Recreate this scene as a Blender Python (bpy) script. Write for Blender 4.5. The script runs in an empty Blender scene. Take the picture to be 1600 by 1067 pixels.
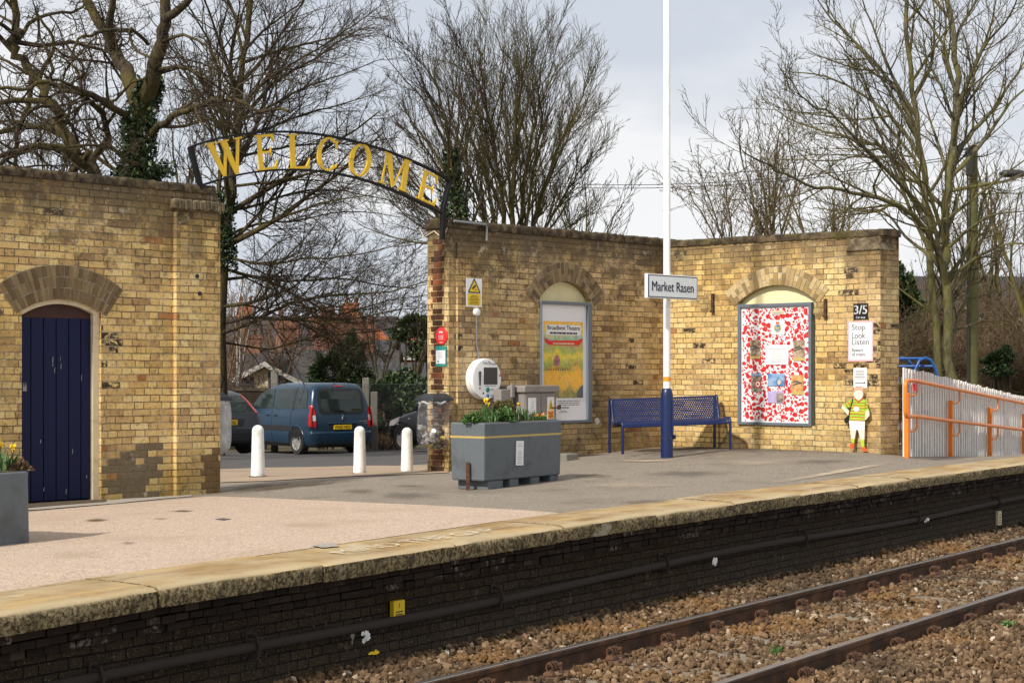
import bpy, math, random
import numpy as np
from mathutils import Vector, Matrix
sc = bpy.context.scene
COL = sc.collection
R = math.radians
EYE, F, CX, HY = 1.2, 2600.0, 800.0, 585.0

# ------------------------------------------------------------------ layout helpers
def at(px, py, Y):
    return ((px-CX)/F*Y, Y, EYE-(py-HY)/F*Y)
RD = (0.5807, 0.8141)            # along the track
RN = (0.8141, -0.5807)           # from the building towards the track
def P(n, s):
    return (RD[0]*s+RN[0]*n, RD[1]*s+RN[1]*n)
def NS(X, Y):
    return (X*RN[0]+Y*RN[1], X*RD[0]+Y*RD[1])
L0 = (-3.85, 18.2); D = (0.7013, 0.7128); E = (0.7128, -0.7013)
CORN = (L0[0]+D[0]*8.698, L0[1]+D[1]*8.698)
WALLROT = math.atan2(D[1], D[0])
RAILROT = math.atan2(RD[1], RD[0])
def wall_t(px):                  # distance along the long wall line seen at column px
    r = (px-CX)/F
    return (r*L0[1]-L0[0])/(D[0]-r*D[1])
def wall_s(px):                  # distance along the return wall from the corner
    r = (px-CX)/F
    return (r*CORN[1]-CORN[0])/(E[0]-r*E[1])
def wz(px, py, ret=False):       # height on the wall plane under pixel
    if ret:
        s = wall_s(px); Y = CORN[1]+E[1]*s
    else:
        t = wall_t(px); Y = L0[1]+D[1]*t
    return EYE-(py-HY)/F*Y

_ctl = []
for s, z in ((-12, -.08), (-2, -.075), (5.48, -.055), (6.6, -.025), (8, -.013), (10.92, .03), (12.5, .035), (16, .035), (21.5, .032), (30, -.02), (45, -.1)):
    for n in (-7.18, -7.83):
        _ctl.append((*P(n, s), z))
for t, z in ((-9, -.14), (-6, -.14), (-3, -.14), (-1.18, -.135), (0, -.145), (.76, -.13), (4.32, -.044), (6, .06), (7.7, .11), (8.7, .15)):
    _ctl.append((L0[0]+D[0]*t, L0[1]+D[1]*t, z))
for s, z in ((1.8, .165), (3.65, .18)):
    _ctl.append((CORN[0]+E[0]*s, CORN[1]+E[1]*s, z))
_ctl += [(2.01, 21.6, .12), (-.41, 17.8, -.03), (-3.67, 12.6, -.06), (-3.22, 21.1, -.1), (-2.11, 23.07, -.175), (-1.495, 23.7, -.21),
         (-3.1, 27, -.29), (-5.25, 41, -.8), (-2.65, 40, -.65), (-6.5, 37.5, -.63), (8.4, 27, -.15), (8.77, 28.5, -.2), (15, 40, -.5), (-9, 30, -.4),
         (0, 47, -.85), (-6, 50, -.95), (6, 45, -.7), (20, 50, -.8), (-20, 45, -1.0)]
_c = np.array(_ctl)
def _solve():
    n = len(_c)
    K = np.sqrt(((_c[:, None, :2]-_c[None, :, :2])**2).sum(-1))
    A = np.zeros((n+3, n+3)); A[:n, :n] = K-np.eye(n)*0.02
    A[:n, n] = 1; A[:n, n+1:] = _c[:, :2]; A[n, :n] = 1; A[n+1:, :n] = _c[:, :2].T
    return np.linalg.solve(A, np.concatenate([_c[:, 2], np.zeros(3)]))
_w = _solve()
def gz_arr(X, Y):
    X = np.asarray(X, float); Y = np.asarray(Y, float)
    d = np.sqrt((X[..., None]-_c[:, 0])**2+(Y[..., None]-_c[:, 1])**2)
    z = d@_w[:-3]+_w[-3]+_w[-2]*X+_w[-1]*Y
    k = np.clip((Y-48)/14, 0, 1); k = np.maximum(k, np.clip((np.abs(X)-22)/12, 0, 1)); k = k*k*(3-2*k)
    z = z*(1-k)+(-1.3)*k
    n = X*RN[0]+Y*RN[1]; s = X*RD[0]+Y*RD[1]
    ze = np.interp(s, [-12, -2, 5.48, 6.6, 8, 10.92, 12.5, 21.5, 30, 45], [-.08, -.075, -.05, -.025, -.013, .022, .03, .036, .03, .0])
    e = np.clip((n+8.9)/1.05, 0, 1); e = e*e*(3-2*e)
    return z*(1-e)+ze*e
def gz(X, Y):
    return float(gz_arr(np.array([X]), np.array([Y]))[0])
def on_ground(px, py, Y0=8.0):   # the point of the ground under a pixel
    Y = Y0
    while Y < 120:
        z = EYE-(py-HY)/F*Y
        if z <= gz((px-CX)/F*Y, Y):
            break
        Y += 0.02
    return ((px-CX)/F*Y, Y)

# ------------------------------------------------------------------ objects
def link(o, parent=None):
    COL.objects.link(o)
    if parent: o.parent = parent
    return o
def tag(o, label=None, cat=None, group=None, kind=None):
    if label: o['label'] = label
    if cat: o['category'] = cat
    if group: o['group'] = group
    if kind: o['kind'] = kind
    return o
def thing(name, loc, rz, label, cat, group=None):
    o = bpy.data.objects.new(name, None); o.empty_display_size = .2
    COL.objects.link(o); o.location = loc; o.rotation_euler = (0, 0, rz)
    return tag(o, label, cat, group, 'thing')
def kids(o):
    return [c for c in bpy.data.objects if c.parent == o]
def dup(o, parent=None):
    c = o.copy(); COL.objects.link(c); c.parent = parent
    for ch in kids(o): dup(ch, c)
    return c

class MB:
    def __init__(s):
        s.v = []; s.f = []; s.m = []; s.t = []
    def add(s, vs, fs, m=0, M=None, tint=None):
        b = len(s.v)
        if M is not None: vs = [tuple(M @ Vector(p)) for p in vs]
        s.v += [tuple(p) for p in vs]
        for f in fs:
            s.f.append([i+b for i in f]); s.m.append(m); s.t.append(tint)
        return s
    def box(s, x0, x1, y0, y1, z0, z1, m=0, M=None, tint=None):
        v = [(x0, y0, z0), (x1, y0, z0), (x1, y1, z0), (x0, y1, z0), (x0, y0, z1), (x1, y0, z1), (x1, y1, z1), (x0, y1, z1)]
        return s.add(v, [(0, 3, 2, 1), (4, 5, 6, 7), (0, 1, 5, 4), (1, 2, 6, 5), (2, 3, 7, 6), (3, 0, 4, 7)], m, M, tint)
    def prism(s, poly, y0, y1, m=0, M=None, tint=None):   # polygon in x,z (ccw seen from -y), from y0 (front) to y1
        n = len(poly)
        v = [(x, y0, z) for x, z in poly]+[(x, y1, z) for x, z in poly]
        f = [list(range(n)), list(range(2*n-1, n-1, -1))]
        f += [(i, i+n, (i+1) % n+n, (i+1) % n) for i in range(n)]
        return s.add(v, f, m, M, tint)
    def flat(s, poly, y, m=0, M=None, tint=None):
        return s.add([(x, y, z) for x, z in poly], [list(range(len(poly)))], m, M, tint)
    def zprism(s, poly, z0, z1, m=0, M=None, top=None):   # polygon in x,y extruded up
        n = len(poly); t = top or poly
        v = [(x, y, z0) for x, y in poly]+[(x, y, z1) for x, y in t]
        f = [list(range(n-1, -1, -1)), list(range(n, 2*n))]+[(i, (i+1) % n, (i+1) % n+n, i+n) for i in range(n)]
        return s.add(v, f, m, M)
    def tube(s, pts, r, k=8, m=0, M=None, cap=True):
        pts = [Vector(p) for p in pts]; n = len(pts)
        rs = r if isinstance(r, (list, tuple)) else [r]*n
        vs = []; up = None
        for i, p in enumerate(pts):
            d = (pts[min(i+1, n-1)]-pts[max(i-1, 0)]).normalized()
            if up is None:
                up = Vector((0, 0, 1)) if abs(d.z) < .9 else Vector((1, 0, 0))
            a = (up-d*up.dot(d)).normalized(); up = a; b = d.cross(a)
            for j in range(k):
                c = 2*math.pi*j/k
                vs.append(p+(a*math.cos(c)+b*math.sin(c))*rs[i])
        fs = [(i*k+j, i*k+(j+1) % k, (i+1)*k+(j+1) % k, (i+1)*k+j) for i in range(n-1) for j in range(k)]
        if cap: fs += [list(range(k-1, -1, -1)), list(range((n-1)*k, n*k))]
        return s.add(vs, fs, m, M)
    def lathe(s, prof, k=24, m=0, M=None):
        vs = []
        for r, z in prof:
            for j in range(k):
                a = 2*math.pi*j/k; vs.append((r*math.cos(a), r*math.sin(a), z))
        n = len(prof)
        fs = [(i*k+j, i*k+(j+1) % k, (i+1)*k+(j+1) % k, (i+1)*k+j) for i in range(n-1) for j in range(k)]
        fs += [list(range(k-1, -1, -1)), list(range((n-1)*k, n*k))]
        return s.add(vs, fs, m, M)
    def build(s, name, mats, parent=None, smooth=None, bevel=0, seg=2, loc=None):
        me = bpy.data.meshes.new(name); me.from_pydata(s.v, [], s.f)
        mats = mats if isinstance(mats, (list, tuple)) else [mats]
        for mm in mats: me.materials.append(mm)
        me.polygons.foreach_set('material_index', s.m)
        uv = me.uv_layers.new(name='UVMap')
        co = me.vertices; 
        for p in me.polygons:
            nx, ny, nz = (abs(q) for q in p.normal)
            for li in p.loop_indices:
                c = co[me.loops[li].vertex_index].co
                uv.data[li].uv = (c.x, c.z) if ny >= nx and ny >= nz else ((c.y+.13, c.z) if nx >= nz else (c.x, c.y))
        if any(t is not None for t in s.t):
            at_ = me.attributes.new('tint', 'FLOAT', 'FACE')
            at_.data.foreach_set('value', [0.5 if t is None else t for t in s.t])
        if smooth is not None:
            me.shade_smooth()
            try: me.set_sharp_from_angle(angle=R(smooth))
            except Exception: pass
        me.update()
        o = bpy.data.objects.new(name, me); link(o, parent)
        if loc: o.location = loc
        if bevel:
            b = o.modifiers.new('bevel', 'BEVEL'); b.width = bevel; b.segments = seg; b.limit_method = 'ANGLE'; b.angle_limit = R(40)
        return o

def np_mesh(name, V, Fq, mat, parent=None, smooth=False, attr=None, mats=None, midx=None):
    """mesh from numpy arrays, all faces with the same number of corners"""
    me = bpy.data.meshes.new(name); V = np.asarray(V, np.float32); Fq = np.asarray(Fq, np.int32)
    k = Fq.shape[1]
    me.vertices.add(len(V)); me.vertices.foreach_set('co', V.ravel())
    me.loops.add(Fq.size); me.loops.foreach_set('vertex_index', Fq.ravel())
    me.polygons.add(len(Fq)); me.polygons.foreach_set('loop_start', np.arange(0, Fq.size, k, dtype=np.int32))
    for mm in (mats or [mat]): me.materials.append(mm)
    if midx is not None: me.polygons.foreach_set('material_index', np.asarray(midx, np.int32))
    if attr is not None:
        a = me.attributes.new('tint', 'FLOAT', 'FACE'); a.data.foreach_set('value', np.asarray(attr, np.float32))
    me.update(calc_edges=True)
    me.polygons.foreach_set('use_smooth', np.full(len(Fq), smooth, dtype=bool))
    o = bpy.data.objects.new(name, me); link(o, parent)
    return o

# ------------------------------------------------------------------ text as flat mesh
_txt = {}
def text_geo(s):
    if s in _txt: return _txt[s]
    cu = bpy.data.curves.new('lettering', 'FONT'); cu.body = s; cu.size = 1; cu.resolution_u = 3
    o = bpy.data.objects.new('lettering', cu); COL.objects.link(o)
    dg = bpy.context.evaluated_depsgraph_get()
    me = bpy.data.meshes.new_from_object(o.evaluated_get(dg))
    v = [(q.co.x, q.co.y) for q in me.vertices]; f = [list(p.vertices) for p in me.polygons]
    bpy.data.objects.remove(o); bpy.data.curves.remove(cu); bpy.data.meshes.remove(me)
    x0 = min(p[0] for p in v); x1 = max(p[0] for p in v)
    z0 = min(p[1] for p in v); z1 = max(p[1] for p in v)
    _txt[s] = ([((x-x0), (z-z0)) for x, z in v], f, x1-x0, z1-z0)
    return _txt[s]
def put_text(mb, s, xc, zc, y, w=None, h=None, m=0, align='c', bold=0, M=None):
    v, f, tw, th = text_geo(s)
    sx = w/tw if w else h/th; sz = h/th if h else w/tw
    ox = xc-(tw*sx/2 if align == 'c' else 0)
    for k in ((0,) if not bold else (-bold, 0, bold)):
        mb.add([(ox+x*sx+k, y-abs(k)*.05, zc-th*sz/2+z*sz) for x, z in v], f, m, M)
def lines_of_print(mb, x0, x1, z0, z1, n, y, m, rng, frac=.45, center=True):
    """blocks of print too small to read in the photograph"""
    dz = (z1-z0)/n
    for i in range(n):
        w = (x1-x0)*rng.uniform(.55, 1.0); a = (x0+x1-w)/2 if center else x0
        x = a
        while x < a+w:
            l = min(rng.uniform(.12, .3)*(x1-x0)*.5, a+w-x)
            mb.flat([(x, z0+i*dz), (x+l*.85, z0+i*dz), (x+l*.85, z0+i*dz+dz*frac), (x, z0+i*dz+dz*frac)], y, m); x += l
# ------------------------------------------------------------------ materials
class G:
    def __init__(s, name):
        s.mat = bpy.data.materials.new(name); s.mat.use_nodes = True
        s.nt = s.mat.node_tree; s.nt.nodes.clear()
        s.out = s.nt.nodes.new('ShaderNodeOutputMaterial')
        s.bs = s.nt.nodes.new('ShaderNodeBsdfPrincipled')
        s.nt.links.new(s.bs.outputs[0], s.out.inputs[0])
    def set(s, inp, v):
        if hasattr(v, 'is_output'): s.nt.links.new(v, inp)
        elif isinstance(v, (tuple, list)):
            inp.default_value = (*v, 1) if len(v) == 3 and inp.type == 'RGBA' else v
        else: inp.default_value = v
    def n(s, ty, props=None, **ins):
        nd = s.nt.nodes.new('ShaderNode'+ty)
        for k, v in (props or {}).items(): setattr(nd, k, v)
        for k, v in ins.items():
            s.set(nd.inputs[int(k[1:])] if k[0] == 'i' and k[1:].isdigit() else nd.inputs[k.replace('_', ' ')], v)
        return nd
    def math(s, op, a, b=None, c=None, clamp=False):
        nd = s.nt.nodes.new('ShaderNodeMath'); nd.operation = op; nd.use_clamp = clamp
        for i, v in enumerate((a, b, c)):
            if v is not None: s.set(nd.inputs[i], v)
        return nd.outputs[0]
    def mix(s, f, a, b, mode='MIX'):
        nd = s.nt.nodes.new('ShaderNodeMix'); nd.data_type = 'RGBA'; nd.blend_type = mode
        s.set(nd.inputs[0], f); s.set(nd.inputs[6], a); s.set(nd.inputs[7], b)
        return nd.outputs[2]
    def ramp(s, f, stops, interp='LINEAR'):
        nd = s.nt.nodes.new('ShaderNodeValToRGB'); r = nd.color_ramp; r.interpolation = interp
        while len(r.elements) > 1: r.elements.remove(r.elements[-1])
        for i, (p, c) in enumerate(stops):
            e = r.elements[0] if i == 0 else r.elements.new(p)
            e.position = p; e.color = (*c, 1) if isinstance(c, (tuple, list)) else (c, c, c, 1)
        s.set(nd.inputs[0], f); return nd.outputs[0]
    def sstep(s, x, a, b):
        nd = s.nt.nodes.new('ShaderNodeMapRange'); nd.interpolation_type = 'SMOOTHSTEP'
        s.set(nd.inputs[0], x); s.set(nd.inputs[1], a); s.set(nd.inputs[2], b)
        return nd.outputs[0]
    def noise(s, vec, scale, detail=3, rough=.55, col=False):
        nd = s.n('TexNoise', None, Vector=vec, Scale=scale, Detail=detail, Roughness=rough)
        return nd.outputs[1] if col else nd.outputs[0]
    def comb(s, x, y, z=0):
        return s.n('CombineXYZ', None, X=x, Y=y, Z=z).outputs[0]
    def sep(s, v):
        nd = s.n('SeparateXYZ', None, i0=v); return nd.outputs
    def white(s, vec):
        nd = s.n('TexWhiteNoise', {'noise_dimensions': '3D'}, Vector=vec); return nd.outputs
    def uv(s): return s.n('TexCoord').outputs['UV']
    def obj(s): return s.n('TexCoord').outputs['Object']
    def geo(s): return s.n('NewGeometry').outputs['Position']
    def attr(s): return s.n('Attribute', {'attribute_name': 'tint'}).outputs['Fac']
    def bump(s, h, dist=.01, strength=1.0):
        nd = s.n('Bump', None, Height=h, Distance=dist, Strength=strength)
        s.nt.links.new(nd.outputs[0], s.bs.inputs['Normal'])
    def fin(s, col, rough=.7, metal=0.0, **kw):
        s.set(s.bs.inputs['Base Color'], col); s.set(s.bs.inputs['Roughness'], rough); s.set(s.bs.inputs['Metallic'], metal)
        for k, v in kw.items(): s.set(s.bs.inputs[k.replace('_', ' ')], v)
        return s.mat

def dirty(name, col, rough=.5, dirt=(.12, .1, .07), amt=.35, scale=6, metal=0.0, bump=.002, spec=.5):
    """a painted or plain surface with uneven wear"""
    g = G(name); o = g.obj()
    a = g.noise(o, scale, 5, .65); b = g.noise(o, scale*9, 3, .6)
    f = g.math('MULTIPLY', g.sstep(a, .48, .75), amt)
    c = g.mix(f, col, dirt)
    c = g.mix(g.math('MULTIPLY', g.sstep(b, .5, .8), amt*.4), c, tuple(min(1, q*1.35+.02) for q in col))
    g.bump(b, bump, .6)
    r = g.math('ADD', rough-.08, g.math('MULTIPLY', a, .2))
    return g.fin(c, r, metal, Specular_IOR_Level=spec)

def brick(name, stops, h=.075, mort=(.50, .41, .27), mort2=(.20, .145, .085), ztop=3.2, soot=1.0, black=.5, white=.4, patch=None, lichen=1.0, dark=(.05, .037, .026), red=True, pit=.5):
    g = G(name); uv = g.uv(); x, y, _ = g.sep(uv)
    w1 = g.noise(uv, 3.0, 2); w2 = g.noise(uv, 25, 2)
    u = g.math('ADD', x, g.math('MULTIPLY', g.math('SUBTRACT', w2, .5), .008))
    v = g.math('ADD', y, g.math('ADD', g.math('MULTIPLY', g.math('SUBTRACT', w1, .5), .022), g.math('MULTIPLY', g.math('SUBTRACT', w2, .5), .006)))
    rv = g.math('DIVIDE', v, h); row = g.math('FLOOR', rv); fv = g.math('FRACT', rv)
    rj = g.white(g.comb(row, 3.7, 1.1))[0]
    uu = g.math('ADD', g.math('DIVIDE', u, h*4.6), g.math('ADD', g.math('MULTIPLY', g.math('MODULO', g.math('ABSOLUTE', row), 2), .5), g.math('MULTIPLY', rj, .12)))
    k = g.math('FLOOR', uu); fu = g.math('FRACT', uu)
    hd = g.math('GREATER_THAN', fu, .667)
    # distance to the nearest joint, metres
    ls = g.math('DIVIDE', fu, .667); lh = g.math('DIVIDE', g.math('SUBTRACT', fu, .667), .333)
    ds = g.math('MULTIPLY', g.math('MINIMUM', ls, g.math('SUBTRACT', 1, ls)), h*4.6*.667)
    dh = g.math('MULTIPLY', g.math('MINIMUM', lh, g.math('SUBTRACT', 1, lh)), h*4.6*.333)
    du = g.math('ADD', g.math('MULTIPLY', ds, g.math('SUBTRACT', 1, hd)), g.math('MULTIPLY', dh, hd))
    dv = g.math('MULTIPLY', g.math('MINIMUM', fv, g.math('SUBTRACT', 1, fv)), h)
    d = g.math('MINIMUM', du, dv)
    d = g.math('ADD', d, g.math('MULTIPLY', g.math('SUBTRACT', g.noise(uv, 60, 3, .7), .5), .010))
    inb = g.sstep(d, .002, .0075)
    idv = g.comb(g.math('ADD', g.math('MULTIPLY', k, 2), hd), row, 5.2)
    rr = g.white(idv); r1 = rr[0]; rc = g.sep(rr[1])
    big = g.noise(uv, .55, 4, .6); mid = g.noise(uv, 1.7, 4, .62); fine = g.noise(uv, 38, 5, .75)
    fine2 = g.noise(uv, 120, 3, .7)
    lx = g.math('ADD', g.math('MULTIPLY', g.math('MULTIPLY', g.math('SUBTRACT', ls, .5), h*4.6*.667), g.math('SUBTRACT', 1, hd)), g.math('MULTIPLY', g.math('MULTIPLY', g.math('SUBTRACT', lh, .5), h*4.6*.333), hd))
    xb = g.math('SUBTRACT', u, lx); yb = g.math('MULTIPLY', g.math('ADD', row, .5), h)
    t = g.math('ADD', g.math('MULTIPLY', r1, .42), g.math('ADD', g.math('MULTIPLY', g.math('SUBTRACT', g.noise(g.comb(xb, yb, 7.0), 1.3, 3), .25), .65), g.math('MULTIPLY', g.math('SUBTRACT', g.noise(uv, 14, 4, .7), .45), .42)))
    c = g.ramp(t, stops)
    c = g.mix(g.math('MULTIPLY', g.sstep(fine, .50, .68), pit), c, (.13, .085, .035))
    c = g.mix(g.math('MULTIPLY', g.sstep(fine2, .55, .75), .4), c, (.70, .55, .30))
    # odd red brick, odd near-black bricks in clusters
    if red: c = g.mix(g.math('MULTIPLY', g.math('GREATER_THAN', rc[1], .990), .8), c, (.34, .12, .045))
    blk = g.math('GREATER_THAN', g.math('ADD', g.math('MULTIPLY', rc[0], .20), g.noise(g.comb(xb, yb, 4.0), 1.0, 3, .6)), .90-.19*black)
    c = g.mix(g.math('MULTIPLY', blk, g.sstep(g.noise(uv, 17, 4, .7), .36, .52)), c, dark)
    m = g.mix(g.sstep(g.noise(uv, 2.3, 3), .42, .6), mort2, mort)
    c = g.mix(inb, m, c)
    # lime bloom
    wn = g.sstep(g.math('ADD', g.noise(g.comb(x, y, 9.0), 1.3, 5, .7), g.math('MULTIPLY', g.math('SUBTRACT', fine, .5), .35)), .66-.06*white, .78)
    c = g.mix(g.math('MULTIPLY', wn, .5*white), c, (.5, .45, .36))
    # soot and lichen working down from the top courses
    top = g.math('ADD', g.sstep(g.math('ADD', y, g.math('MULTIPLY', g.math('SUBTRACT', mid, .5), 1.1)), ztop-.85, ztop+.05), g.math('MULTIPLY', g.math('SUBTRACT', fine, .5), .5))
    c = g.mix(g.math('MULTIPLY', g.sstep(top, .1, 1.0), .88*soot), c, g.mix(fine, (.045, .034, .024), (.13, .095, .06)))
    g1 = g.sstep(big, .47, .68)
    c = g.mix(g.math('MULTIPLY', g1, .55*soot), c, (.10, .066, .032))
    # run-off streaks
    st = g.sstep(g.noise(g.comb(g.math('MULTIPLY', x, 9), g.math('MULTIPLY', y, .5), 2.0), 1.0, 4, .6), .57, .75)
    c = g.mix(g.math('MULTIPLY', st, .45*soot), c, (.075, .05, .028))
    # green and damp at the foot
    ft = g.sstep(g.math('ADD', y, g.math('MULTIPLY', g.math('SUBTRACT', mid, .5), .9)), .45, -.05)
    c = g.mix(g.math('MULTIPLY', ft, .4*lichen), c, (.11, .095, .03))
    if patch:
        for (a0, a1, b0, b1, pc) in patch:
            q = g.math('MULTIPLY', g.math('MULTIPLY', g.math('GREATER_THAN', xb, g.math('ADD', a0, g.math('MULTIPLY', rc[2], .12))), g.math('LESS_THAN', xb, g.math('SUBTRACT', a1, g.math('MULTIPLY', rc[0], .25)))),
                       g.math('MULTIPLY', g.math('GREATER_THAN', y, b0), g.math('LESS_THAN', g.math('MULTIPLY', row, h), g.math('SUBTRACT', b1, g.math('MULTIPLY', rc[1], .22)))))
            c = g.mix(g.math('MULTIPLY', q, .9), c, g.mix(g.math('MULTIPLY', inb, g.math('ADD', .35, g.math('MULTIPLY', r1, .65))), tuple(min(1, e*1.8) for e in pc), pc))
    # crusted patches, likelier towards the top courses; mottling at the size of a hand
    cr = g.noise(uv, 5.5, 7, .78); tp = g.sstep(g.math('ADD', y, g.math('MULTIPLY', g.math('SUBTRACT', mid, .5), .9)), ztop-1.25, ztop-.1)
    cv = g.math('ADD', cr, g.math('ADD', g.math('MULTIPLY', tp, .17), g.math('MULTIPLY', g.math('SUBTRACT', big, .5), .25)))
    c = g.mix(g.math('MULTIPLY', g.sstep(cv, .545, .63), .82*soot), c, g.mix(fine, (.035, .027, .019), (.15, .115, .075)))
    bl = g.noise(g.comb(x, y, 21.0), 4.5, 7, .78)
    c = g.mix(g.math('MULTIPLY', g.sstep(g.math('ADD', bl, g.math('MULTIPLY', tp, .04)), .60, .70), .7*white), c, (.62, .56, .46))
    mo = g.noise(uv, 11, 5, .72); c = g.mix(1.0, c, g.ramp(mo, [(.28, (.48, .45, .42)), (.47, (1, 1, 1)), (.72, (1.0, 1.0, 1.0))]), 'MULTIPLY')
    tz = g.noise(g.comb(x, y, 51.0), .75, 3, .6); c = g.mix(1.0, c, g.ramp(tz, [(.36, (1.0, .98, .98)), (.5, (1.0, .965, .88)), (.64, (1.0, .91, .70))]), 'MULTIPLY')
    pt = g.noise(uv, 26, 6, .82); c = g.mix(g.math('MULTIPLY', g.sstep(pt, .585, .635), .75*min(1, pit*2)), c, (.085, .06, .032))
    pl_ = g.noise(g.comb(x, y, 33.0), 34, 5, .8); c = g.mix(g.math('MULTIPLY', g.sstep(pl_, .60, .66), .5*min(1, pit*2)), c, (.80, .70, .50))
    hgt = g.math('ADD', g.math('MULTIPLY', inb, .8), g.math('ADD', g.math('MULTIPLY', fine, .5), g.math('MULTIPLY', r1, .25)))
    g.bump(hgt, .011, 1.0)
    return g.fin(c, .92, Specular_IOR_Level=.2)

YEL = [(0, (.16, .105, .055)), (.10, (.34, .22, .105)), (.24, (.54, .365, .165)), (.42, (.70, .50, .215)), (.62, (.78, .60, .29)), (.82, (.82, .68, .40)), (1, (.85, .75, .52))]
BRN = [(0, (.14, .095, .055)), (.14, (.30, .20, .105)), (.34, (.52, .37, .19)), (.56, (.68, .50, .26)), (.8, (.76, .60, .35)), (1, (.82, .70, .48))]
M = {}
M['brick_left'] = brick('yellow_stock_brick', YEL, black=.5, white=.8, soot=.74, ztop=3.3, patch=[(-.68, .12, -.6, .42, (.105, .085, .062)), (.45, 1.2, -.6, .32, (.10, .06, .03))])
M['brick_mid'] = brick('weathered_stock_brick', BRN, black=.34, white=.85, soot=.85, ztop=3.25)
M['brick_right'] = brick('return_stock_brick', YEL, black=.68, white=.75, soot=.58, ztop=3.25)  # return wall: same yellow palette as the left wall, less soot, more near-black bricks
M['brick_pier'] = brick('pier_stock_brick', BRN, black=.7, white=.25, soot=.6, ztop=3.2)
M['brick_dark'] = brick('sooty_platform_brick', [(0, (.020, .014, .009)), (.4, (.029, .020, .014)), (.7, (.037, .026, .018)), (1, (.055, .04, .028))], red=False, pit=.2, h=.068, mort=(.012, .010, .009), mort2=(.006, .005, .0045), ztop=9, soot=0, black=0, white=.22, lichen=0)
M['brick_red'] = brick('red_brick', [(0, (.10, .03, .018)), (.5, (.22, .07, .035)), (1, (.30, .12, .06))], ztop=9, soot=.3, black=.1, white=0)
def red_quoin():
    g = G('red_brown_infill_brick'); t = g.attr(); o = g.obj()
    f = g.noise(o, 40, 4, .7)
    c = g.ramp(t, [(0, (.05, .026, .016)), (.5, (.10, .042, .022)), (.8, (.17, .058, .026)), (1, (.27, .085, .035))])
    c = g.mix(g.sstep(f, .5, .8), c, (.05, .03, .02)); g.bump(f, .006)
    return g.fin(c, .9, Specular_IOR_Level=.2)
M['quoin'] = red_quoin()
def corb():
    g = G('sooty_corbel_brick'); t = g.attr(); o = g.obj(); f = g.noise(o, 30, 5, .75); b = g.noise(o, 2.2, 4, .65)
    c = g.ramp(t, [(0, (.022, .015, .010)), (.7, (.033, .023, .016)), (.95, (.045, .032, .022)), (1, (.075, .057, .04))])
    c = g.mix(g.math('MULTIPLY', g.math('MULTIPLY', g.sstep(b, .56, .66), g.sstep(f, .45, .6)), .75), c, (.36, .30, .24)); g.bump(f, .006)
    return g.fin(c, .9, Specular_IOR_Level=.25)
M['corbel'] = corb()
def vouss(name, stops):
    g = G(name); t = g.attr(); o = g.obj(); f = g.noise(o, 45, 5, .75); b = g.noise(o, 3, 3)
    c = g.ramp(g.math('ADD', g.math('MULTIPLY', t, .7), g.math('MULTIPLY', b, .3)), stops)
    c = g.mix(g.math('MULTIPLY', g.sstep(f, .48, .72), .6), c, (.07, .05, .03)); g.bump(f, .006)
    return g.fin(c, .92, Specular_IOR_Level=.2)
M['arch_left'] = vouss('grey_arch_brick', [(0, (.10, .068, .036)), (.5, (.19, .13, .066)), (1, (.28, .205, .11))])
M['arch_mid'] = vouss('sooty_arch_brick', [(0, (.08, .056, .032)), (.5, (.19, .13, .068)), (1, (.36, .26, .14))])
M['arch_right'] = vouss('pale_arch_brick', [(0, (.12, .08, .038)), (.35, (.38, .26, .11)), (1, (.68, .52, .27))])
M['mortar'] = dirty('lime_mortar', (.40, .35, .26), .95, (.16, .12, .08), .6, 8, bump=.004, spec=.1)
def coping():
    g = G('lichen_coping'); o = g.obj(); a = g.noise(o, 7, 6, .7); b = g.noise(o, 45, 4, .7); d = g.noise(o, 1.8, 3)
    c = g.mix(g.sstep(a, .4, .66), (.04, .03, .02), (.15, .108, .062))
    c = g.mix(g.math('MULTIPLY', g.sstep(b, .6, .74), .6), c, (.36, .30, .19))
    c = g.mix(g.math('MULTIPLY', g.sstep(d, .52, .68), .4), c, (.10, .095, .02))
    g.bump(g.math('ADD', a, b), .02); return g.fin(c, .95, Specular_IOR_Level=.15)
M['coping'] = coping()
def lumpstone():
    g = G('old_cap_stone'); o = g.obj(); a = g.noise(o, 9, 6, .7); b = g.noise(o, 60, 3, .7)
    c = g.mix(g.sstep(a, .38, .68), (.10, .075, .045), (.27, .215, .13)); c = g.mix(g.math('MULTIPLY', g.sstep(b, .55, .7), .5), c, (.06, .045, .03))
    g.bump(g.math('ADD', a, b), .012); return g.fin(c, .95, Specular_IOR_Level=.15)
M['cap'] = lumpstone()

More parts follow.
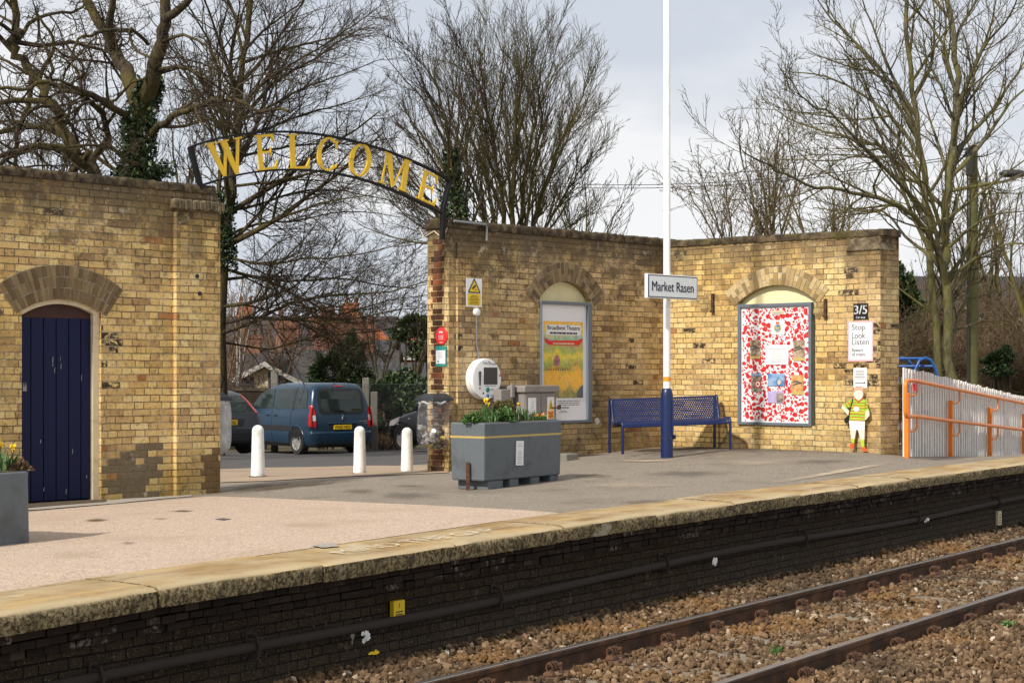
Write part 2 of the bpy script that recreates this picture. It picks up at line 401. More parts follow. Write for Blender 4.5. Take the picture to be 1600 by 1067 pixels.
def ground(name, base, hi, lo, stain, sc_=1.0, grain=220, patches=.5, crack=True):
    g = G(name); p = g.geo()
    fl = g.noise(p, grain, 2, .8); f2 = g.noise(p, grain*.35, 3, .7); a = g.noise(p, .9*sc_, 5, .62); b = g.noise(p, 3.3*sc_, 5, .65)
    c = g.mix(g.sstep(fl, .3, .7), lo, hi); c = g.mix(.35, c, base)
    c = g.mix(g.math('MULTIPLY', g.sstep(f2, .56, .72), .5), c, hi); c = g.mix(g.math('MULTIPLY', g.sstep(f2, .44, .3), .5), c, lo)
    c = g.mix(g.math('MULTIPLY', g.sstep(a, .5, .72), patches), c, stain)
    c = g.mix(g.math('MULTIPLY', g.sstep(b, .6, .74), patches*.55), c, tuple(q*.62 for q in stain))
    if crack:
        w = g.n('TexVoronoi', {'feature': 'DISTANCE_TO_EDGE'}, Vector=g.n('VectorMath', {'operation': 'ADD'}, i0=p, i1=g.noise(p, 2.2, 4, .7, True)).outputs[0], Scale=.55).outputs[0]
        c = g.mix(g.math('MULTIPLY', g.sstep(w, .006, .0), .4), c, tuple(q*.35 for q in base))
    g.bump(g.math('ADD', fl, f2), .006, .8)
    return g.fin(c, .93, Specular_IOR_Level=.2)
M['tarmac'] = ground('grey_tarmac', (.225, .19, .145), (.42, .36, .29), (.07, .057, .044), (.13, .103, .072), grain=75, patches=.55)
M['pink'] = ground('pink_grit_tarmac', (.46, .345, .25), (.74, .585, .46), (.17, .115, .08), (.36, .265, .18), grain=75, patches=.5, crack=False)
M['pinkish'] = ground('worn_pink_tarmac', (.40, .29, .20), (.52, .40, .29), (.2, .15, .1), (.20, .145, .10), patches=.7)
M['road'] = ground('dark_car_park_tarmac', (.095, .09, .088), (.16, .15, .14), (.05, .048, .046), (.07, .066, .06), patches=.5)
M['patch'] = ground('damp_stain', (.10, .075, .05), (.16, .12, .08), (.05, .038, .026), (.07, .05, .03), patches=.6, crack=False)
def soft(name, col, amt):
    g = G(name); t = g.attr(); n = g.noise(g.geo(), 6, 5, .7); n2 = g.noise(g.geo(), 45, 3, .7)
    tr = g.n('BsdfTransparent'); g.fin(g.mix(n2, tuple(q*.6 for q in col), tuple(min(1, q*1.5) for q in col)), .93, Specular_IOR_Level=.2)
    f = g.math('MULTIPLY', g.sstep(g.math('ADD', t, g.math('MULTIPLY', g.math('SUBTRACT', n, .5), 1.3)), .05, .85), amt)
    mx = g.n('MixShader', None, i0=f, i1=tr.outputs[0], i2=g.bs.outputs[0]); g.nt.links.new(mx.outputs[0], g.out.inputs[0]); return g.mat
M['stain_dark'] = soft('soft_damp_stain', (.10, .072, .045), .75); M['stain_grey'] = soft('soft_grey_stain', (.075, .065, .055), .6); M['stain_pale'] = soft('soft_pale_repair', (.50, .40, .29), .75)
M['faint_dark'] = soft('faint_damp_stain', (.12, .085, .055), .38); M['faint_grey'] = soft('faint_grey_stain', (.09, .078, .065), .35); M['faint_pale'] = soft('faint_pale_wear', (.48, .39, .28), .32)
M['chip'] = ground('pale_chippings', (.34, .30, .25), (.6, .54, .46), (.14, .12, .1), (.2, .17, .14), grain=120, patches=.3, crack=False)
M['soil'] = ground('rough_ground', (.085, .065, .035), (.15, .12, .06), (.035, .028, .015), (.05, .05, .018), grain=60, patches=.6, crack=False)
M['bed'] = ground('ballast_bed', (.07, .045, .027), (.14, .09, .05), (.02, .014, .01), (.05, .03, .016), grain=50, patches=.5, crack=False)

def coping_stone():
    g = G('ochre_edge_stone'); p = g.geo(); nrm = g.n('NewGeometry').outputs['Normal']; nz = g.sep(nrm)[2]
    x, y, z = g.sep(p)
    sx = g.math('ADD', g.math('MULTIPLY', x, RD[0]), g.math('MULTIPLY', y, RD[1])); nx = g.math('ADD', g.math('MULTIPLY', x, RN[0]), g.math('MULTIPLY', y, RN[1]))
    a = g.noise(p, 1.6, 5, .65); b = g.noise(p, 26, 5, .75); b2 = g.noise(p, 120, 3, .7)
    sw = g.noise(g.comb(g.math('MULTIPLY', sx, 1.0), g.math('MULTIPLY', nx, 4.5), 0), 1.1, 4, .6)
    c = g.mix(g.sstep(a, .35, .68), (.45, .35, .21), (.34, .215, .09))
    c = g.mix(g.math('MULTIPLY', g.sstep(sw, .5, .66), .6), c, (.58, .39, .16))
    c = g.mix(g.math('MULTIPLY', g.sstep(sw, .46, .34), .55), c, (.185, .10, .04))
    c = g.mix(g.math('MULTIPLY', g.sstep(b, .52, .74), .4), c, (.2, .13, .06)); c = g.mix(g.math('MULTIPLY', g.sstep(b2, .55, .7), .35), c, (.55, .45, .28))
    # worn pale nosing
    nose = g.sstep(g.math('ADD', nx, g.math('MULTIPLY', g.math('SUBTRACT', b, .5), .09)), -7.31, -7.2)
    c = g.mix(g.math('MULTIPLY', nose, .6), c, (.60, .48, .29))
    # the rough front face
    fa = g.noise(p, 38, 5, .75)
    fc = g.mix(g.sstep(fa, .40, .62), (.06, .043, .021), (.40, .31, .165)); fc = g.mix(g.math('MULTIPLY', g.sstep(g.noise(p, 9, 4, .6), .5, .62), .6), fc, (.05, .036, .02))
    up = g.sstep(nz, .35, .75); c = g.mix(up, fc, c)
    blo = g.math('MULTIPLY', g.sstep(g.noise(p, 2.1, 4, .6), .62, .72), .55); c = g.mix(blo, c, (.62, .55, .42))
    g.bump(g.math('ADD', fa, b2), .012, .8); return g.fin(c, .92, Specular_IOR_Level=.2)
M['edge'] = coping_stone()
def rail_mat():
    g = G('rusty_rail_steel'); o = g.obj(); a = g.noise(o, 4, 5, .7); b = g.noise(o, 70, 3, .7)
    c = g.mix(g.sstep(a, .35, .7), (.045, .022, .011), (.15, .066, .024)); c = g.mix(g.math('MULTIPLY', g.sstep(b, .5, .75), .5), c, (.05, .028, .016))
    g.bump(b, .003); return g.fin(c, .75, .1)
M['rail'] = rail_mat()
g = G('worn_rail_head'); a = g.noise(g.obj(), 12, 4, .6); M['head'] = g.fin(g.mix(a, (.20, .165, .14), (.42, .38, .34)), g.math('ADD', .22, g.math('MULTIPLY', a, .2)), .85)
def rust():
    g = G('rust_iron'); o = g.obj(); a = g.noise(o, 20, 5, .7)
    c = g.mix(g.sstep(a, .35, .65), (.035, .021, .013), (.125, .052, .019)); g.bump(a, .004); return g.fin(c, .9, .05)
M['rust'] = rust()
def stone():
    g = G('ballast_stone'); t = g.attr(); o = g.geo(); f = g.noise(o, 90, 4, .7)
    c = g.ramp(t, [(0, (.028, .018, .011)), (.25, (.08, .049, .026)), (.5, (.155, .097, .052)), (.75, (.26, .175, .10)), (.94, (.40, .30, .20)), (1, (.58, .50, .39))])
    tone = g.noise(o, .8, 4, .6)
    c = g.mix(g.math('MULTIPLY', g.sstep(tone, .52, .66), .5), c, (.25, .125, .035)); c = g.mix(g.math('MULTIPLY', g.sstep(tone, .47, .36), .6), c, (.05, .037, .026))
    c = g.mix(g.math('MULTIPLY', f, .35), c, (.09, .05, .025)); g.bump(f, .004)
    return g.fin(c, .92, Specular_IOR_Level=.2)
M['stone'] = stone()
M['sleeper'] = dirty('weathered_sleeper', (.22, .18, .13), .92, (.075, .05, .03), .95, 7, bump=.006, spec=.2)
def bark(name, dk, lt, moss, ma):
    g = G(name); p = g.geo(); x, y, z = g.sep(p)
    q = g.comb(g.math('MULTIPLY', x, 3), g.math('MULTIPLY', y, 3), z)
    a = g.noise(q, 6, 5, .7); b = g.noise(p, 1.4, 4, .6)
    c = g.mix(g.sstep(a, .35, .65), dk, lt)
    up = g.sep(g.n('NewGeometry').outputs['Normal'])
    c = g.mix(g.math('MULTIPLY', g.sstep(b, .38, .62), ma), c, moss)
    g.bump(a, .03, .8); return g.fin(c, .95, Specular_IOR_Level=.15)
M['bark_dark'] = bark('dark_mossy_bark', (.022, .016, .011), (.085, .065, .042), (.115, .095, .018), .45)
M['bark_green'] = bark('green_mossy_bark', (.045, .04, .024), (.17, .15, .095), (.15, .135, .035), .6)
M['bark_mid'] = bark('olive_bark', (.04, .032, .019), (.13, .105, .06), (.12, .10, .02), .6)
M['twig_dark'] = bark('dark_twig', (.028, .021, .015), (.085, .063, .042), (.075, .06, .016), .3)
M['twig_brown'] = bark('brown_twig', (.075, .052, .03), (.19, .135, .08), (.16, .13, .05), .35)
M['twig_red'] = bark('russet_twig', (.075, .045, .028), (.20, .125, .075), (.2, .13, .07), .35)
M['birch'] = bark('pale_birch_bark', (.16, .14, .12), (.45, .42, .38), (.2, .18, .1), .2)
def leafmat(name, stops, rough=.45):
    g = G(name); t = g.attr(); c = g.ramp(t, stops)
    return g.fin(c, rough, Specular_IOR_Level=.4)
M['ivy'] = leafmat('ivy_leaf', [(0, (.008, .018, .006)), (.45, (.02, .042, .012)), (.8, (.045, .075, .02)), (1, (.09, .12, .03))])
M['shrubleaf'] = leafmat('clipped_shrub_leaf', [(0, (.03, .03, .008)), (.5, (.08, .07, .014)), (1, (.16, .13, .025))], .7)
M['blade'] = leafmat('daffodil_leaf', [(0, (.03, .075, .018)), (.5, (.06, .14, .03)), (1, (.11, .21, .05))])
M['petal'] = leafmat('yellow_petal', [(0, (.75, .48, .01)), (1, (.9, .68, .02))])
M['petal2'] = leafmat('orange_petal', [(0, (.55, .12, .02)), (1, (.8, .3, .03))])
M['brownleaf'] = leafmat('dead_leaf', [(0, (.05, .03, .015)), (.6, (.13, .08, .04)), (1, (.22, .14, .08))], .8)
# plain painted and plastic things
def D_(k, *a, **kw): M[k] = dirty(k, *a, **kw)
D_('blue_door_paint', (.003, .006, .040), .55, (.010, .013, .034), .4, 7, spec=.25)
D_('cream_paint', (.62, .52, .34), .6, (.3, .22, .12), .5, 9)
D_('niche_paint', (.78, .70, .40), .7, (.5, .42, .2), .4, 4)
D_('niche_white', (.72, .72, .68), .6, (.45, .4, .3), .3, 4)
D_('dark_wood', (.05, .018, .012), .8, (.02, .01, .008), .5, 10)
D_('grey_frame_paint', (.13, .155, .185), .4, (.06, .06, .06), .35, 14)
D_('planter_grey', (.105, .122, .133), .6, (.05, .052, .05), .6, 4, bump=.004)
D_('gold_stripe', (.55, .40, .12), .5, (.3, .2, .06), .4, 20)
D_('cabinet_grey', (.235, .21, .19), .6, (.14, .12, .1), .5, 8)
D_('white_paint', (.80, .80, .77), .4, (.5, .47, .4), .22, 6)
D_('bollard_white', (.80, .80, .76), .55, (.30, .26, .2), .65, 9)
D_('white_gloss', (.82, .82, .80), .3, (.5, .48, .42), .3, 8)
D_('sign_white', (.80, .80, .80), .35, (.66, .66, .62), .15, 8)
D_('sign_pale', (.80, .83, .82), .35, (.55, .57, .55), .2, 8)
D_('sign_black', (.008, .008, .008), .4, (.03, .03, .03), .2, 8)
D_('navy_print', (.012, .014, .05), .4, (.03, .03, .06), .1, 8)
D_('grey_print', (.22, .23, .24), .5, (.3, .3, .3), .1, 8)
D_('faint_print', (.36, .36, .36), .6, (.45, .45, .45), .1, 8)
D_('pink_border', (.78, .42, .47), .5, (.7, .5, .5), .1, 8)
D_('sign_yellow', (.80, .55, .015), .45, (.6, .4, .05), .15, 9)
D_('letter_yellow', (.80, .50, .012), .4, (.55, .33, .02), .2, 7)
D_('iron_black', (.006, .006, .007), .6, (.03, .026, .022), .3, 12, spec=.25)
D_('red_sign', (.72, .018, .014), .4, (.5, .03, .02), .15, 9)
D_('teal_sign', (.012, .24, .20), .4, (.02, .16, .13), .2, 9)
D_('screen_dark', (.030, .028, .026), .2, (.05, .045, .04), .2, 6)
D_('button_green', (.01, .19, .13), .35)
D_('button_blue', (.02, .16, .36), .35)
D_('bench_blue', (.004, .015, .078), .35, (.012, .03, .09), .3, 8)
D_('orange_paint', (.76, .205, .012), .32, (.45, .12, .03), .3, 9)
D_('orange_band', (.85, .30, .02), .4)
D_('picket_white', (.70, .67, .63), .6, (.28, .25, .2), .45, 8)
D_('hoop_blue', (.012, .085, .30), .3, (.02, .05, .15), .3, 8)
D_('steel', (.24, .25, .26), .45, (.2, .18, .16), .35, 20, metal=.4)
D_('dark_plastic', (.022, .022, .024), .5, (.05, .05, .05), .3, 9)
D_('grey_plastic', (.08, .08, .085), .6, (.05, .045, .04), .4, 9)
D_('concrete', (.19, .175, .145), .9, (.08, .07, .05), .6, 9, bump=.006)
D_('pole_wood', (.10, .095, .03), .9, (.05, .042, .02), .7, 6, bump=.006)
D_('pipe_black', (.032, .024, .018), .9, (.045, .036, .03), .5, 9)
D_('tyre', (.018, .018, .018), .8, (.05, .045, .04), .4, 12)
D_('alloy', (.42, .40, .37), .4, (.16, .13, .1), .45, 14, metal=.5)
D_('van_blue', (.012, .036, .068), .25, (.05, .05, .045), .25, 3)
D_('car_grey', (.036, .041, .049), .3, (.05, .048, .045), .25, 4)
D_('car_black', (.004, .0045, .006), .3, (.014, .014, .014), .2, 4)
D_('trim_black', (.014, .014, .015), .5, (.03, .03, .03), .3, 9)
D_('tail_red', (.45, .006, .008), .2, (.3, .01, .01), .1, 9)
D_('lamp_clear', (.55, .52, .50), .15, (.4, .3, .3), .2, 9)
D_('chrome', (.55, .56, .57), .2, (.3, .3, .3), .2, 9, metal=.8)
D_('plate_yellow', (.80, .52, .01), .4, (.5, .35, .05), .2, 9)
D_('skin_paint', (.80, .64, .52), .6, (.7, .5, .4), .25, 9)
D_('hair_paint', (.62, .36, .25), .6)
D_('shirt_green', (.30, .60, .045), .5)
D_('shirt_red', (.62, .06, .03), .5)
D_('shirt_yellow', (.80, .62, .05), .5)
D_('white_cloth', (.82, .81, .78), .6, (.7, .66, .6), .2, 6)
D_('boot_orange', (.58, .10, .02), .5)
D_('slate', (.036, .034, .036), .7, (.035, .034, .036), .5, 1.2)
D_('slate_brown', (.040, .031, .027), .75, (.03, .026, .024), .5, 1.2)
D_('tile_dark', (.075, .045, .034), .8, (.04, .03, .024), .6, 1.5)
D_('render_cream', (.52, .44, .30), .85, (.34, .28, .18), .4, 1.5)
D_('orange_brick', (.40, .125, .045), .85, (.26, .08, .03), .4, 2)
D_('far_brick', (.19, .085, .05), .9, (.10, .05, .03), .5, 1.6)
D_('barge_white', (.42, .39, .34), .7, (.4, .38, .34), .3, 2)
D_('rubbish_a', (.07, .05, .035), .7, (.3, .26, .2), .6, 30)
D_('rubbish_b', (.55, .36, .03), .7, (.2, .15, .1), .5, 30)
D_('rubbish_c', (.35, .34, .33), .5, (.15, .14, .13), .5, 30)
D_('rubbish_d', (.16, .06, .30), .5, (.3, .1, .1), .4, 30)
D_('teal_card', (.03, .24, .22), .6)
g = G('dark_glass'); a = g.noise(g.obj(), 3, 4, .6); M['glass'] = g.fin(g.mix(a, (.006, .010, .009), (.03, .045, .04)), .05, 0, Specular_IOR_Level=.45)
g = G('clear_plastic_bag')
f = g.noise(g.obj(), 9, 4, .7); g.bump(f, .03, 1)
tr = g.n('BsdfTransparent', None, Color=(.95, .95, .95)); g.fin((.78, .77, .76), .25)
mx = g.n('MixShader', None, i0=g.math('ADD', .06, g.math('MULTIPLY', g.sstep(f, .52, .72), .45)), i1=tr.outputs[0], i2=g.bs.outputs[0]); g.nt.links.new(mx.outputs[0], g.out.inputs[0]); M['bag'] = g.mat
g = G('milky_plastic_bag')
f = g.noise(g.obj(), 9, 4, .7); g.bump(f, .03, 1)
tr = g.n('BsdfTransparent', None, Color=(.9, .9, .9)); g.fin((.70, .70, .70), .3)
mx = g.n('MixShader', None, i0=g.math('ADD', .5, g.math('MULTIPLY', g.sstep(f, .4, .75), .3)), i1=tr.outputs[0], i2=g.bs.outputs[0]); g.nt.links.new(mx.outputs[0], g.out.inputs[0]); M['bag_milky'] = g.mat
def meadow():
    g = G('painted_landscape_print'); uv = g.uv(); x, y, _ = g.sep(uv)
    n1 = g.noise(uv, 5, 6, .7); n2 = g.noise(uv, 11, 5, .75); n3 = g.noise(g.comb(g.math('MULTIPLY', x, .5), y, 7), 12, 3)
    v = g.math('ADD', g.math('DIVIDE', g.math('SUBTRACT', y, .95), .87), g.math('MULTIPLY', g.math('SUBTRACT', n1, .5), .42))
    c = g.ramp(v, [(0, (.05, .07, .06)), (.07, (.10, .14, .05)), (.14, (.62, .32, .03)), (.3, (.72, .36, .03)), (.36, (.50, .30, .04)), (.42, (.14, .22, .06)), (.47, (.30, .36, .05)), (.55, (.66, .52, .05)), (.62, (.24, .36, .07)), (.7, (.30, .26, .14)), (.74, (.12, .30, .25)), (.79, (.22, .45, .50)), (.85, (.62, .50, .10)), (1, (.75, .45, .06))])
    c = g.mix(g.math('MULTIPLY', g.sstep(n2, .56, .66), .5), c, (.75, .55, .06)); c = g.mix(g.math('MULTIPLY', g.sstep(n2, .44, .36), .45), c, (.12, .16, .06))
    c = g.mix(g.math('MULTIPLY', g.sstep(n3, .62, .68), .5), c, (.45, .07, .05))
    vo = g.n('TexVoronoi', None, Vector=g.n('VectorMath', {'operation': 'ADD'}, i0=uv, i1=g.noise(uv, 8, 4, .7, True)).outputs[0], Scale=13.0)
    vr = g.sep(vo.outputs['Color'])[0]
    c = g.mix(g.math('MULTIPLY', g.math('GREATER_THAN', vr, .35), .5), c, g.ramp(vr, [(.35, (.10, .20, .07)), (.5, (.62, .48, .05)), (.62, (.30, .38, .08)), (.74, (.66, .30, .05)), (.86, (.40, .10, .08)), (.95, (.30, .32, .30))]))
    c = g.mix(1.0, c, (1.4, 1.35, 1.2), 'MULTIPLY')
    return g.fin(c, .4)
M['meadow'] = meadow()
def wash(name, a, b, s=8):
    g = G(name); n = g.noise(g.obj(), s, 5, .7); M[name] = g.fin(g.mix(g.sstep(n, .35, .65), a, b), .5)
wash('sepia_card', (.16, .10, .06), (.55, .42, .28), 16); wash('sky_card', (.05, .16, .38), (.30, .45, .62), 7); wash('warm_card', (.45, .16, .05), (.65, .42, .16), 14)
wash('violet_card', (.36, .28, .52), (.5, .42, .62), 6); wash('brown_card', (.10, .07, .05), (.4, .33, .25), 18); wash('poppy_red', (.50, .012, .02), (.72, .05, .04), 25)
wash('mauve_card', (.2, .1, .14), (.5, .2, .2), 20)
# ------------------------------------------------------------------ ground and platform
def strip(name, A, B, nu, nv, off, mat, kind='structure'):
    """a sheet between two polylines of world points, lying on the ground"""
    def samp(pl, n):
        pl = np.array(pl, float); d = np.r_[0, np.cumsum(np.sqrt((np.diff(pl, axis=0)**2).sum(1)))]
        t = np.linspace(0, d[-1], n); return np.c_[np.interp(t, d, pl[:, 0]), np.interp(t, d, pl[:, 1])]
    a = samp(A, nu); b = samp(B, nu); w = np.linspace(0, 1, nv)[:, None, None]
    g_ = a[None]*(1-w)+b[None]*w; X = g_[..., 0].ravel(); Y = g_[..., 1].ravel()
    V = np.c_[X, Y, gz_arr(X, Y)+off]
    i = np.arange(nv-1)[:, None]*nu+np.arange(nu-1)[None]; i = i.ravel()
    o = np_mesh(name, V, np.c_[i, i+1, i+nu+1, i+nu], mat, smooth=True)
    return tag(o, kind=kind)
NE = -7.83
s0, s1 = -6, 46
edge_in = [P(NE, s0+(s1-s0)*i/40) for i in range(41)]
back = [(-40, 20), (-14, 24), (-3.0, 26.6), (3, 27.2), (9, 30.5), (30, 50)]
o = strip('platform_paving', edge_in, back, 110, 60, 0, M['tarmac'])
# car park beyond the gap
o = strip('car_park', [(-30, 26.6), (-14, 26.4), (-5, 26.0), (-2.0, 26.0), (4, 27.1)], [(-34, 44), (-14, 44.5), (-3, 44.5), (3, 44), (8, 42)], 60, 40, .006, M['road'])
o = strip('terrain', [(-160, 25), (-40, 25), (-14, 26.2), (0, 26.2), (6, 27), (14, 33), (40, 40), (160, 60)], [(-300, 420), (-100, 420), (-40, 420), (0, 420), (20, 420), (60, 420), (160, 420), (400, 420)], 90, 120, -.02, M['soil'])
# pink grit area nearest the track
up = [on_ground(-220, 828), on_ground(-60, 810), on_ground(40, 801), on_ground(180, 788), on_ground(330, 775.5), on_ground(400, 778), on_ground(560, 785), on_ground(700, 791.5), on_ground(800, 796.5), on_ground(866, 801.5)]
lo = [P(NE, NS(*on_ground(x, y))[1]) for x, y in ((-260, 965), (-100, 935), (0, 914.5), (142, 899), (375, 865), (525, 852), (650, 830), (778, 813), (866, 802))]
o = strip('pink_paving', lo, up, 70, 40, .005, M['pink'])
# worn pink footway between the pillars and along the car park
o = strip('footway', [on_ground(300, 756), on_ground(420, 752), on_ground(560, 744), on_ground(700, 739)], [on_ground(300, 735), on_ground(420, 731), on_ground(560, 728), on_ground(700, 727)], 40, 16, .009, M['pinkish'])
def stain(name, pts, off, mat, n=26):
    pts = [on_ground(x, y) for x, y in pts]; c = np.mean(pts, 0); rg = random.Random(len(pts)+int(pts[0][1]*100))
    ring = []
    m = len(pts)
    for i in range(m):
        for k in range(4):
            a = np.array(pts[i]); b = np.array(pts[(i+1) % m]); q = a+(b-a)*k/4; q = c+(q-c)*(1+rg.uniform(-.14, .14)); ring.append(q)
    nn = len(ring); K = 8; V = []; T_ = []
    for k in range(K+1):
        f = max(k/K, .001)
        for q in ring: e = c+(q-c)*f*1.12; V.append((*e, gz(*e)+off)); T_.append(1-f)
    o = np_mesh(name, V, np.array([(k*nn+i, k*nn+(i+1) % nn, (k+1)*nn+(i+1) % nn, (k+1)*nn+i) for k in range(K) for i in range(nn)]), mat, smooth=True)
    a_ = o.data.attributes.new('tint', 'FLOAT', 'POINT'); a_.data.foreach_set('value', T_); return tag(o, kind='structure')
stain('damp_patch', [(336, 772), (350, 762), (420, 757), (500, 752), (570, 747), (566, 752), (490, 760), (420, 768), (380, 772)], .012, M['stain_dark'])
stain('damp_patch', [(128, 814), (150, 810), (176, 813), (160, 816), (138, 817)], .010, M['stain_dark'])
stain('damp_patch', [(258, 800), (285, 797), (312, 799), (292, 802)], .010, M['stain_dark'])
stain('drain_cover', [(337, 812), (349, 810.5), (361, 812), (349, 814)], .0075, M['grey_plastic'])
stain('damp_patch', [(930, 719), (1010, 712), (1090, 706), (1200, 700), (1310, 701), (1370, 708), (1290, 712), (1150, 716), (1020, 720)], .007, M['stain_grey'])
stain('pale_repair', [(955, 720.5), (1010, 719), (1060, 719.5), (1062, 721.5), (1010, 722.5), (965, 722)], .010, M['stain_pale'])
stain('pale_repair', [(1200, 754), (1300, 736), (1400, 721), (1410, 723), (1310, 741), (1215, 756)], .010, M['stain_pale'])
stain('pale_repair', [(490, 855), (505, 851), (525, 852), (524, 856), (505, 858)], .013, M['chip'])
# loose chippings along the foot of the left wall
rg = random.Random(5)
strip('chipping_strip', [on_ground(-120, 806), on_ground(60, 797), on_ground(180, 787.5), on_ground(262, 779), on_ground(300, 776)], [on_ground(-120, 800), on_ground(60, 790.5), on_ground(180, 781.5), on_ground(262, 770), on_ground(300, 774)], 40, 4, .008, M['chip'])
strip('door_step', [on_ground(30, 796), on_ground(100, 790), on_ground(166, 785)], [on_ground(30, 786), on_ground(100, 781), on_ground(166, 777)], 12, 4, .012, M['patch'])

rg = random.Random(14)
for px, py, a, b, mt in ((120, 868, 60, 9, 'stain_pale'), (480, 820, 60, 7, 'stain_pale'), (200, 850, 14, 3, 'stain_grey'), (640, 775, 70, 7, 'stain_grey'), (980, 760, 80, 8, 'stain_pale'), (1080, 740, 90, 7, 'stain_grey'),
                          (930, 745, 40, 4, 'stain_dark'), (1180, 725, 70, 5, 'stain_pale'), (560, 768, 40, 4, 'stain_dark'), (1290, 722, 60, 4, 'stain_grey'), (250, 812, 16, 2, 'stain_dark'), (1010, 785, 60, 5, 'stain_dark'), (640, 760, 30, 3, 'stain_grey')):
    stain('ground_stain', [(px+a*math.cos(q*.7854)*rg.uniform(.7, 1.2), py-b*math.sin(q*.7854)*rg.uniform(.7, 1.2)) for q in range(8)], .0095+.0004*rg.randrange(6), M['faint_'+mt[6:]])
# edge stones: one slab after another, with real open joints
mb = MB(); rg = random.Random(3)
def estone(sa, sb):
    nn = 9; prof = [(-7.84, 0.0), (-7.6, .004), (-7.3, .004), (-7.215, -.004), (-7.185, -.022), (-7.18, -.07), (-7.19, -.125), (-7.84, -.125)]
    vs = []; dz = rg.uniform(-.006, .006); dn = rg.uniform(-.008, .008)
    for i in range(nn):
        s = sa+(sb-sa)*i/(nn-1); e = .018 if i in (0, nn-1) else 0
        zz = gz(*P(-7.4, s))+dz+.004
        for j, (n, z) in enumerate(prof):
            jit = (rg.uniform(-.007, .007) if 2 < j < 7 else 0)
            vs.append((*P(n+(dn-e*.7+jit if j > 1 and j < 7 else 0), s), zz+z+(jit*.6)-(e*.25 if 1 < j < 5 else 0)))
    k = len(prof)
    fs = [(i*k+j, i*k+(j+1) % k, (i+1)*k+(j+1) % k, (i+1)*k+j) for i in range(nn-1) for j in range(k)]
    fs += [list(range(k-1, -1, -1)), list(range((nn-1)*k, nn*k))]
    mb.add(vs, [tuple(reversed(f)) for f in fs])
s = 6.6-1.4*9
while s < 45:
    estone(s+.006, s+1.394); s += 1.4
o = mb.build('platform_kerb', M['edge'], smooth=50); tag(o, kind='structure')

# worn white lettering on the edge stones
mb = MB(); txt = 'MIND THE GAP'
mi = MB()
sa = NS(*on_ground(532, 868))[1]; sb = NS(*on_ground(775, 830))[1]
v, f, tw, th = text_geo(txt)
cell = 26; keep = random.Random(8)
vs = [];
for (x, z) in v:
    s = sa+(sb-sa)*x/tw; n = -7.36-(z/th)*.17; vs.append((*P(n, s), 0))
vs = [(X, Y, gz(*P(-7.4, NS(X, Y)[1]))+.0165) for X, Y, _ in vs]
mb.add(vs, f)
g = G('worn_white_lettering'); pn = g.noise(g.geo(), 14, 5, .75)
tr = g.n('BsdfTransparent'); g.fin((.62, .54, .40), .9)
mx = g.n('MixShader', None, i0=g.math('MULTIPLY', g.sstep(pn, .38, .5), .85), i1=tr.outputs[0], i2=g.bs.outputs[0]); g.nt.links.new(mx.outputs[0], g.out.inputs[0])
o = mb.build('edge_lettering', g.mat); tag(o, 'worn white warning lettering painted on the platform edge stones', 'lettering', kind='thing')

# the brick platform wall with three corbelled courses (local: x along track, y away from track)
RF = Matrix.Rotation(RAILROT, 4, 'Z')
def rframe(s, n, z=0):
    x, y = P(n, s); return Matrix.Translation((x, y, z)) @ RF
pw = thing('platform_wall', (*P(-7.25, 8), -.8), RAILROT, 'sooty black brick platform wall with corbelled courses below the edge stones', 'wall')
mb = MB()
def zed(s): return gz(*P(-7.4, s))-.122+.8
for i in range(-9, 26):
    a, b = i*1.4-2, i*1.4-.6
    def q(s): return zed(s+8)
    for (yo, zt, zb) in ((.20, 0, -1.2),):
        za, zb_ = q(a), q(b)
        vs = [(a, yo, za+zb), (b, yo, zb_+zb), (b, yo+.5-yo, zb_+zb), (a, yo+.5-yo, za+zb), (a, yo, za+zt-.001), (b, yo, zb_+zt-.001), (b, .5, zb_+zt-.001), (a, .5, za+zt-.001)]
        mb.add(vs, [(0, 3, 2, 1), (4, 5, 6, 7), (0, 1, 5, 4)])
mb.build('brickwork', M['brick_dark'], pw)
rg = random.Random(9)
for ci, (yo, zt_, zb_, bw) in enumerate(((.050, -.014, -.058, .112), (.105, -.076, -.118, .112), (.160, -.136, -.178, .112))):
    mb = MB(); u = -10+rg.random()*.1
    while u < 24:
        w_ = bw*(2 if rg.random() < .04 else 1)*rg.uniform(.95, 1.05); za, zc2 = zed(u+8), zed(u+8+w_); yj = yo+rg.uniform(-.007, .009); a, b = u+.004, u+w_-.004; j = rg.uniform(-.004, .004)
        mb.add([(a, yj, za+zb_+j), (b, yj, zc2+zb_+j), (b, .22, zc2+zb_+j), (a, .22, za+zb_+j), (a, yj, za+zt_), (b, yj, zc2+zt_), (b, .22, zc2+zt_), (a, .22, za+zt_)], [(0, 3, 2, 1), (4, 5, 6, 7), (0, 1, 5, 4), (1, 2, 6, 5), (3, 0, 4, 7)], 0, None, rg.random())
        u += w_
    mb.build('corbel_course', M['corbel'], pw)
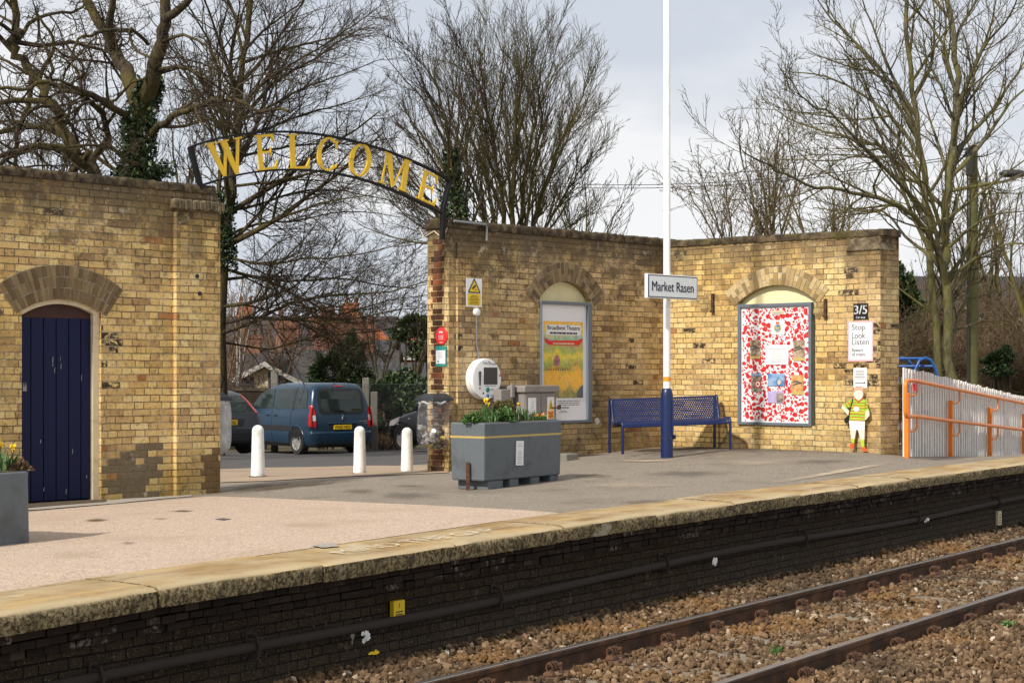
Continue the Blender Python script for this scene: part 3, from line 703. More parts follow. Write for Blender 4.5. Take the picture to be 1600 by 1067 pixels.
# pipe along the wall with hooks
pp = thing('drain_pipe', (*P(-7.25, 8), -.8), RAILROT, 'black pipe clipped along the dark platform wall above the ballast', 'pipe')
mb = MB(); pts = []
for i in range(60):
    s = -12+i*.9; pts.append((s, .145, .8+gz(*P(-7.4, s+8))-.50+.02*math.sin(i*.7)))
mb.tube(pts, .031, 10); mb.build('pipe', M['pipe_black'], pp, smooth=40)
for x_, y_ in ((423, 998), (802, 928), (1276, 846), (1450, 808), (1575, 778), (180, 1035), (1061, 886)):
    r = (x_-CX)/F; n = -7.25; s = (n)*(-.5807*r-.8141)/(.5807-.8141*r)
    s_ = s-8; zc = .8+gz(*P(-7.4, s))-.50
    mb = MB(); mb.tube([(s_, .19, zc+.075), (s_, .12, zc+.07), (s_, .095, zc), (s_, .12, zc-.065), (s_, .19, zc-.07)], .012, 6)
    mb.box(s_-.03, s_+.03, .185, .20, zc+.04, zc+.10); mb.build('pipe_hook', M['pipe_black'], pp, smooth=40)

# ballast
bed = MB()
def bedz(n):
    return np.interp(n, [-7.3, -6.8, -6.55, -6.3, -5.7, -5.05, -4.75, -4.3, -2], [-.745, -.765, -.805, -.850, -.872, -.850, -.815, -.80, -.86])
ns_ = np.linspace(-7.3, -1.0, 22); ss_ = np.linspace(-8, 60, 70)
V = []; 
for n in ns_:
    for s in ss_: V.append((*P(n, s), bedz(n)-.03))
k = len(ss_); ii = (np.arange(len(ns_)-1)[:, None]*k+np.arange(k-1)[None]).ravel()
tag(np_mesh('track_bed', V, np.c_[ii, ii+1, ii+k+1, ii+k], M['bed'], smooth=True), kind='structure')
def ico():
    t = (1+5**.5)/2
    v = np.array([(-1, t, 0), (1, t, 0), (-1, -t, 0), (1, -t, 0), (0, -1, t), (0, 1, t), (0, -1, -t), (0, 1, -t), (t, 0, -1), (t, 0, 1), (-t, 0, -1), (-t, 0, 1)], float)
    f = np.array([(0, 11, 5), (0, 5, 1), (0, 1, 7), (0, 7, 10), (0, 10, 11), (1, 5, 9), (5, 11, 4), (11, 10, 2), (10, 7, 6), (7, 1, 8), (3, 9, 4), (3, 4, 2), (3, 2, 6), (3, 6, 8), (3, 8, 9), (4, 9, 5), (2, 4, 11), (6, 2, 10), (8, 6, 7), (9, 8, 1)])
    return v/np.linalg.norm(v[0]), f
rs = np.random.default_rng(4)
def scatter_stones():
    pts = []
    for (sa, sb, dens) in ((3.0, 9, 1250), (9, 14, 1050), (14, 20, 700), (20, 34, 280)):
        for (na, nb) in ((-7.28, -6.50), (-6.36, -5.0), (-4.86, -2.2)):
            m = int((sb-sa)*(nb-na)*dens); s = rs.uniform(sa, sb, m); n = rs.uniform(na, nb, m); pts.append(np.c_[n, s])
    pts = np.concatenate(pts)
    X = RD[0]*pts[:, 1]+RN[0]*pts[:, 0]; Y = RD[1]*pts[:, 1]+RN[1]*pts[:, 0]
    px = CX+X/Y*F; py = HY+(EYE+.8)*F/Y
    ok = (px > -330) & (px < 2050) & (py < 1330)
    pts, X, Y = pts[ok], X[ok], Y[ok]
    # sleepers stand clear of the stones in the four-foot
    ph = np.abs(((pts[:, 1]-SL0)/SLP+.5) % 1-.5)*SLP
    on_sl = (ph < .125) & (pts[:, 0] > -6.42) & (pts[:, 0] < -4.9)
    keep = ~on_sl | (rs.random(len(pts)) < .45); pts, X, Y = pts[keep], X[keep], Y[keep]; on_sl = on_sl[keep]
    N = len(pts); base, f = ico()
    sz = rs.uniform(.011, .027, N)*np.where(rs.random(N) < .08, 1.35, 1)
    sz = np.where(on_sl, sz*.8, sz)
    base = np.sign(base)*np.abs(base)**.62; v = base[None]*(1+rs.uniform(-.30, .30, (N, 12, 1)))*np.stack([rs.uniform(.7, 1.45, N), rs.uniform(.7, 1.2, N), rs.uniform(.5, .95, N)], 1)[:, None]*sz[:, None, None]
    # random rotation
    q = rs.normal(size=(N, 4)); q /= np.linalg.norm(q, axis=1)[:, None]; w, x, y, z = q.T
    Rm = np.stack([1-2*(y*y+z*z), 2*(x*y-z*w), 2*(x*z+y*w), 2*(x*y+z*w), 1-2*(x*x+z*z), 2*(y*z-x*w), 2*(x*z-y*w), 2*(y*z+x*w), 1-2*(x*x+y*y)], 1).reshape(N, 3, 3)
    v = np.einsum('nij,nkj->nki', Rm, v)
    Z = bedz(pts[:, 0])+rs.uniform(-.03, .014, N)+np.where(on_sl, .012, 0)
    v += np.stack([X, Y, Z], 1)[:, None]
    F_ = (f[None]+np.arange(N)[:, None, None]*12).reshape(-1, 3)
    t = np.clip(rs.normal(.46, .22, N), 0, 1)
    o = np_mesh('ballast', v.reshape(-1, 3), F_, M['stone'], attr=np.repeat(t, 20))
    tag(o, kind='stuff')
SL0, SLP = 10.13, .77
scatter_stones()

# rails
def rail(n, label):
    prof = [(-.07, 0), (.07, 0), (.07, .012), (.012, .028), (.010, .112), (.034, .122), (.035, .150), (.027, .159), (-.027, .159), (-.035, .150), (-.034, .122), (-.010, .112), (-.012, .028), (-.07, .012)]
    t = thing('rail', (*P(n, 8), -.86), RAILROT, label, 'rail', None)
    mb = MB(); k = len(prof); sa, sb = -12, 60
    vs = [(s, y, z) for s in (sa, sb) for y, z in prof]
    mb.add(vs, [(j, (j+1) % k, (j+1) % k+k, j+k) for j in range(k)]+[list(range(k-1, -1, -1)), list(range(k, 2*k))], 0)
    mb.build('web', M['rail'], t, smooth=35)
    mb = MB(); mb.add([(sa, -.024, .1612), (sb, -.024, .1612), (sb, .024, .1612), (sa, .024, .1612), (sa, -.031, .1575), (sb, -.031, .1575), (sb, .031, .1575), (sa, .031, .1575)], [(0, 1, 2, 3), (4, 5, 1, 0), (3, 2, 6, 7)])
    mb.build('running_surface', M['head'], t)
    return t
rail(-6.43, 'rusty steel rail nearest the platform wall, with a bright running surface')
rail(-4.93, 'rusty steel rail farther from the platform, crossing the lower right corner')
# sleepers with their chairs and spring keys
def sleeper_proto():
    t = thing('sleeper', (0, 0, 0), RAILROT, 'weathered sleeper half buried in ballast carrying both rails on rusty chairs', 'sleeper', 'sleepers under the rails')
    mb = MB(); mb.box(-.125, .125, -1.0, 1.55, -.15, .018); mb.build('beam', M['sleeper'], t, bevel=.01)
    for yy in (0, -1.5):
        mb = MB()
        mb.zprism([(-.105, -.19), (.105, -.19), (.105, .19), (-.105, .19)], .02, .045)
        mb.zprism([(-.085, -.15), (.085, -.15), (.085, -.075), (-.085, -.075)], .045, .075, top=[(-.07, -.13), (.07, -.13), (.07, -.075), (-.07, -.075)])
        mb.zprism([(-.085, .075), (.085, .075), (.085, .15), (-.085, .15)], .045, .075, top=[(-.07, .075), (.07, .075), (.07, .13), (-.07, .13)])
        c = mb.build('rail_chair', M['rust'], t, bevel=.008); c.location = (0, yy, 0)
        for sg in (-1, 1):
            mb = MB(); pts = []
            for i in range(26):
                a = i/25*2*math.pi*2.2; pts.append((-.045+.09*i/25, sg*.085+.034*math.sin(a)*sg, .092+.034*math.cos(a)))
            mb.tube(pts, .008, 6); mb.build('spring_key', M['rust'], c, smooth=60)
            mb = MB(); mb.lathe([(.016, .075), (.016, .115), (.009, .122)], 6, M=Matrix.Translation((.065, sg*.115, 0))); mb.build('bolt', M['rust'], c)
    return t
pr = sleeper_proto(); first = True
for k in range(-9, 28):
    s = SL0+SLP*k
    o = pr if first else dup(pr); first = False
    o.location = (*P(-6.43, s), -.88+rg.uniform(-.004, .004)); o.rotation_euler = (0, 0, RAILROT+rg.uniform(-.015, .015))
    # keep chairs tight to the rail foot: a rail foot top stands at -.848

# plates and painted marks on the platform wall
def wall_spot(px, py, n=-7.45):
    r = (px-CX)/F; s = n*(-.5807*r-.8141)/(.5807-.8141*r); X, Y = P(n, s); return X, Y, EYE-(py-HY)/F*Y
x, y, z = wall_spot(623, 950, -7.40)
t = thing('number_plate', (x, y, z), RAILROT, 'small yellow plate numbered 1 fixed to the dark platform wall', 'plate')
mb = MB(); mb.box(-.06, .06, -.005, .03, -.055, .055); mb.build('panel', M['sign_yellow'], t)
mb = MB(); put_text(mb, '1', 0, .022, -.008, h=.035); lines_of_print(mb, -.04, .04, -.045, -.008, 2, -.008, 0, rg); mb.build('numeral', M['sign_black'], t)
x, y, z = wall_spot(1562, 809, -7.42)
t = thing('marker_plate', (x, y, z), RAILROT, 'small cream plate on the platform wall at the far right', 'plate')
mb = MB(); mb.box(-.06, .06, -.005, .03, -.09, .09); mb.build('panel', M['cream_paint'], t)
mb = MB(); lines_of_print(mb, -.04, .04, -.07, .07, 4, -.008, 0, rg); mb.build('print', M['sign_black'], t)
def blot(px, py, w, h, mat, seed, n=-7.446):
    x, y, z = wall_spot(px, py, n); rr = random.Random(seed); mb = MB()
    for k in range(9):
        a, b = rr.uniform(-w, w)*.7, rr.uniform(-h, h)*.7; q = rr.uniform(.25, .6)
        ring = [(a+math.cos(i*.9)*w*q*rr.uniform(.6, 1.2), b+math.sin(i*.9)*h*q*rr.uniform(.6, 1.2)) for i in range(7)]
        mb.flat(ring, -.002*k-.002)
    o = mb.build('paint_mark', mat); o.location = (x, y, z); o.rotation_euler = (0, 0, RAILROT); return o
for i, (px, py, w, h, mt, lb) in enumerate(((549, 997, .025, .035, 'concrete', 'narrow white paint mark over the pipe below the yellow number plate'), (570, 993, .045, .04, 'white_paint', 'broad white paint smear over the pipe below the yellow number plate'),
        (581, 1019, .06, .018, 'sign_yellow', 'yellow paint dash near the ballast below the white smears'), (1115, 880, .05, .05, 'white_paint', 'white paint blot on the pipe midway along the platform wall'),
        (1446, 812, .07, .035, 'white_paint', 'small white paint mark on the pipe towards the right end of the platform'))):
    tag(blot(px, py, w, h, M[mt], i, -7.36 if 'pipe' in lb else -7.446), lb, 'paint mark', kind='thing')
# ------------------------------------------------------------------ the brick walls
def wall_face(mb, x0, x1, z0, ztop, opens, y, m=0, mr=0, depth=.11, nb=10):
    """front face with arched openings: opens = (xa, xb, za, zspring, rise)"""
    xs = {x0, x1}
    for xa, xb, za, zs, ri in opens: xs |= set(np.linspace(xa, xb, 25))
    xs |= set(np.linspace(x0, x1, nb))
    xs = sorted(xs)
    def arch(o, x):
        xa, xb, za, zs, ri = o; c = (xa+xb)/2; h = (xb-xa)/2; rad = (h*h+ri*ri)/(2*ri); return zs+ri-rad+math.sqrt(max(0, rad*rad-(x-c)**2))
    for a, b in zip(xs[:-1], xs[1:]):
        op = [o for o in opens if o[0]-1e-6 <= a and b <= o[1]+1e-6]
        if not op:
            mb.add([(a, y, z0), (b, y, z0), (b, y, ztop(b)), (a, y, ztop(a))], [(0, 1, 2, 3)], m)
        else:
            o = op[0]; za = o[2]; pa, pb = arch(o, a), arch(o, b)
            if za > z0: mb.add([(a, y, z0), (b, y, z0), (b, y, za), (a, y, za)], [(0, 1, 2, 3)], m)
            mb.add([(a, y, pa), (b, y, pb), (b, y, ztop(b)), (a, y, ztop(a))], [(0, 1, 2, 3)], m)
            mb.add([(a, y, pa), (a, y+depth, pa), (b, y+depth, pb), (b, y, pb)], [(0, 1, 2, 3)], mr)
    for o in opens:
        xa, xb, za, zs, ri = o
        mb.add([(xa, y, za), (xa, y+depth, za), (xa, y+depth, zs), (xa, y, zs)], [(0, 1, 2, 3)], mr)
        mb.add([(xb, y, za), (xb, y, zs), (xb, y+depth, zs), (xb, y+depth, za)], [(0, 1, 2, 3)], mr)
        if za > z0: mb.add([(xa, y, za), (xb, y, za), (xb, y+depth, za), (xa, y+depth, za)], [(0, 1, 2, 3)], mr)
    return arch
def arch_ring(o, t, rng, y, nvo, dep, courses, ext=.03):
    """brick arch: radial voussoirs, staggered in the courses of the ring"""
    xa, xb, za, zs, ri = o; c = (xa+xb)/2; h = (xb-xa)/2+ext; rad = ((xb-xa)**2/4+ri*ri)/(2*ri); zc = zs+ri-rad
    a0 = math.asin(min(1, h/rad)); mb = MB(); back_ = []
    # mortar backing
    n = 40; pts = []
    for i in range(n+1):
        a = -a0+2*a0*i/n; pts.append((c+math.sin(a)*(rad+.004), zc+math.cos(a)*(rad+.004)))
    out = [(c+math.sin(-a0+2*a0*i/n)*(rad+t), zc+math.cos(-a0+2*a0*i/n)*(rad+t)) for i in range(n+1)]
    for i in range(n):
        mb.add([(pts[i][0], y-.002, pts[i][1]), (pts[i+1][0], y-.002, pts[i+1][1]), (out[i+1][0], y-.002, out[i+1][1]), (out[i][0], y-.002, out[i][1])], [(0, 1, 2, 3)], 1)
    da = 2*a0/nvo
    for i in range(nvo):
        a = -a0+da*(i+.5); w = da*(rad+t*.5)*.43
        sp = [0, t] if rng.random() < .08 else ([0, t*.34, t] if i % 2 else [0, t*.66, t])
        if courses == 3 and rng.random() < .4: sp = sorted(set(sp+[t*.34, t*.66]))
        for r0, r1 in zip(sp[:-1], sp[1:]):
            M_ = Matrix.Translation((c, 0, zc)) @ Matrix.Rotation(a, 4, 'Y')
            ra, rb = rad+r0+.006, rad+r1-.004
            wa, wb = w*ra/(rad+t*.5), w*rb/(rad+t*.5)
            j = [rng.uniform(-.003, .003) for _ in range(4)]; pr_ = y-.004-rng.uniform(.001, .007)
            v = [(-wa+j[0], pr_, ra), (wa+j[1], pr_, ra+j[2]), (wb+j[2], pr_, rb), (-wb+j[3], pr_, rb+j[0])]
            v += [(q[0], y+.02, q[2]) for q in v]
            mb.add(v, [(0, 1, 2, 3), (0, 4, 5, 1), (1, 5, 6, 2), (2, 6, 7, 3), (3, 7, 4, 0)], 0, M_, rng.random())
    return mb
def cope(x0, x1, y0, y1, ztop, h, rng, ov=.035, n=None):
    ov *= .5
    """weathered coping with an uneven outline"""
    mb = MB(); n = n or max(4, int((x1-x0)/.035)); ring = []
    for i in range(n+1):
        x = x0+(x1-x0)*i/n; zt = ztop(x); j = lambda a=.008: rng.uniform(-a, a)
        brk = -.022 if rng.random() < .12 else 0
        ring.append([(x, y0-ov+j(), zt-h+j(.006)), (x, y0-ov+j(), zt-h*.3+j()), (x, y0-ov*.2+j(), zt+j()+brk), (x, (y0+y1)/2, zt+.012+j(.01)), (x, y1+ov*.2, zt+j()), (x, y1+ov, zt-h*.3), (x, y1+ov, zt-h)])
    vs = [p for r in ring for p in r]; k = 7
    fs = [(i*k+q, (i+1)*k+q, (i+1)*k+(q+1) % k, i*k+(q+1) % k) for i in range(n) for q in range(k)]
    fs += [list(range(k)), list(range((n+1)*k-1, n*k-1, -1))]
    return mb.add(vs, fs)
rg = random.Random(21)
# ---- left wall with the door
LW = thing('ruined_wall', (L0[0], L0[1], 0), WALLROT, 'yellow brick station wall on the left with a blue arched doorway', 'wall')
tL = lambda px: wall_t(px)
xe = tL(339); xp = tL(271); x0 = -7.5
zt = lambda x: 3.22
da, db = tL(34), tL(158)
zs_ = wz(158, 489); zcr = wz(98, 468)
door_o = (da, db, -.145, zs_, zcr-zs_)
fa, fb = tL(34)-1.75, tL(34)-.46
mb = MB()
far_o = (fa, fb, .55, wz(20, 530)+.05, .24)
wall_face(mb, x0, xe, -.5, zt, [far_o, door_o], 0, 0, 0, .13)
mb.add([(x0, .36, -.5), (xe, .36, -.5), (xe, .36, 3.22), (x0, .36, 3.22)], [(3, 2, 1, 0)])
mb.add([(xe, .002, -.5), (xe, .36, -.5), (xe, .36, 3.22), (xe, .002, 3.22)], [(0, 1, 2, 3)])
mb.add([(x0, 0, -.5), (x0, .36, -.5), (x0, .36, 3.22), (x0, 0, 3.22)], [(3, 2, 1, 0)])
mb.add([(fa, .13, .5), (fb, .13, .5), (fb, .13, 2.5), (fa, .13, 2.5)], [(0, 1, 2, 3)])
mb.build('brickwork', M['brick_left'], LW)
mb = MB(); mb.box(xp, xe+.002, -.06, .001, -.5, 3.02); mb.build('pilaster', M['brick_left'], LW)
mb = MB()
for i in range(14):
    a = xp-.05+(xe-xp+.09)*i/14; b = a+(xe-xp+.09)/14
    mb.box(a, b, -.095+rg.uniform(-.006, .006), .05, 3.02+rg.uniform(-.006, .006), 3.125+rg.uniform(-.008, .008))
mb.build('pilaster_cap', M['cap'], LW, bevel=.012)
cope(x0, xe-.03, 0, .36, lambda x: 3.315, .095, rg, .045).build('coping', M['coping'], LW, smooth=60)
arch_ring(door_o, .36, rg, -.001, 27, .05, 3, .06).build('arch', [M['arch_left'], M['mortar']], LW)
arch_ring(far_o, .34, rg, -.001, 23, .05, 3, .03).build('arch', [M['arch_left'], M['mortar']], LW)
# door: ledged boards, head panel, frame, hasp
mb = MB(); nb_ = 6; wd = (db-.05-da)/nb_
for i in range(nb_):
    a = da+.005+wd*i; mb.box(a+.004, a+wd-.004, .085, .125, -.115, wz(100, 497)+rg.uniform(-.003, .003))
mb.box(da, db-.05, .100, .128, -.115, wz(100, 498))
dr = mb.build('door', M['blue_door_paint'], LW, bevel=.006)
mb = MB(); hx = tL(43); hz = wz(43, 603)
mb.box(hx-.05, hx+.03, .072, .086, hz-.018, hz+.018); mb.box(hx-.03, hx+.02, .05, .075, hz-.055, hz-.005); mb.tube([(hx-.022, .062, hz-.01), (hx-.022, .055, hz+.03), (hx+.012, .055, hz+.03), (hx+.012, .062, hz-.01)], .006, 6)
mb.build('padlock', M['steel'], dr, bevel=.004)
mb = MB(); rg2 = random.Random(6)
for px, py in ((89, 562), (89, 570), (101, 560), (102, 572), (92, 578), (134, 590), (70, 690), (120, 705), (50, 740), (142, 745), (110, 768), (75, 765)):
    x_, z_ = tL(px), wz(px, py); w_, h_ = rg2.uniform(.003, .008), rg2.uniform(.01, .04); mb.flat([(x_-w_, z_-h_), (x_+w_*.5, z_-h_*.8), (x_+w_, z_+h_), (x_-w_*.3, z_+h_*.7)], .0835)
mb.build('paint_chip', M['steel'], dr)
mb = MB(); mb.box(da, db, .09, .128, wz(100, 497), zcr+.02); mb.build('head_panel', M['dark_wood'], LW)
mb = MB(); mb.box(db-.075, db+.005, .035, .125, -.13, zs_)
c = (da+db)/2; h_ = (db-da)/2; ri = zcr-zs_; rad = (h_*h_+ri*ri)/(2*ri); zc_ = zcr-rad; a0 = math.asin(h_/rad); n = 24
for i in range(n):
    q = [(-a0+2*a0*j/n) for j in (i, i+1)]
    p = [(c+math.sin(a)*r, zc_+math.cos(a)*r) for a in q for r in (rad-.045, rad+.0)]
    poly = [p[0], p[2], p[3], p[1]]; mb.prism(poly, .03, .127)
mb.build('door_frame', M['cream_paint'], LW)
mb = MB(); mb.box(da-.002, da+.04, .05, .125, -.12, zs_+.02); mb.build('door_post', M['blue_door_paint'], LW)
# holes and old iron left of the door head
for px, py in ((303, 432), (307, 459)): x, z = tL(px), wz(px, py); MB().lathe([(.026, 0), (.026, .004)], 10, M=Matrix.Translation((x, -.0605, z)) @ Matrix.Rotation(R(90), 4, 'X')).build('fixing_hole', M['sign_black'], LW)

# ---- the L-shaped wall beyond the gap
RW = thing('ruined_wall', (CORN[0], CORN[1], 0), WALLROT, 'L-shaped weathered brick station wall with two arched poster recesses', 'wall')
LEN = 8.698
tM = lambda px: wall_t(px)-LEN          # local x on the long limb
xl = tM(701)
zt = lambda x: 3.08
na, nb2 = tM(843), tM(924)
zsp = wz(884, 469); zcm = wz(886, 440)
n_o = (na, nb2, wz(886, 660), zsp, zcm-zsp)
mb = MB()
wall_face(mb, xl, 0, -.5, zt, [n_o], 0, 0, 0, .10)
mb.add([(xl, .40, -.5), (.4, .40, -.5), (.4, .40, 3.08), (xl, .40, 3.08)], [(3, 2, 1, 0)])
mb.add([(xl, 0, -.5), (xl, .40, -.5), (xl, .40, 3.08), (xl, 0, 3.08)], [(3, 2, 1, 0)])
mb.build('brickwork', M['brick_mid'], RW)
mb = MB(); mb.box(xl+.13, tM(760), -.035, .001, -.5, 2.9); mb.build('pilaster', M['brick_mid'], RW)
mb = MB(); mb.add([(na, .10, n_o[2]), (nb2, .10, n_o[2]), (nb2, .10, zsp+.5), (na, .10, zsp+.5)], [(0, 1, 2, 3)]); mb.build('recess_back', M['niche_paint'], RW)
arch_ring(n_o, .27, rg, -.001, 25, .05, 3, .05).build('arch', [M['arch_mid'], M['mortar']], RW)
cope(xl-.03, .42, 0, .40, lambda x: 3.19, .11, rg, .04).build('coping', M['coping'], RW, smooth=60)
# red-brown infill on the end of the pier, toothed into the yellow corners
mb = MB(); row = 0; z = -.2
while z < 2.92:
    y = .115 if row % 2 else .085; y1 = .30 if row % 2 else .33
    a = y
    while a < y1-.03:
        w = min(rg.choice((.11, .16, .21)), y1-a)
        if rg.random() < .93: mb.box(xl-.006-rg.uniform(0, .005), xl+.02, a+.004, a+w-.006, z+.005, z+.068, 0, None, rg.random())
        a += w
    z += .075; row += 1
mb.build('infill_brickwork', M['quoin'], RW)
# return wall (its own frame: x from the corner towards the track)
RT = Matrix.Rotation(-math.pi/2, 4, 'Z')
s1_ = wall_s(1379)
pa, pb = wall_s(1153), wall_s(1274)
zsr = wz(1213, 472, True); zcr2 = wz(1213, 446, True)
p_o = (pa, pb, wz(1213, 664, True), zsr, zcr2-zsr)
ztr = lambda x: 3.08-.06*x/3.65
mb = MB(); xq = wall_s(1322)
wall_face(mb, 0, xq, -.5, ztr, [p_o], 0, 0, 0, .08)
mb.add([(0, .40, -.5), (s1_, .40, -.5), (s1_, .40, 3.03), (0, .40, 3.08)], [(3, 2, 1, 0)])
w = mb.build('return_brickwork', M['brick_right'], RW); w.rotation_euler = (0, 0, -math.pi/2)
mb = MB(); mb.box(xq, s1_, -.05, .40, -.5, 2.86); mb.box(xq+.01, s1_-.03, -.01, .39, 2.86, 3.02)
w = mb.build('end_pier', M['brick_pier'], RW); w.rotation_euler = (0, 0, -math.pi/2)
mb = MB(); mb.prism([(xq+.03, 2.83), (s1_+.02, 2.83), (s1_-.07, 3.0), (xq+.13, 3.0)], -.075, .3)
w = mb.build('pier_cap', M['cap'], RW, bevel=.02); w.rotation_euler = (0, 0, -math.pi/2)
mb = MB(); mb.add([(pa, .08, p_o[2]), (pb, .08, p_o[2]), (pb, .08, zsr+.5), (pa, .08, zsr+.5)], [(0, 1, 2, 3)]); w = mb.build('recess_back', M['niche_paint'], RW); w.rotation_euler = (0, 0, -math.pi/2)
w = arch_ring(p_o, .26, rg, -.001, 25, .05, 3, .05).build('arch', [M['arch_right'], M['mortar']], RW); w.rotation_euler = (0, 0, -math.pi/2)
w = cope(-.38, s1_+.02, 0, .40, lambda x: 3.155-.045*x/3.65, .09, rg, .04).build('coping', M['coping'], RW, smooth=60); w.rotation_euler = (0, 0, -math.pi/2)
# old iron brackets left in the brickwork
def bracket(name, px, py, hh, label, ret=True, mat='rust'):
    if ret: x, y = CORN[0]+E[0]*wall_s(px), CORN[1]+E[1]*wall_s(px)
    else: x, y = L0[0]+D[0]*wall_t(px), L0[1]+D[1]*wall_t(px)
    o = MB().box(-.02, .02, -.04, .02, -hh/2, hh/2).box(-.03, .03, -.055, -.03, -hh/2-.01, -hh/2+.03).build(name, M[mat], None, bevel=.004)
    o.location = (x, y, wz(px, py, ret)); o.rotation_euler = (0, 0, WALLROT-(math.pi/2 if ret else 0)); return tag(o, label, 'bracket', kind='thing')
bracket('wall_bracket', 1115, 473, .26, 'rusty iron strip in the wall right of the station name sign')
bracket('wall_bracket', 1291, 481, .24, 'dark iron strip in the wall right of the poppy board')
def scar(px, py, w, h, mat, ret, seed, label):
    if ret: x, y = CORN[0]+E[0]*wall_s(px), CORN[1]+E[1]*wall_s(px)
    else: x, y = L0[0]+D[0]*wall_t(px), L0[1]+D[1]*wall_t(px)
    r_ = random.Random(seed); mb = MB()
    ring = [(math.cos(i*2*math.pi/14)*w*r_.uniform(.7, 1.1), math.sin(i*2*math.pi/14)*h*r_.uniform(.7, 1.1)) for i in range(14)]
    mb.prism(ring, -.006, .004); o = mb.build('mortar_scar', mat); o.location = (x, y, wz(px, py, ret)); o.rotation_euler = (0, 0, WALLROT-(math.pi/2 if ret else 0))
    return tag(o, label, 'mortar patch', kind='thing')
scar(1102, 475, .10, .15, M['brick_pier'], True, 3, 'ragged brown mortar scar beside the rusty strip near the name sign')
scar(1279, 481, .09, .16, M['brick_pier'], True, 4, 'ragged brown mortar scar at the upper right of the poppy board')
scar(933, 658, .05, .05, M['niche_white'], False, 6, 'small white render patch beside the bottom of the theatre poster frame')
# low concrete block at the foot of the wall
x, y = on_ground(886, 719)
o = MB().box(-.12, .12, -.1, .1, -.05, .09).build('stone_block', M['concrete'], None, bevel=.015); o.location = (x, y, gz(x, y)); o.rotation_euler = (0, 0, WALLROT); tag(o, 'small grey stone block on the ground right of the grey planter', 'block', kind='thing')
# ------------------------------------------------------------------ things on and by the walls
def on_long(px, off=0.0):
    t = wall_t(px); return L0[0]+D[0]*t+E[0]*off, L0[1]+D[1]*t+E[1]*off
def on_ret(px, off=0.0):
    s = wall_s(px); return CORN[0]+E[0]*s-D[0]*off, CORN[1]+E[1]*s-D[1]*off
PC = (L0[0]+D[0]*wall_t(701), L0[1]+D[1]*wall_t(701))
def end_u(px):
    r = (px-CX)/F; return (PC[0]-r*PC[1])/(E[0]+.7013*r)
def on_end(px, off=0.0):
    u = end_u(px); return PC[0]-E[0]*u-D[0]*off, PC[1]-E[1]*u-D[1]*off
def plate(name, x, y, z, rot, w, h, th, mat, label, cat, bevel=.003):
    t = thing(name, (x, y, z), rot, label, cat)
    MB().box(-w/2, w/2, -th, 0, -h/2, h/2).build('panel', mat, t, bevel=bevel)
    return t
RETROT = WALLROT-math.pi/2
rg = random.Random(77)
# camera warning sign
x, y = on_long(737.5, .036)
zc = wz(737, 457.5); t = plate('warning_sign', x, y, zc, WALLROT, .285, .37, .004, M['sign_white'], 'white and yellow camera warning sign high on the brick pier', 'sign')
mb = MB(); mb.flat([(-.095, .01), (.095, .01), (0, .165)], -.006, 0); mb.flat([(-.115, -.165), (.115, -.165), (.115, -.012), (-.115, -.012)], -.006, 0)
mb.build('yellow_panel', M['sign_yellow'], t)
mb = MB()
for a, b in (((-.105, .003), (.105, .003)), ((.105, .003), (0, .178)), ((0, .178), (-.105, .003))):
    d = Vector((b[0]-a[0], b[1]-a[1])).normalized(); nn = Vector((-d.y, d.x))*.008
    mb.flat([(a[0]-nn.x, a[1]-nn.y), (b[0]-nn.x, b[1]-nn.y), (b[0]+nn.x, b[1]+nn.y), (a[0]+nn.x, a[1]+nn.y)], -.0075)
cm = Matrix.Rotation(R(-40), 4, 'Y')
mb.add([tuple(cm @ Vector(p)+Vector((-.005, 0, .072))) for p in ((-.038, -.008, -.013), (.038, -.008, -.013), (.038, -.008, .013), (-.038, -.008, .013))], [(0, 1, 2, 3)])
mb.flat([(.015, .03), (.05, .035), (.05, .04), (.015, .04)], -.008)
lines_of_print(mb, -.095, .095, -.155, -.025, 7, -.008, 0, rg, .4); mb.build('pictogram', M['sign_black'], t)
# round white sounder with its conduit
x, y = on_long(740.5, .036)
t = thing('wall_sounder', (x, y, wz(740, 488)), WALLROT, 'small round white alarm unit below the camera warning sign, with a grey conduit', 'alarm')
MB().lathe([(.052, 0), (.052, .03), (.04, .045), (.015, .05)], 20, M=Matrix.Rotation(R(90), 4, 'X')).build('dome', M['white_gloss'], t, smooth=40)
z1 = wz(740, 562)-wz(740, 488)
mb = MB(); mb.tube([(0, -.012, -.03), (0, -.012, z1*.68), (.025, -.02, z1*.82), (.025, -.03, z1)], .011, 8); mb.build('conduit', M['steel'], t, smooth=40)
# help point
hx, hy = on_long(746.5, .036)
t = thing('help_point', (hx, hy, wz(746, 592)), WALLROT, 'large round white help point unit with a dark screen on the brick pier', 'help point')
RX = Matrix.Rotation(R(90), 4, 'X')
MB().lathe([(.245, 0), (.262, .008), (.265, .025), (.265, .07), (.262, .076)], 48, M=RX).build('housing', M['white_gloss'], t, smooth=35)
MB().lathe([(.255, .078), (.262, .082), (.262, .128), (.255, .136), (.24, .138)], 48, M=RX).build('face', M['white_gloss'], t, smooth=35)
def hu(zx): return (zx-565)/160*.262
def hv(zy): return (730-zy)/217*.262
yF = -.1395
mb = MB(); mb.box(hu(527), hu(678), yF-.004, yF, hv(790), hv(606)); mb.build('screen', M['screen_dark'], t, bevel=.003)
mb = MB(); pts = [(hu(482)+math.cos(a)*.022, hv(665)+math.sin(a)*.022) for a in np.linspace(0, math.pi, 9)]+[(hu(482)-.011, hv(800)), (hu(482)+.011, hv(800))]
mb.prism(pts, yF-.012, yF); mb.build('handset', M['grey_plastic'], t, bevel=.003)
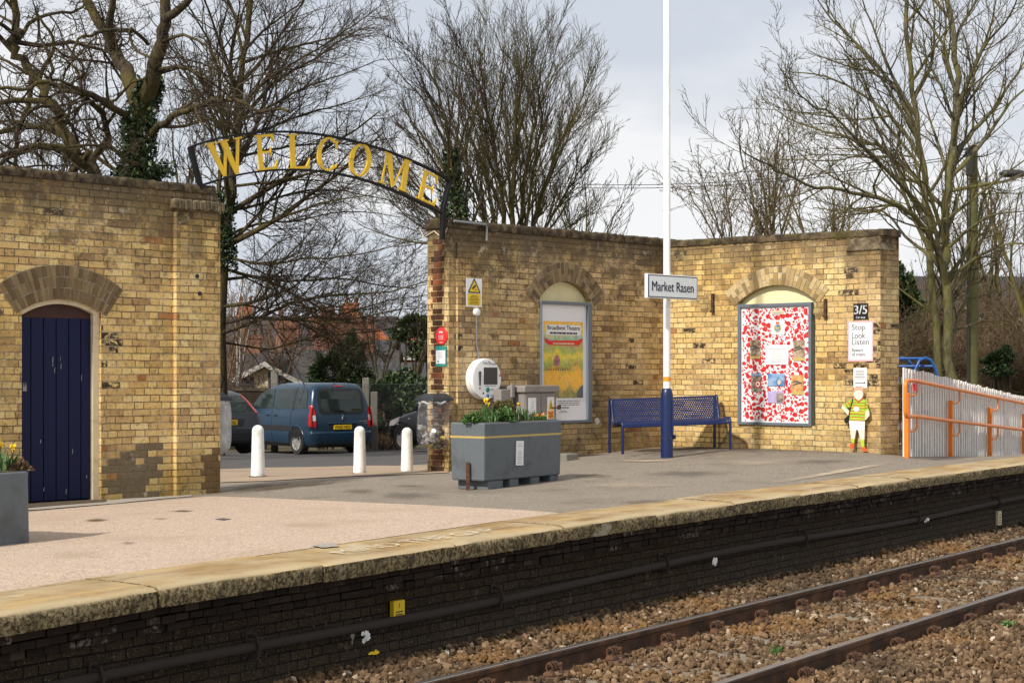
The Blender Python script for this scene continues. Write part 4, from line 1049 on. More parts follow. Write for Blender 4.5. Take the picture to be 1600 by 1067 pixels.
for nm, zx, zy, r_, mt in (('button', 571, 845, .034, 'button_green'), ('button', 571, 910, .025, 'button_blue'), ('speaker_hole', 483, 828, .011, 'trim_black'), ('speaker_hole', 520, 882, .012, 'trim_black'), ('speaker_hole', 679, 845, .012, 'trim_black'), ('indicator', 707, 690, .019, 'mauve_card')):
    o = MB().lathe([(r_, 0), (r_, .004), (r_*.8, .008)], 20, M=RX).build(nm, M[mt], t, smooth=40); o.location = (hu(zx), yF, hv(zy))
mb = MB(); put_text(mb, 'Help', hu(545), hv(563), yF-.002, h=.040); put_text(mb, 'Point', hu(630), hv(566), yF-.002, h=.036)
mb.flat([(hu(582), hv(580)), (hu(588), hv(580)), (hu(588), hv(548)), (hu(595), hv(552)), (hu(584), hv(535)), (hu(574), hv(552)), (hu(582), hv(548))], yF-.002)
lines_of_print(mb, hu(530), hu(675), hv(806), hv(796), 1, yF-.002, 0, rg, .5); lines_of_print(mb, hu(600), hu(650), hv(850), hv(830), 2, yF-.002, 0, rg, .4, False); lines_of_print(mb, hu(600), hu(650), hv(912), hv(897), 1, yF-.002, 0, rg, .5, False)
mb.build('print', M['navy_print'], t)
# round red and teal notices on the end of the pier
x, y = on_end(690.5, .008); t = thing('round_sign', (x, y, EYE-(525-HY)/F*y), RETROT, 'round red notice on the end of the brick pier', 'sign')
MB().lathe([(.112, 0), (.112, .006), (.106, .009)], 40, M=RX).build('disc', M['red_sign'], t, smooth=40)
mb = MB(); mb.flat([(-.035, .035), (-.005, .042), (-.005, .066), (-.035, .06)], -.0105); mb.flat([(.0, .04), (.035, .04), (.035, .055), (.0, .062)], -.0105)
lines_of_print(mb, -.075, .075, -.045, .02, 4, -.0105, 0, rg, .3); lines_of_print(mb, -.045, .045, -.085, -.065, 1, -.0105, 0, rg, .4); mb.build('print', M['sign_white'], t)
x, y = on_end(690, .008); t = plate('notice', x, y, EYE-(556.5-HY)/F*y, RETROT, .205, .262, .008, M['teal_sign'], 'teal and white notice just below the round red one', 'notice', .01)
mb = MB(); mb.flat([(-.085, -.095), (.085, -.095), (.085, .075), (-.085, .075)], -.0095); mb.build('white_panel', M['sign_white'], t)
mb = MB(); lines_of_print(mb, -.07, .07, -.03, .065, 6, -.011, 0, rg, .3); mb.flat([(-.07, -.08), (-.02, -.08), (-.03, -.055), (-.06, -.05)], -.011); mb.build('print', M['faint_print'], t)

# litter hoops with plastic bags
def bin_(loc, rot, label, milky, seed, rub=True):
    t = thing('litter_bin', loc, rot, label, 'litter bin')
    r_ = random.Random(seed)
    mb = MB(); mb.zprism([(-.18, -.34), (.18, -.34), (.18, .03), (-.18, .03)], .845, .875, top=[(-.17, -.33), (.17, -.33), (.17, .03), (-.17, .03)])
    mb.zprism([(-.165, -.325), (.165, -.325), (.165, .03), (-.165, .03)], .876, .935, top=[(-.10, -.25), (.10, -.25), (.10, -.02), (-.10, -.02)])
    mb.build('lid', M['dark_plastic'], t, bevel=.008)
    mb = MB(); mb.box(-.04, .04, -.02, .06, .78, .96); mb.tube([(.17*math.cos(a), -.17+.16*math.sin(a), .815) for a in np.linspace(0, 2*math.pi, 25)], .010, 6); mb.build('hoop', M['steel'], t, smooth=40)
    V = []; nr, nc = 15, 40
    for i in range(nr):
        f = i/(nr-1)
        for j in range(nc):
            a = 2*math.pi*j/nc; rr = .178*(1+.10*math.sin(f*3.0))*(1-.0*f)
            if f > .82: rr *= math.cos((f-.82)/.18*1.15)
            fold = .018*math.sin(a*7+seed)*(1-f*.6)+.012*math.sin(a*13+f*5+seed*2)
            V.append(((rr*1.05+fold)*math.cos(a), -.17+(rr+fold)*math.sin(a), .845-f*.63+.014*math.sin(a*5+seed)*f))
    fs = [(i*nc+j, i*nc+(j+1) % nc, (i+1)*nc+(j+1) % nc, (i+1)*nc+j) for i in range(nr-1) for j in range(nc)]
    np_mesh('bag', V, fs, M['bag_milky' if milky else 'bag'], t, smooth=True)
    mb = MB()
    mb.tube([((.184+.006*math.sin(a*9))*math.cos(a), -.17+(.176+.006*math.sin(a*11))*math.sin(a), .822+.012*math.sin(a*7)) for a in np.linspace(0, 2*math.pi, 60)], .012, 6)
    mb.build('bag_rim', M['bag_milky'], t, smooth=60)
    if rub:
        for k in range(44):
            mt = r_.choice(['rubbish_a', 'rubbish_a', 'rubbish_b', 'rubbish_b', 'brown_card', 'rubbish_d' if k % 3 == 0 else 'rubbish_a', 'rubbish_c', 'red_sign' if k == 5 else 'rubbish_a', 'teal_card' if k == 9 else 'rubbish_a'])
            zz = r_.uniform(.245, .46 if k < 36 else .56); a = r_.uniform(0, 6.28); q = r_.uniform(.03, .135)*(1 if zz > .29 else .75); sz = r_.uniform(.025, .055)
            mb = MB(); base, ff = ico(); mb.add([(p[0]*sz*r_.uniform(.7, 1.4), p[1]*sz*r_.uniform(.7, 1.3), p[2]*sz*r_.uniform(.5, 1.1)) for p in base], [tuple(q_) for q_ in ff])
            o = mb.build('rubbish', M[mt], t); o.location = (q*math.cos(a), -.17+q*math.sin(a), zz)
        mb = MB(); mb.lathe([(.026, -.055), (.032, .055)], 14); o = mb.build('paper_cup', M['sign_white'], t, smooth=40); o.location = (.10, -.27, .44); o.rotation_euler = (.5, .9, .2)
        mb = MB(); mb.lathe([(.033, -.05), (.033, .05)], 14, M=Matrix.Rotation(R(80), 4, 'X')); o = mb.build('drink_can', M['alloy'], t, smooth=40); o.location = (-.10, -.27, .50)
    return t
bx_, by_ = on_end(692, 0)
zb = EYE-(705-HY)/F*20.9-.215
bin_((bx_, by_, zb), RETROT, 'clear plastic litter bag full of rubbish under a dark lid on the brick pier', False, 3)
bx_, by_ = L0[0]+D[0]*(xe)-E[0]*.33, L0[1]+D[1]*(xe)-E[1]*.33
bin_((bx_+.0, by_, gz(bx_, by_)+.19), WALLROT+R(90), 'milky plastic litter bag under a dark lid half hidden behind the left wall', True, 5, False)

# conduit and loose wire along the head of the pier
t = thing('conduit', (*on_long(706, .04), 0), WALLROT, 'grey steel conduit along the top of the brick pier', 'conduit')
za = wz(730, 348); dx = wall_t(757)-wall_t(706)
MB().tube([(0, 0, za+.0), (dx*.97, 0, za-.01), (dx, 0, za-.04), (dx, 0, za-.22)], .016, 8).build('tube', M['steel'], t, smooth=40)
t = thing('loose_wire', (*on_end(672, .02), 0), RETROT, 'pale loose wire looping beside the black arch leg on the pier', 'wire')
pts = []
for px, py in ((658, 358), (664, 371), (672, 366), (680, 361), (686, 366), (691, 370), (697, 366), (701, 355), (704, 345)):
    x, y = on_end(min(px, 700), .035); pts.append((-(end_u(min(px, 703))-end_u(672)), 0, EYE-(py-HY)/F*y))
MB().tube(pts, .007, 6).build('wire', M['cream_paint'], t, smooth=50)

# WELCOME arch
A0 = wall_t(300)
t = thing('welcome_arch', (L0[0]+D[0]*A0, L0[1]+D[1]*A0, 0), WALLROT, 'black metal arch spelling WELCOME in yellow letters between the two brick walls', 'arch sign')
def wp(zx, zy):
    px, py = 280+zx*.2875, 190+zy*.2875; return (wall_t(px)-A0, wz(px, py))
def smooth_pts(p, n=50):
    p = np.array(p, float); u = np.linspace(0, 1, len(p)); c = [np.polyfit(u, p[:, i], 5) for i in (0, 1)]; v = np.linspace(0, 1, n); return np.c_[np.polyval(c[0], v), np.polyval(c[1], v)]
outer = smooth_pts([wp(*q) for q in ((60, 140), (200, 95), (350, 68), (500, 57), (650, 60), (800, 76), (950, 108), (1100, 153), (1250, 207), (1370, 265), (1470, 325))])
inner = smooth_pts([wp(*q) for q in ((115, 348), (200, 322), (300, 296), (420, 275), (600, 262), (750, 268), (900, 290), (1020, 325), (1150, 373), (1250, 415), (1340, 455), (1428, 500))])
def flatbar(mb, pts, w, y0=-.03, y1=.03):
    n = len(pts)
    for i in range(n-1):
        a = Vector(pts[i]); b = Vector(pts[i+1]); d = (b-a).normalized(); nn = Vector((-d.y, d.x))*w; e = d*.002
        mb.prism([tuple(a-nn-e), tuple(b-nn+e), tuple(b+nn+e), tuple(a+nn-e)], y0, y1)
mb = MB(); flatbar(mb, outer, .0105); mb.build('upper_bar', M['iron_black'], t)
mb = MB(); flatbar(mb, inner, .0105); mb.build('lower_bar', M['iron_black'], t)
mb = MB(); flatbar(mb, [tuple(outer[0]), tuple(inner[0]+np.array([0, -.04]))], .022, -.032, .032); mb.build('end_bar', M['iron_black'], t); mb = MB(); flatbar(mb, [tuple(outer[-1]), tuple(inner[-1])], .020, -.032, .032)
e0 = inner[-1]; flatbar(mb, [tuple(e0), (e0[0]-.02, e0[1]-.33)], .024, -.05, .01); mb.build('end_bar', M['iron_black'], t)
def rect(a, b, c, d): return [(a, c), (b, c), (b, d), (a, d)]
def ring(cx, cy, rx, ry, ix, iy, a0, a1, n=28, tilt=0):
    out = []
    for i in range(n):
        p, q = R(a0+(a1-a0)*i/n), R(a0+(a1-a0)*(i+1)/n)
        out.append([(cx+rx*math.cos(p), cy+ry*math.sin(p)), (cx+rx*math.cos(q), cy+ry*math.sin(q)), (cx+ix*math.cos(q+tilt), cy+iy*math.sin(q+tilt)), (cx+ix*math.cos(p+tilt), cy+iy*math.sin(p+tilt))])
    return out
LET = {
 'W': [[(.06, 1), (.23, 1), (.46, 0), (.36, 0)], [(.39, .10), (.44, 0.0), (.60, .86), (.55, .92)], [(.43, 1), (.60, 1), (.80, 0), (.70, 0)], [(.73, .10), (.78, 0), (.965, 1), (.905, 1)], rect(-.01, .30, .955, 1), rect(.35, .66, .955, 1), rect(.84, 1.03, .955, 1)],
 'E': [rect(.14, .34, .0, 1), rect(.02, .14, 0, .045), rect(.02, .14, .955, 1), rect(.34, .92, .925, 1), rect(.34, .72, .47, .535), rect(.34, .98, 0, .075), [(.80, .925), (.92, .925), (.95, .74)], [(.86, .075), (.98, .075), (1.04, .28)], [(.66, .50), (.72, .47), (.75, .36), (.75, .64), (.72, .535)]],
 'L': [rect(.14, .36, 0, 1), rect(.02, .14, 0, .045), rect(.02, .14, .955, 1), rect(.36, .5, .955, 1), rect(.36, .98, 0, .075), [(.84, .075), (.98, .075), (1.03, .30)]],
 'C': ring(.52, .5, .52, .52, .34, .46, 48, 318)+[[(.86, .68), (.92, .68), (.94, .98), (.84, .90)], [(.84, .08), (.92, .12), (.97, .24), (.90, .20)]],
 'O': ring(.5, .5, .50, .52, .31, .46, 0, 360, 36),
 'M': [rect(.10, .15, .03, 1), [(.07, 1), (.28, 1), (.53, .06), (.46, .0)], [(.485, .0), (.53, .06), (.82, 1), (.76, 1)], rect(.76, .92, .03, 1), rect(-.02, .26, 0, .04), rect(.66, 1.02, 0, .04), rect(.0, .10, .96, 1), rect(.92, 1.0, .96, 1)]}
for ch, TL, TR, BL, BR in (('W', (135, 122), (330, 84), (168, 312), (363, 276)), ('E', (405, 76), (515, 66), (418, 272), (532, 258)), ('L', (583, 70), (697, 66), (590, 262), (706, 256)), ('C', (757, 82), (868, 96), (740, 262), (860, 270)),
                           ('O', (935, 114), (1052, 134), (910, 285), (1028, 308)), ('M', (1112, 162), (1262, 214), (1078, 330), (1238, 388)), ('E', (1318, 258), (1412, 300), (1282, 414), (1386, 462))):
    mb = MB()
    for i, poly in enumerate(LET[ch]):
        pp = []
        for u, v in poly:
            zx = (BL[0]*(1-u)+BR[0]*u)*(1-v)+(TL[0]*(1-u)+TR[0]*u)*v; zy = (BL[1]*(1-u)+BR[1]*u)*(1-v)+(TL[1]*(1-u)+TR[1]*u)*v
            pp.append(wp(zx, zy))
        o_ = .0012*(i % 9); mb.prism(pp, -.012-o_, .004+o_)
    mb.build('letter', M['letter_yellow'], t)

# framed theatre poster in the first recess
x, y = on_long(884, 0); t0_ = wall_t(884)
t = thing('poster_board', (x, y, 0), WALLROT, 'grey framed theatre poster with a painted farm landscape in the wall recess', 'poster')
u0, u1 = wall_t(843.5)-t0_, wall_t(923)-t0_; zt_, zb_ = wz(884, 471.5), wz(884, 661)
mb = MB(); f_ = .05
mb.box(u0, u1, -.03, .06, zt_-.045, zt_); mb.box(u0, u1, -.03, .06, zb_, zb_+.04); mb.box(u0, u0+.02, -.03, .06, zb_+.04, zt_-.045); mb.box(u1-.085, u1, -.03, .06, zb_+.04, zt_-.045)
mb.build('frame', M['grey_frame_paint'], t, bevel=.005)
MB().box(u0+.02, u1-.085, .01, .05, zb_+.04, zt_-.045).build('backing', M['sign_white'], t)
def tu(zx): return wall_t(835+zx*.281)-t0_
def tz(zy): return wz(884, 390+zy*.281)
a, b, c, d = tu(54), tu(272), tz(824), tz(400)
mb = MB(); mb.add([(a, .006, c), (b, .006, c), (b, .006, d), (a, .006, d)], [(0, 1, 2, 3)]); o = mb.build('landscape_print', M['meadow'], t)
for l, vv in zip(o.data.uv_layers[0].data, ((0, .95), (1, .95), (1, 1.82), (0, 1.82))): l.uv = vv
mb = MB(); w = b-a; h = d-c
def pz(f): return c+h*f
def pd(name, polys, y_, mt):
    mb = MB()
    for p_ in polys: mb.flat(p_, y_)
    mb.build(name, M[mt], t)
X_ = lambda f: a+w*f
pd('title_panel', [[(X_(.06), pz(.82)), (X_(.94), pz(.82)), (X_(.94), pz(.955)), (X_(.06), pz(.955))]], .004, 'sign_white')
pd('ribbon', [[(X_(.03), pz(.725)), (X_(.12), pz(.69)), (X_(.88), pz(.69)), (X_(.97), pz(.735)), (X_(.99), pz(.79)), (X_(.85), pz(.755)), (X_(.15), pz(.745)), (X_(.02), pz(.79))]], .0035, 'red_sign')
pd('painted_barn', [[(X_(.25), pz(.42)), (X_(.40), pz(.42)), (X_(.41), pz(.50)), (X_(.36), pz(.555)), (X_(.30), pz(.555)), (X_(.25), pz(.50))]], .0035, 'mauve_card')
pd('hedge_print', [[(X_(.05+.045*i), pz(.36)), (X_(.068+.045*i), pz(.36)), (X_(.062+.045*i), pz(.40)), (X_(.056+.045*i), pz(.40))] for i in range(14)], .0035, 'navy_print')
pd('foliage_print', [[(X_(.84), pz(.0)), (X_(1), pz(.0)), (X_(1), pz(.17)), (X_(.92), pz(.14)), (X_(.85), pz(.07))]], .0036, 'planter_grey')
mb = MB(); put_text(mb, 'Broadbent Theatre', (a+b)/2, pz(.917), .002, w=w*.82, bold=.0015); lines_of_print(mb, a+w*.12, b-w*.12, pz(.835), pz(.862), 1, .002, 0, rg, .9)
lines_of_print(mb, a+w*.3, b-w*.02, c-.10, c-.02, 3, .006, 0, rg, .3); put_text(mb, 'Broadbent', a+w*.52, c-.13, .006, w=w*.24); lines_of_print(mb, a+w*.35, b-w*.35, c-.2, c-.16, 2, .006, 0, rg, .3)
mb.build('print', M['sign_black'], t)
mb = MB(); lines_of_print(mb, a+w*.2, b-w*.2, pz(.70), pz(.735), 1, .0022, 0, rg, .6); mb.build('ribbon_print', M['cream_paint'], t)

# poppy board in the second recess
x, y = on_ret(1213, 0); s0_ = wall_s(1213)
t = thing('poppy_board', (x, y, 0), RETROT, 'grey framed board of red poppies with small pictures in the right recess', 'poster')
def bu(zx): return wall_s(1140+zx*.2344)-s0_
def bz(zy): return wz(1213, 430+zy*.2344, True)
mb = MB(); a, b, c, d = bu(62), bu(552), bz(1000), bz(188)
for e in (0, 1):
    pass
mb.box(a, b, -.035, .04, d-.045, d); mb.box(a, b, -.035, .04, c, c+.04); mb.box(a, a+.05, -.035, .04, c+.04, d-.045); mb.box(b-.045, b, -.035, .04, c+.04, d-.045)
mb.build('frame', M['grey_frame_paint'], t, bevel=.005)
mb = MB(); mb.box(a+.05, b-.045, -.005, .03, c+.04, d-.045); mb.build('backing', M['sign_white'], t)
ia, ib, ic, id_ = a+.055, b-.05, c+.045, d-.05
mb = MB(); rp = random.Random(12); placed = []
tries = 0
while len(placed) < 620 and tries < 20000:
    tries += 1; x_, z_ = rp.uniform(ia, ib), rp.uniform(ic, id_); r_ = rp.choice((.046, .042, .038, .034, .028, .02, .013)) if tries < 6000 else rp.choice((.026, .02, .014, .010))
    if all((x_-p)**2+(z_-q)**2 > ((r_+k)*.90)**2 for p, q, k in placed) and ia+r_ < x_ < ib-r_*.8 and ic+r_ < z_ < id_-r_: placed.append((x_, z_, r_))
for i, (x_, z_, r_) in enumerate(placed):
    th = rp.uniform(0, 6.28); n = 16; pts = []
    for k in range(n):
        a_ = 2*math.pi*k/n; q = r_*(1+.16*math.cos(2*a_+th)-.38*math.exp(-((a_-3.14)/.42)**2)); pts.append((x_+q*math.cos(a_+th), z_+q*math.sin(a_+th)*.95))
    mb.flat(pts, -.0062-.00005*(i % 40), 0)
    if r_ > .02:
        cx_, cz_ = x_-.35*r_*math.cos(th), z_-.35*r_*math.sin(th); mb.flat([(cx_+.2*r_*math.cos(q*1.05), cz_+.2*r_*math.sin(q*1.05)) for q in range(6)], -.0095, 1)
    if rp.random() < .5: mb.flat([(x_+r_, z_-r_), (x_+r_+.006, z_-r_), (x_+r_*1.2+.012, z_-r_*1.5)], -.0065, 2)
mb.build('poppy_print', [M['poppy_red'], M['sign_black'], M['ivy']], t)
for nm, q, mt in (('title_card', (285, 262, 365, 235), 'cream_paint'), ('crest_card', (278, 395, 370, 300), 'sign_white'), ('picture_card', (140, 555, 208, 430), 'sepia_card'), ('picture_card', (428, 570, 502, 437), 'sepia_card'), ('text_card', (243, 595, 395, 465), 'white_cloth'),
                  ('picture_card', (147, 778, 215, 655), 'brown_card'), ('picture_card', (258, 738, 370, 655), 'sky_card'), ('picture_card', (415, 795, 495, 665), 'warm_card'), ('picture_card', (258, 850, 365, 772), 'violet_card')):
    k, l, m_, n = bu(q[0]), bz(q[1]), bu(q[2]), bz(q[3]); cd = MB().box(k, m_, -.0135, -.0105, l, n).build(nm, M[mt], t)
    if nm == 'text_card': mb = MB(); lines_of_print(mb, k+.03, m_-.03, l+.03, n-.03, 8, -.015, 0, rp, .3); mb.build('print', M['faint_print'], cd)
    if nm == 'title_card': mb = MB(); lines_of_print(mb, k+.02, m_-.02, l+.015, n-.01, 1, -.015, 0, rp, .5); mb.build('print', M['faint_print'], cd)
    if nm == 'crest_card':
        X_, Z_ = (k+m_)/2, (l+n)/2-.01; mb = MB()
        mb.flat([(X_+.062*math.cos(q*.3), Z_+.062*math.sin(q*.3)) for q in range(21)], -.015, 0); mb.flat([(X_+.047*math.cos(q*.3), Z_+.047*math.sin(q*.3)) for q in range(21)], -.0155, 1)
        mb.flat([(X_-.03, Z_-.02), (X_+.02, Z_-.015), (X_+.035, Z_+.025), (X_, Z_+.005), (X_-.035, Z_+.02)], -.016, 0); mb.flat([(X_-.025, Z_+.06), (X_+.025, Z_+.06), (X_+.03, Z_+.09), (X_, Z_+.08), (X_-.03, Z_+.09)], -.0157, 2)
        mb.build('crest', [M['gold_stripe'], M['sky_card'], M['poppy_red']], cd)
    if mt == 'brown_card':
        X_, Z_ = k+(m_-k)*.66, l+(n-l)*.42; mb = MB()
        for i_, (r_, c_) in enumerate(((.052, 0), (.036, 1), (.020, 0))): mb.flat([(X_+r_*math.cos(q*.3), Z_+r_*math.sin(q*.3)) for q in range(21)], -.015-.0005*i_, c_)
        mb.flat([(k, n-.03), (m_, n-.03), (m_, n), (k, n)], -.015, 2); mb.build('roundel', [M['poppy_red'], M['white_cloth'], M['sky_card']], cd)
    if mt == 'sky_card': mb = MB(); X_, Z_ = k+(m_-k)*.68, l+(n-l)*.3; mb.flat([(X_+.028*math.cos(q*.45), Z_+.036*math.sin(q*.45)) for q in range(14)], -.015); mb.build('emblem', M['cream_paint'], cd)
    if mt == 'violet_card': mb = MB(); mb.flat([(k+(m_-k)*.55, l+.01), (m_-.01, l+.01), (m_-.01, n-.03), (k+(m_-k)*.55, n-.03)], -.015); mb.build('photograph', M['brown_card'], cd)
    if mt in ('sepia_card', 'warm_card'):
        mb = MB(); w_ = m_-k
        for zz, aa in ((.45, .2), (.62, -.15)): Z_ = l+(n-l)*zz; mb.flat([(k+w_*.1, Z_), (k+w_*.55, Z_+.012+aa*.05), (k+w_*.92, Z_+aa*.15), (k+w_*.9, Z_+.016+aa*.15), (k+w_*.5, Z_+.034+aa*.05), (k+w_*.12, Z_+.014)], -.0148)
        mb.build('drawing', M['grey_plastic'], cd); mb = MB(); mb.flat([(k, l), (m_, l), (m_, l+(n-l)*.14), (k, l+(n-l)*.14)], -.0149); mb.build('caption_strip', M['gold_stripe'], cd)

# notices on the end pier
def ret_off(px, off): return on_ret(px, off)
def rs_(a, b): return wall_s(b)-wall_s(a)
x, y = ret_off(1348.5, .052); t = plate('stop_marker', x, y, wz(1348, 487, True), RETROT, rs_(1337, 1360), .215, .005, M['sign_black'], 'black 3/5 car stop sign at the top of the column of notices', 'sign')
mb = MB(); w = rs_(1337, 1360); put_text(mb, '3/5', 0, .025, -.007, w=w*.86, h=.115, bold=.002); put_text(mb, 'Car stop', 0, -.080, -.007, w=w*.62, h=.034, bold=.001); mb.build('lettering', M['sign_white'], t)
x, y = ret_off(1348, .052); w = rs_(1328.5, 1368); h = wz(1348, 502, True)-wz(1348, 564.5, True)
t = plate('safety_sign', x, y, wz(1348, 533.2, True), RETROT, w, h, .005, M['pink_border'], 'white Stop Look Listen sign with a faded pink border', 'sign')
mb = MB(); mb.flat([(-w/2+.022, -h/2+.02), (w/2-.022, -h/2+.02), (w/2-.022, h/2-.02), (-w/2+.022, h/2-.02)], -.007); mb.build('white_panel', M['sign_white'], t)
mb = MB()
for s_, zz, hh, ww in (('Stop', .175, .098, .52), ('Look', .078, .078, .53), ('Listen', -.008, .078, .67), ('Beware', -.115, .05, .44), ('of trains', -.170, .05, .52)): put_text(mb, s_, -w/2+w*.17, zz, -.0085, w=ww*w, h=hh, align='l', bold=.0022)
mb.build('lettering', M['grey_print'], t)
x, y = ret_off(1347.5, .052); w = rs_(1337, 1358); h = wz(1348, 575, True)-wz(1348, 606.5, True)
t = plate('notice', x, y, wz(1348, 590.5, True), RETROT, w, h, .004, M['sign_white'], 'small white notice with an arrow above the painted boy cutout', 'notice')
mb = MB(); lines_of_print(mb, -w/2+.02, w/2-.02, -.01, h/2-.02, 6, -.0055, 0, rp, .35); lines_of_print(mb, -w/2+.03, w/2-.03, -h/2+.015, -h/2+.035, 1, -.0055, 0, rp, .35)
mb.flat([(-w*.38, -.068), (w*.3, -.068), (w*.3, -.078), (w*.42, -.063), (w*.3, -.048), (w*.3, -.058), (-w*.38, -.058)], -.0056); mb.build('print', M['sign_black'], t)

# painted wooden cutout of a young rugby player leaning at the pier
x, y = ret_off(1346, .11); s0_ = wall_s(1346); zg = gz(x, y)
t = thing('painted_cutout', (x, y, zg), RETROT, 'flat painted wooden cutout of a boy in green and red striped rugby kit', 'cutout')
KZ = 21.6/F
def cz(zx, zy): return ((wall_s(1260+zx*.178)-s0_), (712.5-(540+zy*.178))*KZ)
def cp(name, polys, mat, lay):
    mb = MB()
    for p in polys: mb.prism([cz(*q) for q in p], -.018-.0022*lay, -.001 if lay == 0 else -.0165)
    return mb.build(name, M[mat], t)
el = lambda cx_, cy_, rx, ry, n=22, a0=0, a1=360: [(cx_+rx*math.cos(R(a0+(a1-a0)*i/n)), cy_+ry*math.sin(R(a0+(a1-a0)*i/n))) for i in range(n)]
cp('face', [el(503, 446, 41, 56)], 'skin_paint', 0)
cp('neck', [[(480, 480), (530, 480), (535, 505), (472, 505)]], 'skin_paint', 1)
cp('hair', [[(460, 452), (461, 415), (475, 392), (503, 383), (530, 391), (545, 415), (546, 450), (538, 430), (525, 418), (500, 414), (478, 420), (467, 434)]], 'hair_paint', 1)
cp('arm', [[(365, 545), (354, 575), (408, 640), (432, 640), (434, 615), (392, 575)], [(562, 592), (592, 588), (599, 638), (566, 680), (553, 668), (562, 640)]], 'skin_paint', 0)
cp('shirt', [[(430, 505), (474, 490), (503, 508), (536, 490), (572, 505), (560, 690), (427, 686)], [(434, 503), (366, 545), (394, 582), (432, 560)], [(569, 503), (594, 588), (563, 598), (558, 540)]], 'shirt_green', 1)
st = []
for zy in (525, 550, 575, 602, 628, 654, 684):
    a_ = 430-(0 if zy > 560 else 2); st.append([(430, zy-3), (563, zy), (563, zy+6), (430, zy+3)])
cp('red_stripe', st, 'shirt_red', 3); cp('yellow_stripe', [[(430, z_+9), (562, z_+12), (562, z_+18), (430, z_+15)] for z_ in (550, 602, 654)], 'shirt_yellow', 3)
cp('sleeve_stripe', [[(385, 533), (391, 529), (416, 566), (408, 571)], [(405, 521), (412, 517), (432, 548), (428, 556)], [(563, 545), (579, 542), (582, 549), (563, 552)], [(563, 570), (587, 565), (589, 572), (563, 577)]], 'shirt_red', 3)
cp('collar', [[(466, 494), (476, 488), (505, 512), (536, 488), (546, 494), (505, 522)]], 'shirt_red', 4)
cp('badge', [el(488, 585, 24, 22)], 'white_cloth', 4)
cp('shorts', [[(423, 688), (560, 688), (558, 772), (500, 775), (490, 765), (482, 775), (430, 775)]], 'white_cloth', 1)
cp('leg', [[(430, 775), (482, 775), (470, 852), (440, 852)], [(500, 775), (557, 772), (554, 856), (522, 856)]], 'skin_paint', 0)
cp('sock', [[(440, 850), (470, 850), (466, 892), (445, 892)], [(521, 855), (554, 855), (556, 922), (530, 922)]], 'shirt_green', 1)
cp('sock_stripe', [[(441, z_), (469, z_), (469, z_+5), (441, z_+5)] for z_ in (858, 874)]+[[(523, z_), (555, z_), (555, z_+5), (523, z_+5)] for z_ in (865, 882, 900)], 'shirt_yellow', 3)
cp('boot', [[(430, 908), (445, 888), (468, 890), (468, 912), (450, 941), (428, 936)], [(524, 925), (556, 918), (586, 945), (583, 961), (545, 957)]], 'boot_orange', 2)
cp('shoulder_bag', [[(384, 672), (408, 652), (426, 656), (420, 700), (402, 716), (384, 702)], [(452, 496), (460, 496), (424, 655), (416, 655)]], 'sign_black', 5)

# lamp post with the station name
px_, py_ = 2.01, 21.6; zb = gz(px_, py_)
t = thing('lamp_post', (px_, py_, zb), RAILROT, 'tall white lamp post with a blue base and one orange band by the bench', 'lamp post')
MB().lathe([(.082, -.2), (.08, 0), (.08, .80), (.076, .84), (.064, .885), (.052, .90)], 24).build('base', M['bench_blue'], t, smooth=40)
MB().lathe([(.047, .88), (.047, 1.55), (.043, 7.2), (.03, 7.25)], 20).build('shaft', M['white_gloss'], t, smooth=40)
MB().lathe([(.0485, .99), (.0485, 1.05)], 20).build('band', M['orange_band'], t, smooth=40)
mb = MB(); mb.lathe([(.03, 0), (.03, .025), (.018, .035)], 12, M=Matrix.Translation((.06, -.06, .27)) @ Matrix.Rotation(R(90), 4, 'X')); mb.box(-.012, .012, -.095, -.075, .3, .75); mb.lathe([(.018, 0), (.018, .02)], 10, M=Matrix.Translation((-.05, -.075, .25)) @ Matrix.Rotation(R(90), 4, 'X')); mb.build('access_lock', M['bench_blue'], t, bevel=.003)
mb = MB(); mb.tube([(0, 0, 7.2), (0, -.25, 7.3), (0, -.6, 7.32)], .03, 10); mb.box(-.1, .1, -1.0, -.5, 7.26, 7.36); mb.build('lantern', M['steel'], t, bevel=.01)
ROT_S = R(44)
zc = EYE-(448.5-HY)/F*21.5
t = thing('station_sign', (px_+.0, py_, zc), ROT_S, 'white Market Rasen station name sign fixed to the lamp post', 'sign')
w, h = .985, .285
MB().box(-w/2-.012, w/2-.0, -.11, -.06, -h/2-.012, h/2+.014).build('backing', M['white_gloss'], t, bevel=.004)
mb = MB(); mb.flat([(-w/2, -h/2), (w/2-.012, -h/2), (w/2-.012, h/2), (-w/2, h/2)], -.1125); mb.build('border', M['navy_print'], t)
mb = MB(); mb.flat([(-w/2+.014, -h/2+.012), (w/2-.024, -h/2+.012), (w/2-.024, h/2-.012), (-w/2+.014, h/2-.012)], -.1145); mb.build('white_panel', M['sign_pale'], t)
mb = MB(); put_text(mb, 'Market Rasen', -.01, 0, -.1165, w=.82, h=.125, bold=.003); mb.build('lettering', M['navy_print'], t)
mb = MB(); mb.box(-.07, .07, -.062, .058, -.10, -.07); mb.box(-.07, .07, -.062, .058, .07, .10); mb.build('clamp', M['white_gloss'], t)

